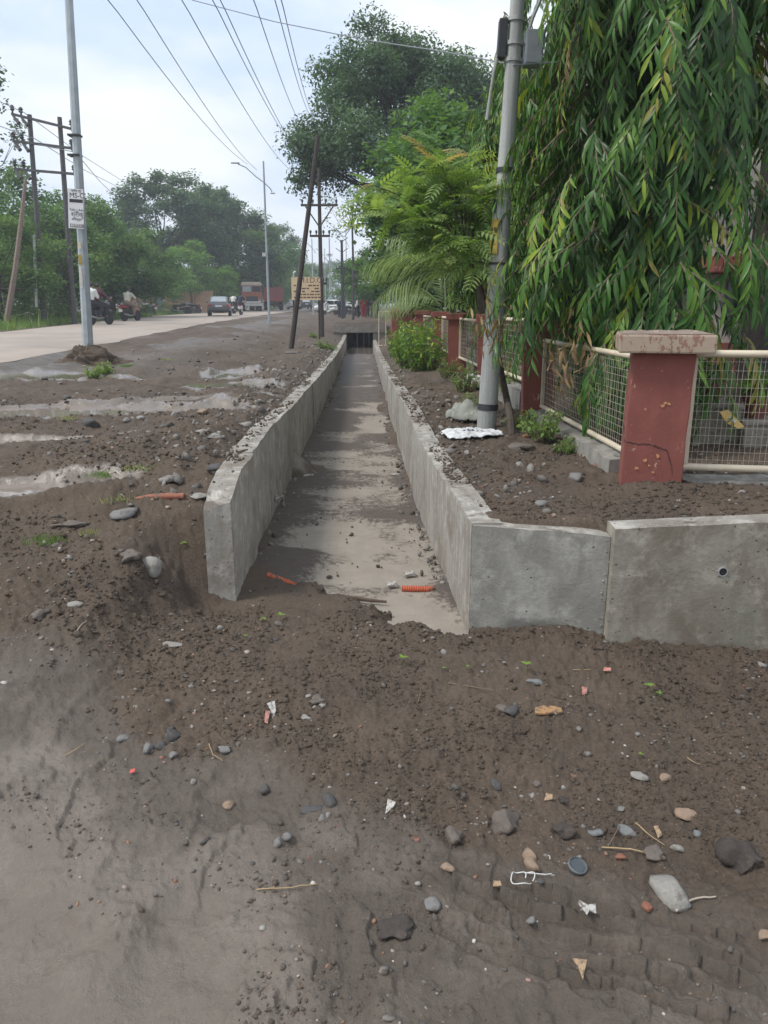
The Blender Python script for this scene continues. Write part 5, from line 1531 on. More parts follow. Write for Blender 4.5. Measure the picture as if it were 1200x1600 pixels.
# ================================================================== BUILDINGS
M_PEACH = plain('peach_plaster', (0.46, 0.29, 0.19), .85, .15, 2)
M_PINK = plain('pink_plaster', (0.36, 0.17, 0.13), .85, .15, 2)
M_OFFWH = plain('offwhite_plaster', (0.50, 0.49, 0.45), .85, .12, 2)
M_GLASSD = plain('dark_glass', (0.02, 0.024, 0.028), .15, .1, 3, bump=0)
yg = 82.0; kg = yg * cP / FPX
def gx_(px): return (px - 600) * (yg * cP + .2) / FPX
gg = Vector((gx_(250), yg, gz(gx_(250), yg)))
gh = thing('gatehouse', 'pink and peach gatehouse with a white canopy beyond the parked motorcycles', 'building', gg)
L_ = lambda px: gx_(px) - gg.x
for a, b, h_, m_ in ((205, 236, 1.9, M_PINK), (268, 283, 2.1, M_PEACH), (284, 306, 2.0, M_PEACH), (307, 334, 2.0, M_PEACH)):
    MB().box(((L_(a) + L_(b)) / 2, 0, h_ / 2), (L_(b) - L_(a), .3, h_)).build('wall', m_, gh)
    MB().box(((L_(a) + L_(b)) / 2, 0, h_ + .06), (L_(b) - L_(a) + .1, .42, .1)).build('coping', m_, gh)
for px in (237.5, 265): MB().box((L_(px), -.1, 1.5), (.75, .6, 3.0)).build('gate_pillar', M_PEACH, gh, bevel=.02)
gt_ = MB()
MB().box((L_(251), .05, .75), (1.6, .05, 1.1)).build('gate_leaf', plain('blue_grey_gate', (0.24, .29, .33), .5), gh)
for k in range(6): MB().tube([(L_(244) + k * .22, .05, 1.3), (L_(244) + k * .22, .05, 2.1)], .03, 5).build('gate_bar', M_DARKMET, gh)
MB().box((L_(247), .3, 3.25), (2.3, 1.6, .16)).build('canopy', M_OFFWH, gh, bevel=.02)
MB().box((L_(251), 1.0, 2.3), (1.8, .2, 1.7)).build('guard_window', M_GLASSD, gh)

# house inside the compound, right edge
yh = 12.5
def hx(px): return (px - 600) * (yh * cP - .3) / FPX
hs = thing('house', 'cream house with a red ledge seen at the right edge behind the ashoka', 'house', (0, 0, 0))
zl = lambda py: at(1180, py, yh).z
hz0 = gz(6, yh) - .2
x0, x1 = hx(1118), 10.5
MB().box(((x0 + x1) / 2, yh + 2.5, (hz0 + 5.6) / 2), (x1 - x0, 4.6, 5.6 - hz0)).build('wall', plain('cream_house_wall', (0.46, .43, .38), .85, .1, 2), hs)
MB().box(((x0 + x1) / 2, yh - .12, (zl(402) + zl(428)) / 2), (x1 - x0 + .3, .7, zl(402) - zl(428))).build('ledge', M_RED, hs, bevel=.02)
wn = MB().box((hx(1172), yh + .18, (zl(436) + zl(502)) / 2), (hx(1192) - hx(1152), .06, zl(436) - zl(502))).build('window', plain('window_frame_grey', (.2, .2, .2), .5), hs)
for px in (1162, 1182): MB().box((hx(px), yh + .14, (zl(436) + zl(502)) / 2), ((hx(1192) - hx(1152)) * .44, .03, (zl(436) - zl(502)) * .92)).build('pane', M_GLASSD, wn)
MB().box(((x0 + x1) / 2, yh + .1, (zl(536) + hz0) / 2), (x1 - x0 + .1, .24, zl(536) - hz0)).build('base_band', M_RED, hs)
MB().box((hx(1196), yh - .3, (zl(428) + hz0) / 2), (.16, .16, zl(428) - hz0)).build('column', M_RED, hs)
MB().box((hx(1210), yh - .32, (zl(428) + hz0) / 2), (.22, .2, zl(428) - hz0)).build('column', plain('grey_render', (.3, .29, .27), .85), hs)
# leaning dark trunk in front of the house
tb = at(1180, 552, 8.6); tb.z = gz(tb.x, tb.y)
dt = tree((MB().tube([(0, 0, -.1), (at(1186, 470, 8.6) - tb), (at(1200, 350, 8.6) - tb), (at(1222, 150, 8.6) - tb), (at(1240, -40, 8.7) - tb)], [.17, .155, .14, .12, .10], 10).mesh('trunk', M_BARKD, True), K_BUSHY[1]), tb, 1, 0, 'dark leaning tree trunk before the cream house', None, 'shade_tree')
for c in dt.children:
    if c.name.startswith('crown'): c.location = (1.6, 1.0, 3.4); c.scale = (.55, .55, .5)
    
# ================================================================== POTS BEHIND THE FENCE
M_TERRA = plain('plastic_pot_red', (0.155, 0.052, 0.038), .55, .2, 10)
M_BLOCK = concrete('block_concrete', (.22, .2, .165), (.31, .285, .24), (4, 4, 1), patch=(.12, .12, .08))
S_POT = shrub(31, .16, .24, 18, .075, M_SHRUB)
def block(px0, px1, py0, py1, y, d_, label):
    a, b = at(px0, py0, y), at(px1, py1, y)
    r_ = thing('concrete_planter_block', label, 'concrete block', ((a.x + b.x) / 2, y + d_ / 2, 0))
    zb = gz(a.x, y) - .05
    MB().box((0, 0, (a.z + zb) / 2), (b.x - a.x, d_, a.z - zb)).build('body', M_BLOCK, r_, bevel=.012)
    MB().box((0, 0, a.z + .012), (b.x - a.x + .03, d_ + .03, .03)).build('top_slab', M_BLOCK, r_, bevel=.008)
    return a.z + .028
bz = block(1088, 1152, 638, 700, 6.1, .34, 'left concrete block behind the mesh, holding the red pot')
bz2 = block(1164, 1240, 664, 720, 6.0, .34, 'right concrete block behind the mesh at the picture edge')
def pot(px, y, z, w, h_, label, rz):
    x = at(px, 600, y).x
    r_ = thing('flower_pot', label, 'flower pot', (x, y + .12, z), rz, 'red flower pots behind the mesh fence')
    MB().lathe([(w * .36, 0), (w * .47, h_ * .78), (w * .52, h_ * .78), (w * .54, h_), (w * .47, h_), (w * .45, h_ * .86)], n=18).build('pot', M_TERRA, r_, smooth=True)
    MB().lathe([(w * .45, h_ * .84), (w * .2, h_ * .88)], n=14).build('soil', M_BARKD, r_)
    st = link('stems', S_POT[0], None, r_, (0, 0, h_ * .8)); tag(link('foliage', S_POT[1], None, r_, (0, 0, h_ * .8)), None, None, None, 'stuff')
pot(1120, 6.15, bz, .20, .17, 'red flower pot with a leafy plant on the left block', 0)
pot(1197, 6.1, bz2, .21, .18, 'dark red flower pot on the right block at the picture edge', 1.3)
def slab_thing(name, c, dims, eul, m, label, cat, bev=.003, noise=0.0, group=None):
    o = MB().box((0, 0, 0), dims).build(name, m, None, c, bevel=bev, seg=1)
    o.rotation_euler = eul; return tag(o, label, cat, group, 'thing')
yt = thing('tile_shard', 'yellow and white broken tile leaning on the blocks behind the mesh', 'tile shard', at(1143, 655, 5.95))
yo = MB().prism([(-.095, .055), (-.03, .075), (.03, .01), (.10, -.06), (.05, -.075), (-.04, -.03)], -.006, .006).build('tile', plain('yellow_tile', (.62, .40, .10), .4, .1), yt)
yo.rotation_euler = (R(75), 0, 0)
yw = MB().prism([(-.02, .03), (.02, .0), (.035, -.02), (.02, -.03), (-.025, .01)], -.008, .008).build('white_glaze', plain('white_tile', (.6, .58, .52), .4), yt); yw.rotation_euler = (R(75), 0, 0)

# ================================================================== VEHICLES
M_TYRE = plain('tyre_rubber', (.02, .02, .021), .85, .2, 20)
M_RIM = plain('rim_metal', (.30, .31, .32), .4, .1, 20, metal=.6)
M_TAIL = plain('red_lens', (.42, .02, .02), .2, .1, 10, bump=0)
M_PLATE = plain('number_plate_white', (.62, .62, .6), .5, .05)
M_BLK = plain('black_plastic', (.02, .02, .022), .5, .2, 15)
def wheel(parent, c, r, w, name='wheel'):
    t_ = MB().lathe([(r * .72, -w / 2), (r * .93, -w / 2), (r, -w * .25), (r, w * .25), (r * .93, w / 2), (r * .72, w / 2)], (0, 0, 0), 20, Matrix.Rotation(PI / 2, 4, 'Y')).mesh('wheel', M_TYRE, True)
    o = link(name, t_, None, parent, c)
    MB().lathe([(r * .70, -w * .40), (r * .66, -w * .44), (r * .15, -w * .5), (r * .15, w * .5), (r * .66, w * .44), (r * .70, w * .4)], (0, 0, 0), 16, Matrix.Rotation(PI / 2, 4, 'Y')).build('rim', M_RIM, o, smooth=True)
    return o
def motorcycle(label, loc, rz, paint, scooter=False, group=None):
    r_ = thing('scooter' if scooter else 'motorcycle', label, 'scooter' if scooter else 'motorcycle', loc, rz, group)
    wr = .26 if scooter else .31
    wheel(r_, (0, -.62, wr), wr, .12); wheel(r_, (0, .66, wr), wr, .10)
    if scooter:
        MB().tube([(0, -.78, .55), (0, -.5, .62), (0, -.1, .55), (0, .05, .36), (0, .35, .33)], [.12, .20, .19, .14, .13], 10).build('body', paint, r_, smooth=True)
        MB().box((0, .48, .65), (.36, .10, .66), Matrix.Rotation(R(12), 4, 'X')).build('leg_shield', paint, r_, bevel=.04)
        MB().ellipsoid((0, .66, .52), (.10, .30, .12)).build('front_mudguard', paint, r_, smooth=True)
    else:
        MB().box((0, .0, .42), (.24, .5, .34), None, .8).build('engine', M_DARKMET, r_, bevel=.04)
        MB().tube([(0, -.85, .78), (0, -.4, .74), (0, .1, .76), (0, .5, .92)], [.05, .09, .09, .05], 8).build('frame', M_BLK, r_)
        MB().ellipsoid((0, .22, .86), (.15, .30, .15)).build('tank', paint, r_, smooth=True)
        MB().box((0, -.62, .70), (.20, .5, .16), Matrix.Rotation(R(-8), 4, 'X')).build('tail_cowl', paint, r_, bevel=.04)
        MB().tube([(.14, .1, .32), (.15, -.3, .30), (.17, -.8, .38)], [.03, .045, .05], 8).build('exhaust', M_RIM, r_, smooth=True)
        MB().tube([(0, -.85, .58), (0, -.62, .66), (0, -.4, .6)], .07, 6).build('rear_mudguard', M_BLK, r_)
        MB().ellipsoid((0, .66, .60), (.07, .30, .08)).build('front_mudguard', paint, r_, smooth=True)
    MB().box((0, -.32, .82), (.24, .72, .09)).build('seat', M_BLK, r_, bevel=.03)
    MB().box((0, -.90, .72), (.18, .06, .10)).build('tail_light', M_TAIL, r_, bevel=.015)
    MB().box((0, -.93, .56), (.20, .02, .13)).build('number_plate', M_PLATE, r_)
    MB().tube([(0, .66, wr), (0, .48, .95)], .035, 6).build('fork', M_RIM, r_)
    hb = MB().tube([(-.36, .36, 1.02), (-.15, .46, 1.0), (.15, .46, 1.0), (.36, .36, 1.02)], .016, 6).build('handlebar', M_BLK, r_)
    for s in (-1, 1):
        MB().box((s * .36, .42, 1.17), (.12, .02, .08)).build('mirror', M_RIM, hb, bevel=.01)
    MB().ellipsoid((0, .58, .95), (.10, .09, .10)).build('headlight', M_RIM, r_, smooth=True)
    return r_
def capsule_mesh(name, caps, m, voxel):
    mb_ = MB()
    for p, q, a, b in caps:
        p = Vector(p); q = Vector(q); n = 5
        mb_.tube([p.lerp(q, i / n) for i in range(n + 1)], [a + (b - a) * i / n for i in range(n + 1)], 10)
        mb_.ellipsoid(p, (a, a, a), 10, 6); mb_.ellipsoid(q, (b, b, b), 10, 6)
    me = mb_.mesh(name, m, True)
    o = bpy.data.objects.new(name, me); COL.objects.link(o)
    md = o.modifiers.new('skin', 'REMESH'); md.mode = 'VOXEL'; md.voxel_size = voxel; md.use_smooth_shade = True
    sm = o.modifiers.new('soften', 'SMOOTH'); sm.factor = .5; sm.iterations = 3
    return o
M_SKIN = plain('skin', (.19, .105, .068), .55, .08, 8, bump=0)
M_HAIR = plain('hair', (.012, .011, .011), .6, .2, 30)
def person(label, loc, rz, J, shirt, trousers, hair=True, dress=False):
    P = {k: Vector(v) for k, v in J.items()}
    C = [(P['pelvis'], P['chest'], .13, .15), (P['chest'], P['neck'], .14, .06), (P['neck'], P['head'], .055, .075), (P['head'], P['head'] + Vector((0, .01, .07)), .095, .09), (P['head'] + Vector((0, .07, -.05)), P['head'] + Vector((0, .08, .0)), .05, .05)]
    Sh = [(P['pelvis'], P['chest'], .165, .185), (P['chest'], P['neck'], .165, .075)]; Tr = [(P['pelvis'] + Vector((0, 0, .05)), P['pelvis'], .165, .17)]
    for s in ('l', 'r'):
        C += [(P['sh_' + s], P['el_' + s], .055, .045), (P['el_' + s], P['ha_' + s], .042, .032), (P['ha_' + s], P['ha_' + s] + (P['ha_' + s] - P['el_' + s]).normalized() * .09, .04, .03), (P['chest'], P['sh_' + s], .10, .065),
              (P['pelvis'], P['hip_' + s], .12, .10), (P['hip_' + s], P['kn_' + s], .09, .065), (P['kn_' + s], P['an_' + s], .06, .04), (P['an_' + s], P['an_' + s] + Vector((0, .16, -.04)), .045, .035)]
        Sh += [(P['chest'], P['sh_' + s], .13, .09), (P['sh_' + s], P['sh_' + s].lerp(P['el_' + s], .95), .085, .075)]
        Tr += [(P['hip_' + s], P['kn_' + s], .125, .095), (P['kn_' + s], P['an_' + s] + Vector((0, 0, .04)), .09, .075)]
    o = capsule_mesh('person', C, M_SKIN, .022); o.location = loc; o.rotation_euler = (0, 0, rz)
    tag(o, label, 'person', None, 'thing')
    s_ = capsule_mesh('shirt', Sh, shirt, .028); s_.parent = o
    t_ = capsule_mesh('trousers', Tr, trousers, .028); t_.parent = o
    if hair:
        h_ = capsule_mesh('hair', [(P['head'] + Vector((0, -.03, .05)), P['head'] + Vector((0, -.01, .085)), .10, .095)], M_HAIR, .02); h_.parent = o
    return o
def seat_pose(dy=0.0, dz=0.0, reach=True):
    J = {'pelvis': (0, -.25 + dy, .97 + dz), 'chest': (0, -.14 + dy, 1.33 + dz), 'neck': (0, -.08 + dy, 1.50 + dz), 'head': (0, -.03 + dy, 1.63 + dz)}
    for s, q in (('l', -1), ('r', 1)):
        J['sh_' + s] = (q * .19, -.12 + dy, 1.42 + dz); J['hip_' + s] = (q * .11, -.2 + dy, .93 + dz)
        if reach: J['el_' + s] = (q * .30, .08 + dy, 1.20 + dz); J['ha_' + s] = (q * .34, .32 + dy, 1.06 + dz)
        else: J['el_' + s] = (q * .26, -.05 + dy, 1.14 + dz); J['ha_' + s] = (q * .18, .15 + dy, 1.02 + dz)
        J['kn_' + s] = (q * .24, .18 + dy, .80 + dz); J['an_' + s] = (q * .19, .02 + dy, .40 + dz)
    return J
def stand_pose():
    J = {'pelvis': (0, 0, .95), 'chest': (0, 0, 1.28), 'neck': (0, 0, 1.45), 'head': (0, .02, 1.57)}
    for s, q in (('l', -1), ('r', 1)):
        J['sh_' + s] = (q * .19, 0, 1.38); J['el_' + s] = (q * .25, -.02, 1.10); J['ha_' + s] = (q * .24, .06, .86)
        J['hip_' + s] = (q * .10, 0, .92); J['kn_' + s] = (q * .11, .02, .5); J['an_' + s] = (q * .12, -.02, .09)
    return J
M_WSHIRT = plain('white_cotton', (.62, .62, .60), .9, .06, 10); M_CSHIRT = plain('cream_cotton', (.50, .49, .42), .9, .06, 10)
M_MAROON = plain('maroon_cotton', (.10, .025, .04), .9, .1, 10); M_DKTR = plain('dark_trousers', (.025, .027, .035), .9, .1, 10)
M_TANTR = plain('tan_trousers', (.22, .17, .12), .9, .1, 10); M_NAVY = plain('navy_cloth', (.02, .028, .05), .9, .1, 10); M_REDC = plain('red_cloth', (.42, .03, .04), .9, .1, 10)
def on_road(px, y): 
    x = (px - 600) * (y * cP + .2) / FPX; return Vector((x, y, float(roadZ(y)) + .012))
head = R(20)
A_ = on_road(157, 35.0); B_ = on_road(205, 43.0)
motorcycle('black motorcycle carrying two riders, half behind the poster lamp post', A_, R(16) * -1, M_BLK)
ra = R(-16)
def at_bike(c, dy, a): return c + Vector((math.sin(-a) * dy, math.cos(a) * dy, 0))
person('pillion rider in a white shirt on the black motorcycle', A_, ra, seat_pose(-.32, .03, False), M_WSHIRT, M_DKTR)
person('rider in a maroon shirt steering the black motorcycle', A_, ra, seat_pose(.10), M_MAROON, M_DKTR)
motorcycle('red motorcycle with a single rider in a cream shirt', B_, R(-14), plain('red_gloss', (.30, .02, .02), .3, .1, 5))
person('rider in a cream shirt alone on the red motorcycle', B_, R(-14), seat_pose(), M_CSHIRT, M_TANTR)
C_ = on_road(377, 66)
motorcycle('white scooter ridden by a person in dark clothes beside the truck', C_, R(4), plain('white_gloss', (.55, .55, .53), .3, .05, 5), True)
person('rider in dark clothes on the white scooter', C_, R(4), seat_pose(), M_NAVY, M_DKTR)
D_ = on_road(366, 72)
motorcycle('motorcycle just right of the grey sedan with a white-shirted rider', D_, R(4), M_BLK)
person('white-shirted rider between the grey sedan and the scooter', D_, R(4), seat_pose(), M_WSHIRT, M_DKTR)
def parked(px, y, rz, label, paint):
    x = (px - 600) * (y * cP + .2) / FPX
    motorcycle(label, Vector((x, y, gz(x, y))), rz, paint, False, 'motorcycles parked by the gatehouse')
parked(232, 66, R(60), 'parked motorcycle on the grass left of the gatehouse gate', M_RIM)
parked(284, 74, R(-70), 'dark motorcycle parked before the peach wall', M_BLK)
parked(301, 76, R(80), 'dark motorcycle parked under the young light green tree', M_DARKMET)

def loft(sections, n=16, pw=4.0):
    """superellipse sections: (y, cx_halfwidth, z_low, z_high)"""
    mb_ = MB(); vs = []; fs = []
    for y, hw_, z0, z1 in sections:
        for k in range(n):
            a = 2 * PI * (k + .5) / n; c_, s_ = math.cos(a), math.sin(a)
            vs.append((hw_ * math.copysign(abs(c_) ** (2 / pw), c_), y, (z0 + z1) / 2 + (z1 - z0) / 2 * math.copysign(abs(s_) ** (2 / pw), s_)))
    for i in range(len(sections) - 1):
        for k in range(n):
            k2 = (k + 1) % n; fs.append((i * n + k, i * n + k2, (i + 1) * n + k2, (i + 1) * n + k))
    fs.append(tuple(range(n))[::-1]); e = (len(sections) - 1) * n; fs.append(tuple(e + k for k in range(n)))
    return mb_.add(vs, fs)
def sedan(label, loc, rz, paint, group='cars on the road', hatch=False):
    """nose along +Y"""
    r_ = thing('car', label, 'car', loc, rz, group)
    loft([(-2.15, .70, .48, .86), (-2.08, .82, .30, .98), (-1.6, .86, .24, 1.02), (-.6, .87, .22, 1.0), (.8, .87, .22, .96), (1.7, .85, .24, .90), (2.1, .78, .32, .80), (2.2, .66, .42, .70)]).build('body', paint, r_, smooth=True)
    loft([(-1.75, .62, .92, 1.02), (-1.15, .64, .92, 1.40), (-.4, .64, .92, 1.47), (.4, .64, .92, 1.42), (1.25, .66, .9, .98)], 16, 5).build('cabin', paint, r_, smooth=True)
    gl_ = M_GLASSD
    MB().add([(-.55, -1.70, 1.04), (.55, -1.70, 1.04), (.50, -1.20, 1.385), (-.50, -1.20, 1.385)], [(0, 1, 2, 3)]).build('rear_window', plain('pale_glass', (.30, .34, .36), .12, .1, 3, bump=0), r_, (0, -.035, .012))
    MB().add([(-.55, 1.22, 1.0), (.55, 1.22, 1.0), (.5, .45, 1.40), (-.5, .45, 1.40)], [(0, 1, 2, 3)]).build('windscreen', gl_, r_, (0, .03, .012))
    for s in (-1, 1):
        for y0, y1 in ((-1.15, -.12), (-.05, .85)):
            MB().add([(s * .655, y0, 1.0), (s * .655, y1, 1.0), (s * .645, y1 - .25 if y1 > 0 else y1, 1.36), (s * .645, y0 + (.12 if y0 < -1 else 0), 1.36)], [(0, 1, 2, 3)]).build('side_window', gl_, r_)
        MB().box((s * .62, -2.09, .78), (.34, .12, .15)).build('tail_light', M_TAIL, r_, bevel=.03)
        MB().box((s * .60, 2.1, .66), (.32, .12, .13)).build('headlight', M_RIM, r_, bevel=.03)
        MB().box((s * .95, .62, 1.02), (.16, .1, .11)).build('wing_mirror', paint, r_, bevel=.03)
        for y in (-1.35, 1.35): wheel(r_, (s * .76, y, .31), .31, .2)
    MB().box((0, -2.17, .74), (.5, .03, .12)).build('number_plate', M_PLATE, r_)
    MB().box((0, -2.12, .40), (1.5, .12, .16)).build('rear_bumper', M_BLK, r_, bevel=.04)
    return r_
c_ = on_road(344, 61)
sedan('grey sedan driving away, seen from behind', c_, R(10), plain('grey_car_paint', (.12, .125, .13), .25, .06, 3, bump=0))
M_WCAR = plain('white_car_paint', (.60, .60, .59), .25, .05, 3, bump=0)
for px, y, rz, lab in ((520, 88, 100, 'white car crossing beyond the crossarm pole'), (516, 104, 60, 'white car parked farther back right of the crossarm pole'), (543, 100, 85, 'white car behind the black spiked pole'), (557, 96, 20, 'pale car beside the teal kiosk')):
    x = (px - 600) * (y * cP + .2) / FPX; z = at(px, 487, y).z
    sedan(lab, (x, y, max(gz(x, y), float(z) - .1) if False else gz(x, y)), R(rz), M_WCAR, 'white cars at the far junction')
for px, y, rz, lab in ((476, 118, 15, 'dark car far down the road above the signboard legs'), (459, 112, 10, 'pale car far down the road left of the signboard')):
    sedan(lab, on_road(px, y), R(rz), M_WCAR if 'pale' in lab else plain('dark_car_paint', (.03, .032, .04), .25, .06, 3, bump=0), 'cars far down the road')
def truck(label, loc, rz, paint, top, bed, face=1):
    r_ = thing('truck', label, 'truck', loc, rz, 'trucks parked at the road side')
    MB().box((0, 2.0, 1.45), (2.3, 1.7, 1.5)).build('cab', paint, r_, bevel=.08)
    MB().box((0, 2.0, 2.48), (2.2, 1.6, .6), None, .94).build('cab_top', paint, r_, bevel=.06)
    MB().box((0, 1.85, 2.98), (2.36, 1.9, .42), None, .9).build('roof_rack', top, r_, bevel=.1)
    for s in (-1, 1):
        MB().box((s * .54, 2.84, 2.42), (.92, .05, .58)).build('windscreen_pane', plain('pale_glass', (.30, .34, .36)) if s > 0 else M_GLASSD, r_)
        MB().box((s * .85, 2.88, 1.15), (.28, .06, .24)).build('headlight', M_RIM, r_, bevel=.03)
        for y, w_ in ((1.9, .28), (-2.2, .5), (-3.4, .5)): wheel(r_, (s * .95, y, .5), .5, w_)
        MB().box((s * 1.16, 2.0, 2.35), (.03, .8, .5)).build('side_window', M_GLASSD, r_)
    MB().box((0, 2.87, 1.35), (1.3, .06, .55)).build('grille', M_BLK, r_)
    MB().box((0, 2.95, .72), (2.35, .2, .3)).build('bumper', M_OFFWH, r_, bevel=.03)
    MB().box((0, 2.9, 1.0), (2.0, .05, .14)).build('number_plate', M_PLATE, r_)
    bed(r_)
    return r_
def flat(r_):
    MB().box((0, -2.2, 1.15), (2.3, 6.4, .22)).build('flatbed', M_DARKMET, r_, bevel=.02)
    MB().box((0, -2.2, .9), (.8, 6.2, .25)).build('chassis', M_BLK, r_)
def tarp(r_):
    MB().box((0, -2.0, 1.9), (2.4, 6.0, 1.7)).build('cargo_body', plain('truck_red', (.22, .045, .035), .6, .15, 3), r_, bevel=.04)
    MB().box((0, -2.0, .9), (.8, 6.0, .25)).build('chassis', M_BLK, r_)
tz = lambda px, y: Vector(((px - 600) * (y * cP + .2) / FPX, y, float(roadZ(y)) + .02))
truck('orange-fronted truck with a tan roof rack facing the viewer', tz(393, 93), R(180 + 12), plain('truck_orange', (.26, .075, .035), .5, .15, 3), plain('tan_tarp', (.40, .33, .26), .9, .15, 4), flat)
truck('red cargo truck parked behind the orange-fronted truck', tz(428, 104), R(8), plain('truck_red', (.22, .045, .035)), plain('truck_red', (.22, .045, .035)), tarp)
# kiosk and people at the junction
kx = lambda px, y: (px - 600) * (y * cP + .2) / FPX
ky = 70.0
ks = thing('kiosk', 'small teal roadside kiosk with a pale roof', 'kiosk', (kx(570, ky), ky, gz(kx(570, ky), ky)))
MB().box((0, 0, 1.55), (.9, .8, .95)).build('booth', plain('teal_sheet', (.02, .20, .20), .5, .1), ks)
for s in (-1, 1): MB().tube([(s * .55, -.3, 0), (s * .55, -.3, 2.2)], .04, 5).build('leg', M_HPOLE, ks)
MB().box((.1, 0, 2.16), (1.6, 1.2, .06), Matrix.Rotation(R(4), 4, 'Y')).build('roof', plain('pale_sheet', (.40, .48, .48), .5), ks)
for k, (px, y, sh, tr, lab) in enumerate(((568.5, 66, M_REDC, M_REDC, 'person in red clothes standing by the kiosk'), (560, 67, M_WSHIRT, M_DKTR, 'person in a pale shirt left of the one in red'), (574, 68, M_NAVY, M_DKTR, 'person in dark clothes right of the one in red'), (531, 72, M_NAVY, M_DKTR, 'person in dark clothes by the black spiked pole'), (580, 69, M_MAROON, M_DKTR, 'person in maroon clothes at the end of the group by the kiosk'))):
    x = kx(px, y); person(lab, (x, y, gz(x, y)), k * 1.3, stand_pose(), sh, tr)
for px, y, rz, lab, pt in ((516, 80, 70, 'white scooter parked before the far white cars', plain('white_gloss', (.55, .55, .53))), (548, 76, 90, 'dark motorcycle parked by the far junction', M_BLK)):
    x = kx(px, y); motorcycle(lab, Vector((x, y, gz(x, y))), R(rz), pt, pt != M_BLK, 'two-wheelers parked at the far junction')
# distant treeline closing the view
g = np.random.default_rng(77)
n = 26000
ax_ = g.uniform(-1.0, 1.0, n); ax_ = ax_ * 260 - 20; ay_ = 330 + g.normal(0, 10, n) + .25 * np.abs(ax_)
hh_ = (7 + 5 * fbm(ax_ * .03, ax_ * 0, 3, 4)) * g.random(n) ** .6 + 2.2
lv, lf = inst(*LEAF2, frames(g.normal(size=(n, 3)), g.normal(size=(n, 3))) * g.uniform(1.0, 2.2, n)[:, None, None], np.stack([ax_, ay_, hh_], -1))
tag(link('treeline', np_mesh('treeline', lv, lf, M_DARKTREE, False, {'tint': np.repeat(g.random(n) * .8, 4)})), 'far hazy line of trees on the horizon', None, None, 'stuff')

# ================================================================== STONES AND LITTER
def ico(sub):
    bm = bmesh.new(); bmesh.ops.create_icosphere(bm, subdivisions=sub, radius=1)
    v = np.array([q.co for q in bm.verts]); f = np.array([[q.index for q in a.verts] for a in bm.faces]); bm.free(); return v, f
I1, I2, I3 = ico(1), ico(2), ico(3)
def stonemat(name, c):
    t = NT(name)
    n1 = t.noise(9, 6, .65); n2 = t.noise(60, 5, .7)
    c_ = t.mix(n1, lerp3(c, .72), lerp3(c, 1.22)); c_ = t.mix(t.ramp(n2, [(.35, .5), (.6, 0.)]), c_, lerp3(c, .6))
    c_ = t.mix(t.ramp(t.noise(14, 5, .7), [(.55, 0.), (.66, .75)]), c_, (.09, .07, .056))     # soil stuck on
    t.col(c_); t.rough(.85); t.bump(t.math('ADD', n2, n1), .6, .01); return t.m
ST = {'grey': stonemat('grey_stone', (.20, .195, .185)), 'dark': stonemat('dark_basalt', (.085, .082, .08)), 'pale': stonemat('pale_stone', (.29, .275, .245)), 'tan': stonemat('tan_stone', (.30, .215, .15)),
      'brick': stonemat('brick_bit', (.27, .115, .07)), 'blue': stonemat('blue_grey_stone', (.19, .20, .20)), 'earth': stonemat('earthy_stone', (.15, .125, .105)), 'clod': stonemat('dark_clod', (.062, .05, .042))}
def rock_mesh(seed, sub, rough, cuts, flat=1.0):
    g = np.random.default_rng(seed); v, f = (I2 if sub == 2 else I3); v = v.copy()
    for _ in range(cuts):                          # broken faces
        n = nrm(g.normal(size=3)); d = g.uniform(.40, .75); q = v @ n
        v = v - np.outer(np.clip(q - d, 0, None), n)
    nz = fbm(v[:, 0] * 1.7 + seed, v[:, 1] * 1.7 + v[:, 2] * 1.3, seed, 4)
    v = v * (1 + rough * nz)[:, None]; v[:, 2] *= flat
    return v, f
def rock(px, py, w, c, flat, label, seed, elong=1.0, dz=.0, cat='stone', cuts=7, rough=.16, name='stone'):
    p = ground_at(px, py); dep = p.y * cP - (p.z - EYE) * sP
    s = w / FPX * dep / 2
    v, f = rock_mesh(seed, 2 if cuts > 5 else 3, rough, cuts, flat)
    g = np.random.default_rng(seed + 99); a = g.uniform(0, PI)
    ca, sa = math.cos(a), math.sin(a)
    v = v * np.array([elong, 1, 1]) @ np.array([[ca, sa, 0], [-sa, ca, 0], [0, 0, 1]])
    v *= s / max(1e-6, (v[:, 0].max() - v[:, 0].min()) / 2)
    o = link(name, np_mesh(name, v, f, ST[c], cuts < 5), None, None, (p.x, p.y, p.z + (v[:, 2].max()) * .22 + dz))
    return tag(o, label, cat, 'loose stones', 'thing')
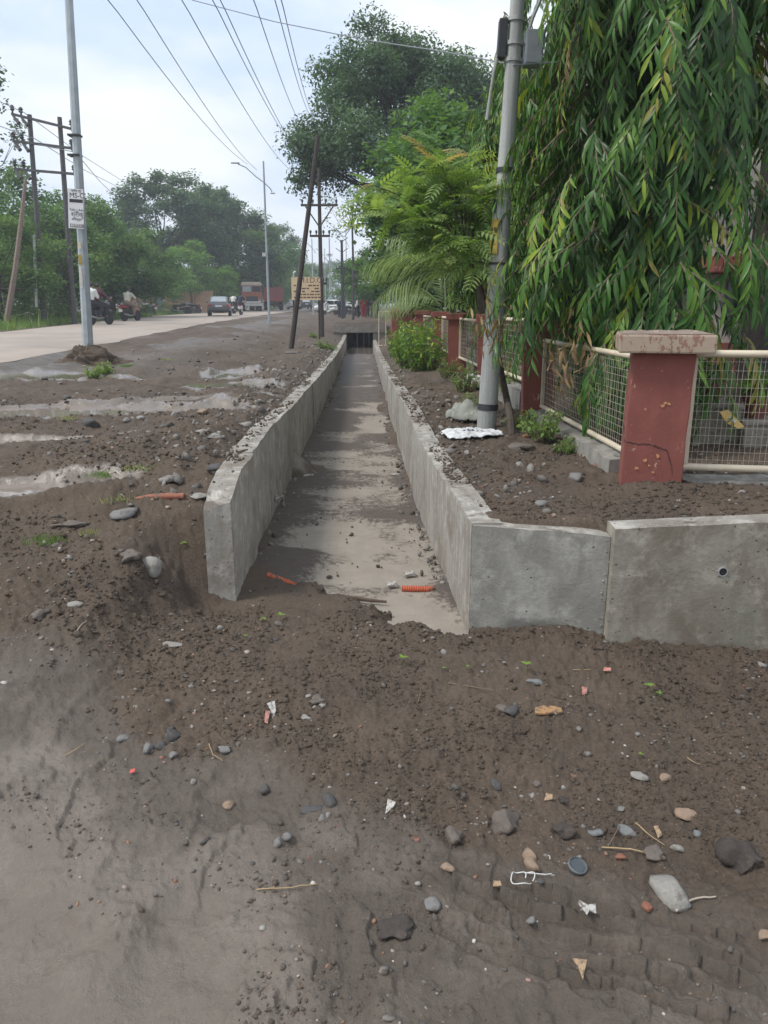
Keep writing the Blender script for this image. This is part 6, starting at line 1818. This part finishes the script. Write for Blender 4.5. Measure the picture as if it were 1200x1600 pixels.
RK = [
    (790, 1287, 50, 'earth', .85, 'largest rough grey-brown boulder in the soil, front of the drain'), (707, 1311, 30, 'earth', .8, 'round earthy stone left of the large boulder'), (1045, 1395, 54, 'pale', .7, 'big pale angular stone right of the bottle cap'),
    (1160, 1345, 66, 'clod', .75, 'big dark wet clod at the edge right of the pale angular stone'), (800, 1113, 30, 'dark', .7, 'dark rounded stone beside the orange tile shard'), (783, 1108, 22, 'earth', .7, 'smaller stone touching the dark rounded one'),
    (838, 1066, 28, 'blue', .35, 'flat blue-grey stone under the head wall joint'), (491, 1265, 40, 'dark', .35, 'flat dark stone with a pale flake, middle of the wet mud'), (516, 1252, 24, 'dark', .7, 'dark stone next to the flat dark one'), (504, 1280, 14, 'grey', .7, 'small grey stone below the flat dark one'),
    (447, 1315, 18, 'grey', .8, 'right stone of the small pair in the mud'), (434, 1323, 14, 'grey', .8, 'left stone of the small pair in the mud'), (674, 1416, 26, 'grey', .5, 'grey flat-topped stone beside the tyre track'), (833, 1357, 24, 'tan', .8, 'orange-tan lump below its twin near the wire ring'), (824, 1341, 22, 'tan', .8, 'orange-tan lump above its twin near the wire ring'),
    (980, 1303, 30, 'blue', .6, 'pale bluish stone right of the dark shard'), (1075, 1277, 36, 'tan', .4, 'flat tan stone in the stony soil'), (928, 1303, 30, 'blue', .35, 'thin blue-grey shard leaning in the soil'), (880, 1298, 38, 'clod', .7, 'dark clod just right of the large boulder'),
    (352, 1176, 22, 'grey', .8, 'grey stone at the edge of the wet mud'), (269, 1155, 28, 'dark', 1.0, 'dark pointed stone of the cluster in the mud'), (250, 1170, 20, 'dark', .7, 'dark stone left of the pointed one'), (234, 1172, 17, 'grey', .7, 'grey stone at the end of the mud cluster'), (271, 1183, 16, 'grey', .6, 'small grey stone below the pointed one'), (192, 1156, 20, 'grey', .7, 'lone grey stone left of the mud cluster'),
    (355, 1263, 18, 'tan', .7, 'small tan stone alone in the mud'), (412, 1237, 16, 'dark', 1.0, 'small dark upright stone in the mud'), (497, 1098, 26, 'earth', .7, 'earthy stone in the slope below the drain mouth'), (477, 1123, 18, 'pale', .5, 'pale flat pebble below the earthy stone'),
    (234, 893, 34, 'pale', 1.0, 'pale upright rock near the broken wall end'), (206, 870, 34, 'earth', .7, 'grey boulder behind the pale upright rock'), (120, 946, 28, 'pale', .6, 'pale stone on the dark bank'), (62, 965, 30, 'earth', .6, 'earthy stone left of the pale stone on the bank'),
    (143, 664, 30, 'dark', .9, 'dark cube-like stone out on the mud flat'), (220, 657, 16, 'pale', .7, 'pale stone right of the dark cube-like one'), (198, 658, 12, 'grey', .7, 'small grey stone right of the dark cube-like one'), (318, 645, 16, 'tan', .7, 'tan stone near the greenish puddle'),
    (108, 818, 56, 'earth', .25, 'flat dark slab lying in the soil'), (190, 803, 42, 'grey', .35, 'flat broken stone below the terracotta pipe'), (312, 776, 40, 'pale', .3, 'pale slab beside the terracotta pipe end'), (334, 683, 26, 'pale', .4, 'pale flat rubble by the left drain wall'), (316, 676, 24, 'pale', .35, 'pale broken flake left of the wall rubble'), (386, 664, 20, 'pale', .5, 'pale rubble piece against the left drain wall'), (340, 734, 32, 'dark', .6, 'dark clod leaning on the left wall top'),
    (696, 1356, 24, 'tan', .4, 'flat tan stone left of the wire ring'), (650, 1312, 16, 'brick', .5, 'orange brick bit in the wet mud'), (1014, 1421, 18, 'brick', .7, 'brick bit below the pale angular stone'), (1196, 1464, 28, 'tan', .6, 'tan stone cut by the picture edge'), (1024, 1336, 36, 'earth', .35, 'flat brown rubble above the pale angular stone'), (968, 1340, 18, 'brick', .5, 'small brick bit by the twig'), (830, 1447, 16, 'grey', .8, 'grey pebble above the tyre track'), (843, 1400, 10, 'dark', .8, 'small dark pebble by the tyre track'),
    (1057, 1330, 22, 'pale', .7, 'pale stone above the pale angular one'), (1040, 1218, 20, 'tan', .7, 'tan stone high in the stony soil'), (1000, 1217, 26, 'pale', .4, 'pale flake high in the stony soil'), (776, 1228, 18, 'dark', .7, 'dark stone above the large boulder'), (882, 1252, 20, 'clod', .7, 'small clod above the large clod'), (972, 1265, 14, 'grey', .7, 'grey pebble beside the flat tan stone'), (1090, 1305, 14, 'blue', .5, 'little blue-grey flake right of the pale bluish stone'),
    (733, 842, 24, 'pale', .5, 'pale chip at the drain corner'), (900, 748, 22, 'grey', .5, 'grey flake before the corner pillar'), (820, 700, 54, 'earth', .3, 'broad stone slab lying past the white sack'), (826, 682, 20, 'brick', .5, 'brown brick piece on the stone slab'), (845, 788, 24, 'grey', .4, 'grey flat stone near the right wall corner'), (640, 672, 16, 'pale', .6, 'pale stone on the right drain wall'),
    (460, 552, 26, 'grey', .35, 'flat slab at the foot of the leaning post'), (548, 848, 12, 'dark', .7, 'dark lump on the drain floor'), (620, 1455, 62, 'clod', .35, 'low dark clod of mud near the picture bottom'),
]
for i, q in enumerate(RK):
    px, py, w, c, fl_, lab = q
    rock(px, py, w, c, fl_, lab, 200 + i, 1.0 + .5 * ((i * 37) % 10) / 10, 0, 'clod' if c == 'clod' else 'stone', 4 if c in ('clod', 'earth') else 11, .34 if c in ('clod', 'earth') else .15, 'soil_clod' if c == 'clod' else 'stone')

# gravel and crumbs of soil: nobody could count them
def scatter(name, n, size, seed, tint_f, m, label, wet_keep, rmax=11.0, rmin=1.35, flat=(.45, .95), tmpl=I1, sink=.25, sig=.55, smax=.022):
    g = np.random.default_rng(seed)
    r = np.exp(g.uniform(math.log(rmin), math.log(rmax), n * 2)); a = R(1) * g.uniform(-36, 36, n * 2)
    x = r * np.sin(a); y = r * np.cos(a)
    z, w = terr(x, y)
    dL = xL(y) - x; dR = x - xR(y)
    inwall = ((dL > -.01) & (dL < WT + .01) & (y > 4.0)) | ((dR > -.01) & (dR < WT + .01) & (y > 3.6)) | ((x > .43) & (y > HW(x) - .02) & (y < HW(x) + WT))
    drain = (dL < 0) & (dR < 0) & (y > 4.4)
    clus = fbm(x * 2.2, y * 2.2, seed, 3)
    keep = ~inwall & (pud_mask(x, y) < .02) & (g.random(n * 2) < np.where(w > .5, wet_keep, 1.0) * np.clip(.42 + 1.3 * clus, .04, 1)) & ~(drain & (g.random(n * 2) < .95)) & (x > roadR(y) + 1)
    idx = np.nonzero(keep)[0][:n]; x, y, z, w = x[idx], y[idx], z[idx], w[idx]
    if True:
        ind = drain[idx]; z = np.where(ind, zFL(y) + .008, z)
    k = len(idx)
    s = np.minimum(size * np.exp(g.normal(0, sig, k)), smax) * np.clip(r[idx] / 3.0, .8, 1.45)
    Mt = rand_rot(k, g) * np.stack([g.uniform(.7, 1.4, k), g.uniform(.6, 1.1, k), g.uniform(.5, 1., k)], -1)[:, None, :] * s[:, None, None]
    Mt[:, 2, :] *= g.uniform(*flat, k)[:, None]
    v0 = tmpl[0] * (1 + .22 * np.random.default_rng(seed + 1).normal(size=(len(tmpl[0]), 1)).clip(-1, 1))
    lv, lf = inst(v0, tmpl[1], Mt, np.stack([x, y, z + s * sink], -1))
    o = link(name, np_mesh(name, lv, lf, m, False, {'tint': np.repeat(tint_f(g, k), len(v0)), 'wet': np.repeat(w, len(v0)), 'sheen': np.zeros(k * len(v0))}))
    return tag(o, label, None, None, 'stuff')
t = NT('gravel_mix')
c_ = t.ramp(t.attr('tint'), [(0., (.06, .055, .05)), (.3, (.14, .125, .11)), (.55, (.22, .205, .185)), (.74, (.30, .28, .25)), (.82, (.26, .16, .10)), (.92, (.24, .10, .06)), (1., (.50, .48, .44))])
c_ = t.mix(t.ramp(t.noise(30, 5, .7), [(.5, 0.), (.64, .8)]), c_, (.085, .066, .053))
t.col(c_); t.rough(.85); t.bump(t.noise(120, 4), .4, .004); M_GRAVEL = t.m
scatter('gravel', 6000, .0046, 5, lambda g, k: g.random(k) ** 1.25, M_GRAVEL, 'small mixed gravel lying in the soil', .38, sink=.05)
scatter('soil_crumbs', 44000, .0046, 6, lambda g, k: g.random(k), M_SOIL, 'crumbs and small clods of dark soil', .26, rmax=9.5, flat=(.6, 1.), tmpl=I1, sink=.1, sig=.55, smax=.016)
scatter('far_rubble', 2200, .016, 8, lambda g, k: g.random(k) ** 1.1 * .8, M_GRAVEL, 'scattered stones and clods over the shoulder of the road', .35, rmax=34., sig=.5, smax=.05, rmin=8.5)
# rubble along the drain wall tops and feet
g = np.random.default_rng(15)
n = 900
yy = np.exp(g.uniform(math.log(4.4), math.log(26), n)); sd_ = g.random(n) < .5
xx = np.where(sd_, xL(yy) - WT - np.abs(g.normal(.02, .35, n)), np.where(g.random(n) < .45, xR(yy) + WT + np.abs(g.normal(.02, .18, n)), xL(yy) - WT - np.abs(g.normal(.1, .6, n))))
zz_, _ = terr(xx, yy); s = np.minimum(.012 * np.exp(g.normal(0, .6, n)), .05)
Mt = rand_rot(n, g) * np.stack([np.full(n, 1.5), np.full(n, 1.), np.full(n, .55)], -1)[:, None, :] * s[:, None, None]
lv, lf = inst(I1[0] * (1 + .2 * g.normal(size=(len(I1[0]), 1)).clip(-1, 1)), I1[1], Mt, np.stack([xx, yy, zz_ + s * .3], -1))
tag(link('rubble', np_mesh('rubble', lv, lf, M_GRAVEL, False, {'tint': np.repeat(.25 + .5 * g.random(n), len(I1[0]))})), 'broken concrete rubble strewn beside the drain walls', None, None, 'stuff')
n = 500
yy = np.exp(g.uniform(math.log(4.4), math.log(22), n)); sd_ = g.random(n) < .4
of = np.abs(g.normal(0, .07, n)); xx = np.where(sd_, xL(yy) + of, xR(yy) - of); s = np.minimum(.010 * np.exp(g.normal(0, .55, n)), .04)
Mt = rand_rot(n, g) * np.stack([np.full(n, 1.4), np.full(n, 1.), np.full(n, .6)], -1)[:, None, :] * s[:, None, None]
lv, lf = inst(I1[0] * (1 + .2 * g.normal(size=(len(I1[0]), 1)).clip(-1, 1)), I1[1], Mt, np.stack([xx, yy, zFL(yy) + .015 + s * .3], -1))
tag(link('drain_rubble', np_mesh('drain_rubble', lv, lf, M_GRAVEL, False, {'tint': np.repeat(.1 + .5 * g.random(n), len(I1[0]))})), 'dark rubble and crumbs along the foot of the drain walls', None, None, 'stuff')
# soil and crumbs spilt on the wall tops
n = 5200
yy = np.exp(g.uniform(math.log(3.75), math.log(24), n)); sd_ = (g.random(n) < .42) & (yy > 4.3)
u_ = g.random(n); cl = fbm(yy * 1.6, sd_ * 7.0, 9, 3)
kp = cl + g.normal(0, .2, n) > .05; yy, sd_, u_ = yy[kp], sd_[kp], u_[kp]; n = len(yy)
xx = np.where(sd_, xL(yy) - WT * (.25 + .75 * u_), xR(yy) + WT * (.2 + .8 * u_)); zz_ = np.where(sd_, zLT(yy) + .02, zRT(yy) + .012)
s = np.minimum(.0045 * np.exp(g.normal(0, .7, n)), .016)
lv, lf = inst(I1[0], I1[1], rand_rot(n, g) * s[:, None, None] * np.array([1.3, 1, .7])[None, None, :], np.stack([xx, yy, zz_ + s * .1], -1))
tag(link('spilt_soil', np_mesh('spilt_soil', lv, lf, M_SOIL, False, {'wet': np.zeros(len(lv))})), 'soil crumbs spilt along the wall tops', None, None, 'stuff')

# ---- litter
def sheet(name, px, py, L, W, m, label, cat, seed, crumple=.25, rz=0., thick=.0, n=26, puff=.0, ny=None):
    p = ground_at(px, py); ny = ny or n
    u, v = np.meshgrid(np.linspace(-1, 1, n), np.linspace(-1, 1, ny)); u, v = u.ravel(), v.ravel()
    e = fbm(u * 1.1 + seed, v * 1.1, seed, 2); e2 = np.abs(fbm(u * 2.6 + v + seed, v * 1.9 - u * .6, seed + 3, 4, .5))
    x = u * L / 2 * (1 + .10 * fbm(v * 2 + seed, u * 0, 3, 3)); y = v * W / 2 * (1 + .16 * fbm(u * 2 + seed, v * 0, 5, 3))
    z = (puff * np.sqrt(np.clip(1 - np.maximum(np.abs(u), np.abs(v)) ** 3, 0, 1)) + crumple * W * (.35 * e + .5 * e2) * .5)
    ca, sa = math.cos(rz), math.sin(rz); X, Y = x * ca - y * sa, x * sa + y * ca
    gzv, _ = terr(p.x + X, p.y + Y, False)
    Zw = np.maximum(gzv - p.z, -.02) * .9 + np.maximum(z, 0) + .03
    top = np.stack([X, Y, Zw], -1)
    f = np.array([(j * n + i, j * n + i + 1, (j + 1) * n + i + 1, (j + 1) * n + i) for j in range(ny - 1) for i in range(n - 1)])
    if thick > 0:
        bot = top - np.array([0, 0, thick]); k = len(top)
        bd_ = [j * n for j in range(ny)]
        rim = [i for i in range(n)] + [j * n + n - 1 for j in range(1, ny)] + [(ny - 1) * n + i for i in range(n - 2, -1, -1)] + [j * n for j in range(ny - 2, 0, -1)]
        sf = np.array([(rim[i], rim[(i + 1) % len(rim)], rim[(i + 1) % len(rim)] + k, rim[i] + k) for i in range(len(rim))])
        f = np.concatenate([f, f[:, ::-1] + k, sf[:, ::-1]]); top = np.concatenate([top, bot])
    o = link(name, np_mesh(name, top, f, m, True), None, None, p)
    return tag(o, label, cat, None, 'thing')
t = NT('printed_white_sack')
base = t.mix(t.noise(9, 5), (.52, .53, .53), (.70, .70, .70))
tcn = t.co((1, 1, 1))
sp3 = t.n('ShaderNodeSeparateXYZ'); t.l(tcn, sp3.inputs[0])
band_ = t.math('MULTIPLY', t.ramp(t.math('ABSOLUTE', t.math('SUBTRACT', sp3.outputs[0], .02)), [(.09, 1.), (.10, 0.)]), t.ramp(t.math('ABSOLUTE', sp3.outputs[1]), [(.035, 1.), (.05, 0.)]))
ink = t.math('MULTIPLY', band_, t.ramp(t.noise(34, 2, .4, t.co((1, .45, 1))), [(.50, 0.), (.53, 1.)]))
t.col(t.mix(ink, base, (.06, .08, .10))); t.rough(.4); t.bump(t.noise(60, 4), .15, .003)
M_SACKW = t.m
sheet('plastic_sack', 735, 685, .46, .36, M_SACKW, 'crumpled white plastic sack with dark print beside the drain wall', 'sack', 3, .22, R(14), .008, 44, .02)
sheet('cement_sack', 728, 656, .36, .28, plain('dusty_sack', (.27, .275, .24), .85, .2, 12), 'dusty grey sack half buried at the foot of the grey round pole', 'sack', 7, .55, R(-20), .02, 30, .10)
sheet('plastic_bag', 742, 606, .20, .26, plain('white_plastic', (.50, .51, .50), .4, .1, 12), 'white plastic bag caught in the weeds behind the pole', 'bag', 9, .8, R(50), .01, 24, .12)
M_SCRAPW = dirty('white_scrap', (.52, .50, .46)); M_SCRAPT = dirty('tan_scrap', (.42, .29, .17)); M_ORANGE = redpaint('muddy_orange_pipe', (.56, .15, .075), (.16, .115, .085), .56)
def shard(name, px, py, poly, m, label, cat, tilt=(0, 0, 0), th_=.004, sc=1.0):
    p = ground_at(px, py); dep = p.y * cP - (p.z - EYE) * sP; k = dep / FPX * sc
    o = MB().prism([(a * k, b * k * 1.5) for a, b in poly], -th_ / 2, th_ / 2).build(name, m, None, p + Vector((0, 0, .010)), bevel=th_ * .2, seg=1)
    o.rotation_euler = tilt; return tag(o, label, cat, 'scraps on the ground', 'thing')
shard('tile_shard', 857, 1115, [(-23, -6), (-20, 4), (-4, 9), (12, 8), (22, 5), (22, -2), (6, -3), (-8, -6)], dirty('orange_shard', (.40, .225, .10), .55), 'orange tile shard lying right of the dark rounded stone', 'shard', (R(6), R(3), 0), .012)
shard('paper_scrap', 424, 1118, [(-9, 8), (2, 12), (7, 2), (5, -12), (0, 0)], M_SCRAPW, 'folded white paper scrap on the brown slope', 'scrap', (R(38), R(10), 0), .003)
shard('plastic_scrap', 418, 1126, [(-4, 8), (3, 8), (2, -8), (-4, -6)], dirty('pink_scrap', (.5, .22, .18)), 'pink strip beside the folded white paper scrap', 'scrap', (R(25), 0, 0), .003)
shard('tile_shard', 610, 1263, [(-9, -9), (-3, 9), (9, 3), (4, -3)], M_SCRAPW, 'white pointed shard at the edge of the wet mud', 'shard', (R(20), R(-10), 0), .006)
shard('tile_shard', 908, 1517, [(-11, 10), (12, 8), (5, -2), (-2, -13), (-5, 0)], M_SCRAPT, 'tan three-cornered shard near the picture bottom', 'shard', (R(12), 0, 0), .005)
shard('plastic_scrap', 917, 1436, [(-15, 3), (-12, 8), (0, 4), (14, 6), (12, -5), (2, -3), (-4, -8), (-8, -2)], M_SCRAPW, 'torn white plastic scrap above the tyre track', 'scrap', (R(15), R(8), 0), .003)
shard('paper_scrap', 207, 1209, [(-3, -4), (-4, 3), (3, 5), (4, -1)], plain('red_scrap', (.55, .10, .08), .5, .1), 'tiny red scrap in the wet mud', 'scrap')
shard('paper_scrap', 913, 1084, [(-5, -5), (-3, 5), (5, 4), (3, -4)], dirty('pink_scrap', (.5, .22, .18)), 'tiny pink scrap left of the two-leaved seedling', 'scrap', (R(30), 0, 0))
shard('paper_scrap', 948, 1053, [(-7, -2), (-4, 3), (7, 2), (5, -3)], dirty('salmon_scrap', (.6, .25, .20)), 'salmon scrap under the olive head wall', 'scrap', (R(20), 0, 0))
shard('paper_scrap', 857, 1250, [(-8, -4), (-3, 5), (7, 3), (5, -3)], M_SCRAPT, 'small tan curl above the thin blue-grey shard', 'scrap', (R(25), 0, 0))
shard('paper_scrap', 1028, 1305, [(-3, -7), (-5, 6), (2, 7), (5, -4)], M_SCRAPT, 'small tan strip right of the pale bluish stone', 'scrap', (R(25), 0, 0))
shard('tile_shard', 776, 1397 - 0, [(-7, -3), (-5, 4), (6, 4), (7, -3)], M_SCRAPT, 'little tan brick flake beside the tyre track start', 'shard', (R(5), 0, 0), .006)
shard('plastic_scrap', 270, 1010, [(-17, 3), (-12, 6), (14, 2), (17, -3), (0, -5), (-14, -3)], plain('grey_scrap', (.22, .2, .18), .7, .1), 'grey flattened scrap on the slope below the wall end', 'scrap', (R(8), 0, 0))
# wire ring
p = ground_at(806, 1376); wr_ = []
for k in range(30):
    a = 2 * PI * k / 22; wr_.append((math.cos(a) * (.028 + .006 * math.sin(a * 2)) + k * .0012, math.sin(a) * .028, .008 + .006 * math.sin(a * 3)))
tag(MB().tube(wr_ + [(.09, .012, .01), (.11, .02, .006)], .0016, 6).build('wire_loop', plain('white_wire', (.6, .6, .58), .4, .05), None, p), 'loop of thin white wire by the orange-tan lumps', 'wire', None, 'thing')
# bottle cap
p = ground_at(901, 1362)
bc = thing('bottle_cap', 'grey-blue round bottle cap lying in the soil', 'bottle cap', p + Vector((0, 0, .012)), 0); bc.rotation_euler = (R(14), R(8), 0)
MB().lathe([(.0, 0), (.027, 0), (.029, .004), (.029, .012), (.027, .014), (.026, .006), (.0, .005)], n=26).build('shell', plain('blue_grey_plastic', (.15, .17, .18), .4, .1), bc, smooth=True)
MB().lathe([(.015, .007), (.022, .007), (.022, .009), (.015, .009)], n=20).build('liner', plain('dark_liner', (.06, .07, .08), .4, .1), bc)
# twigs and straws
M_STRAW = plain('straw', (.38, .27, .15), .8, .15, 20, bump=0)
def stick(pts, r, m, label, name='twig', lift=.008):
    P = [ground_at(*q) + Vector((0, 0, lift)) for q in pts]
    Q = []
    for a, b in zip(P, P[1:]):
        for k in range(4): Q.append(a.lerp(b, k / 4) + Vector((0, random.uniform(-.002, .002), random.uniform(-.001, .002))))
    Q.append(P[-1]); n = len(Q)
    tag(MB().tube(Q, [r * (1 - .5 * i / n) for i in range(n)], 6).build(name, m), label, name.replace('_', ' '), 'twigs and straws on the ground', 'thing')
for pts, r, m, lab in (([(401, 1396), (445, 1391), (495, 1386)], .0022, M_STRAW, 'long straw lying in the wet mud'), ([(100, 1185), (118, 1175), (131, 1165)], .002, M_STRAW, 'short straw in the mud left of the stone cluster'), ([(327, 1168), (333, 1183), (348, 1192)], .002, M_STRAW, 'bent straw right of the stone cluster'),
                       ([(940, 1328), (985, 1330), (1040, 1346)], .0028, M_STRAW, 'long dry root above the pale angular stone'), ([(993, 1290), (1015, 1310), (1038, 1325)], .002, M_STRAW, 'thin root crossing toward the flat brown rubble'), ([(1055, 1428), (1080, 1412), (1118, 1405)], .004, plain('pale_root', (.36, .31, .25), .8), 'thick pale forked root right of the pale angular stone'),
                       ([(700, 1070), (740, 1076), (772, 1084)], .0025, M_TWIG, 'thin brown twig on the slope below the corner'), ([(653, 1100), (658, 1085), (657, 1078)], .002, M_TWIG, 'short twig standing in the slope'), ([(950, 1325), (965, 1300), (975, 1285)], .0018, M_TWIG, 'curved rootlet above the long dry root'), ([(1074, 1188), (1085, 1195), (1095, 1198)], .002, M_STRAW, 'short straw in the stony soil at right'),
                       ([(895, 1050), (915, 1050), (922, 1051)], .0018, M_STRAW, 'short straw under the olive head wall'), ([(120, 990), (128, 980), (136, 975)], .003, plain('pale_root', (.36, .31, .25)), 'pale chip of wood on the dark bank')):
    stick(pts, r, m, lab)
def dpt(px, py, z=.02):
    q = atz(px, py, z); return Vector((q.x, q.y, float(zFL(q.y)) + z))
tag(MB().tube([dpt(527, 930, .03), dpt(550, 934, .03), dpt(580, 938, .028), dpt(604, 940, .025)], [.010, .012, .011, .007], 7).build('stick', plain('dark_wood', (.085, .055, .04), .85, .25)), 'dark wooden stick lying across the drain floor', 'stick', None, 'thing')
tag(MB().tube([dpt(513, 965, .02), dpt(522, 950, .05)], [.004, .002], 5).build('twig', M_TWIG), 'little twig on the drain floor before the dark stick', 'twig', 'twigs and straws on the ground', 'thing')
def corrugated(a, b, r, label):
    a, b = Vector(a), Vector(b); n = 72; P = [a.lerp(b, i / n) for i in range(n + 1)]
    rd = [r * (1 + .20 * (1 if i % 4 < 2 else -1)) for i in range(n + 1)]
    return tag(MB().tube(P, rd, 12).build('corrugated_pipe', M_ORANGE, smooth=False), label, 'pipe', 'orange corrugated pipes in the drain', 'thing')
corrugated(dpt(418, 897, .07), dpt(480, 921, -.006), .016, 'orange corrugated pipe poking out of the left soil slope into the drain')
corrugated(dpt(628, 919, .012), dpt(678, 920, .02), .018, 'short orange corrugated pipe stub at the foot of the right drain wall')
# terracotta pipe on the bank
a, b = ground_at(212, 779), ground_at(287, 778)
tp = thing('terracotta_pipe', 'broken terracotta pipe half buried in the left bank', 'pipe', (0, 0, 0))
M_TC = redpaint('muddy_terracotta', (.30, .115, .07), (.13, .095, .07), .53)
MB().tube([a + Vector((0, 0, -.004)), a.lerp(b, .3) + Vector((0, 0, .004)), a.lerp(b, .7) + Vector((0, 0, .006)), b + Vector((0, 0, .002))], [.012, .019, .021, .020], 14).build('barrel', M_TC, tp, smooth=True)
MB().lathe([(.012, -.002), (.020, -.002), (.020, .002), (.012, .002)], n=14, M=Matrix.Translation(b + Vector((.001, 0, .002))) @ Matrix.Rotation(PI / 2, 4, 'Y')).build('broken_rim', M_TC, tp)
# white scraps in the drain
for px, py, w, lab in ((482, 738, .13, 'white plaster flake lying by the left wall in the drain'), (640, 895, .09, 'pale cement flake at the right edge of the drain floor'), (618, 737, .10, 'white scrap beside the right wall on the drain floor'), (612, 912, .08, 'pale flake before the orange pipe stub')):
    q = dpt(px, py, .025)
    o = MB().prism([(-w / 2, -.03), (-w * .3, .03), (w * .1, .02), (w / 2, .03), (w * .35, -.03), (0, -.02)], -.006, .006).build('plaster_flake', M_SCRAPW, None, q); o.rotation_euler = (R(6), R(4), .4)
    tag(o, lab, 'flake', 'flakes on the drain floor', 'thing')
q = at(437, 781, 6.15)
cupv = MB(); g_ = random.Random(2)
for k in range(14):
    a = g_.uniform(0, 6.28); cupv.tube([(0, 0, 0), (.03 * math.cos(a), .02 * math.sin(a), g_.uniform(-.03, .03)), (.045 * math.cos(a + .6), .02, g_.uniform(-.045, .04))], [.008, .006, .003], 4)
tag(cupv.build('plastic_wad', M_SCRAPW, None, Vector((float(xL(6.2)) + .03, 6.2, q.z))), 'white frayed plastic wad stuck on the left drain wall joint', 'plastic wad', None, 'thing')

# ================================================================== AIR
hz = MB().box((-20, 190, 30), (680, 560, 66)).build('haze', None)
mh = bpy.data.materials.new('haze_air'); mh.use_nodes = True
nt_ = mh.node_tree; nt_.nodes.remove(nt_.nodes['Principled BSDF'])
pv = nt_.nodes.new('ShaderNodeVolumePrincipled'); pv.inputs['Color'].default_value = (.86, .92, 1.0, 1); pv.inputs['Density'].default_value = 0.0013
pv.inputs['Anisotropy'].default_value = .2
nt_.links.new(pv.outputs[0], nt_.nodes['Material Output'].inputs['Volume'])
hz.data.materials.append(mh)
tag(hz, 'pale morning haze in the air', None, None, 'stuff')
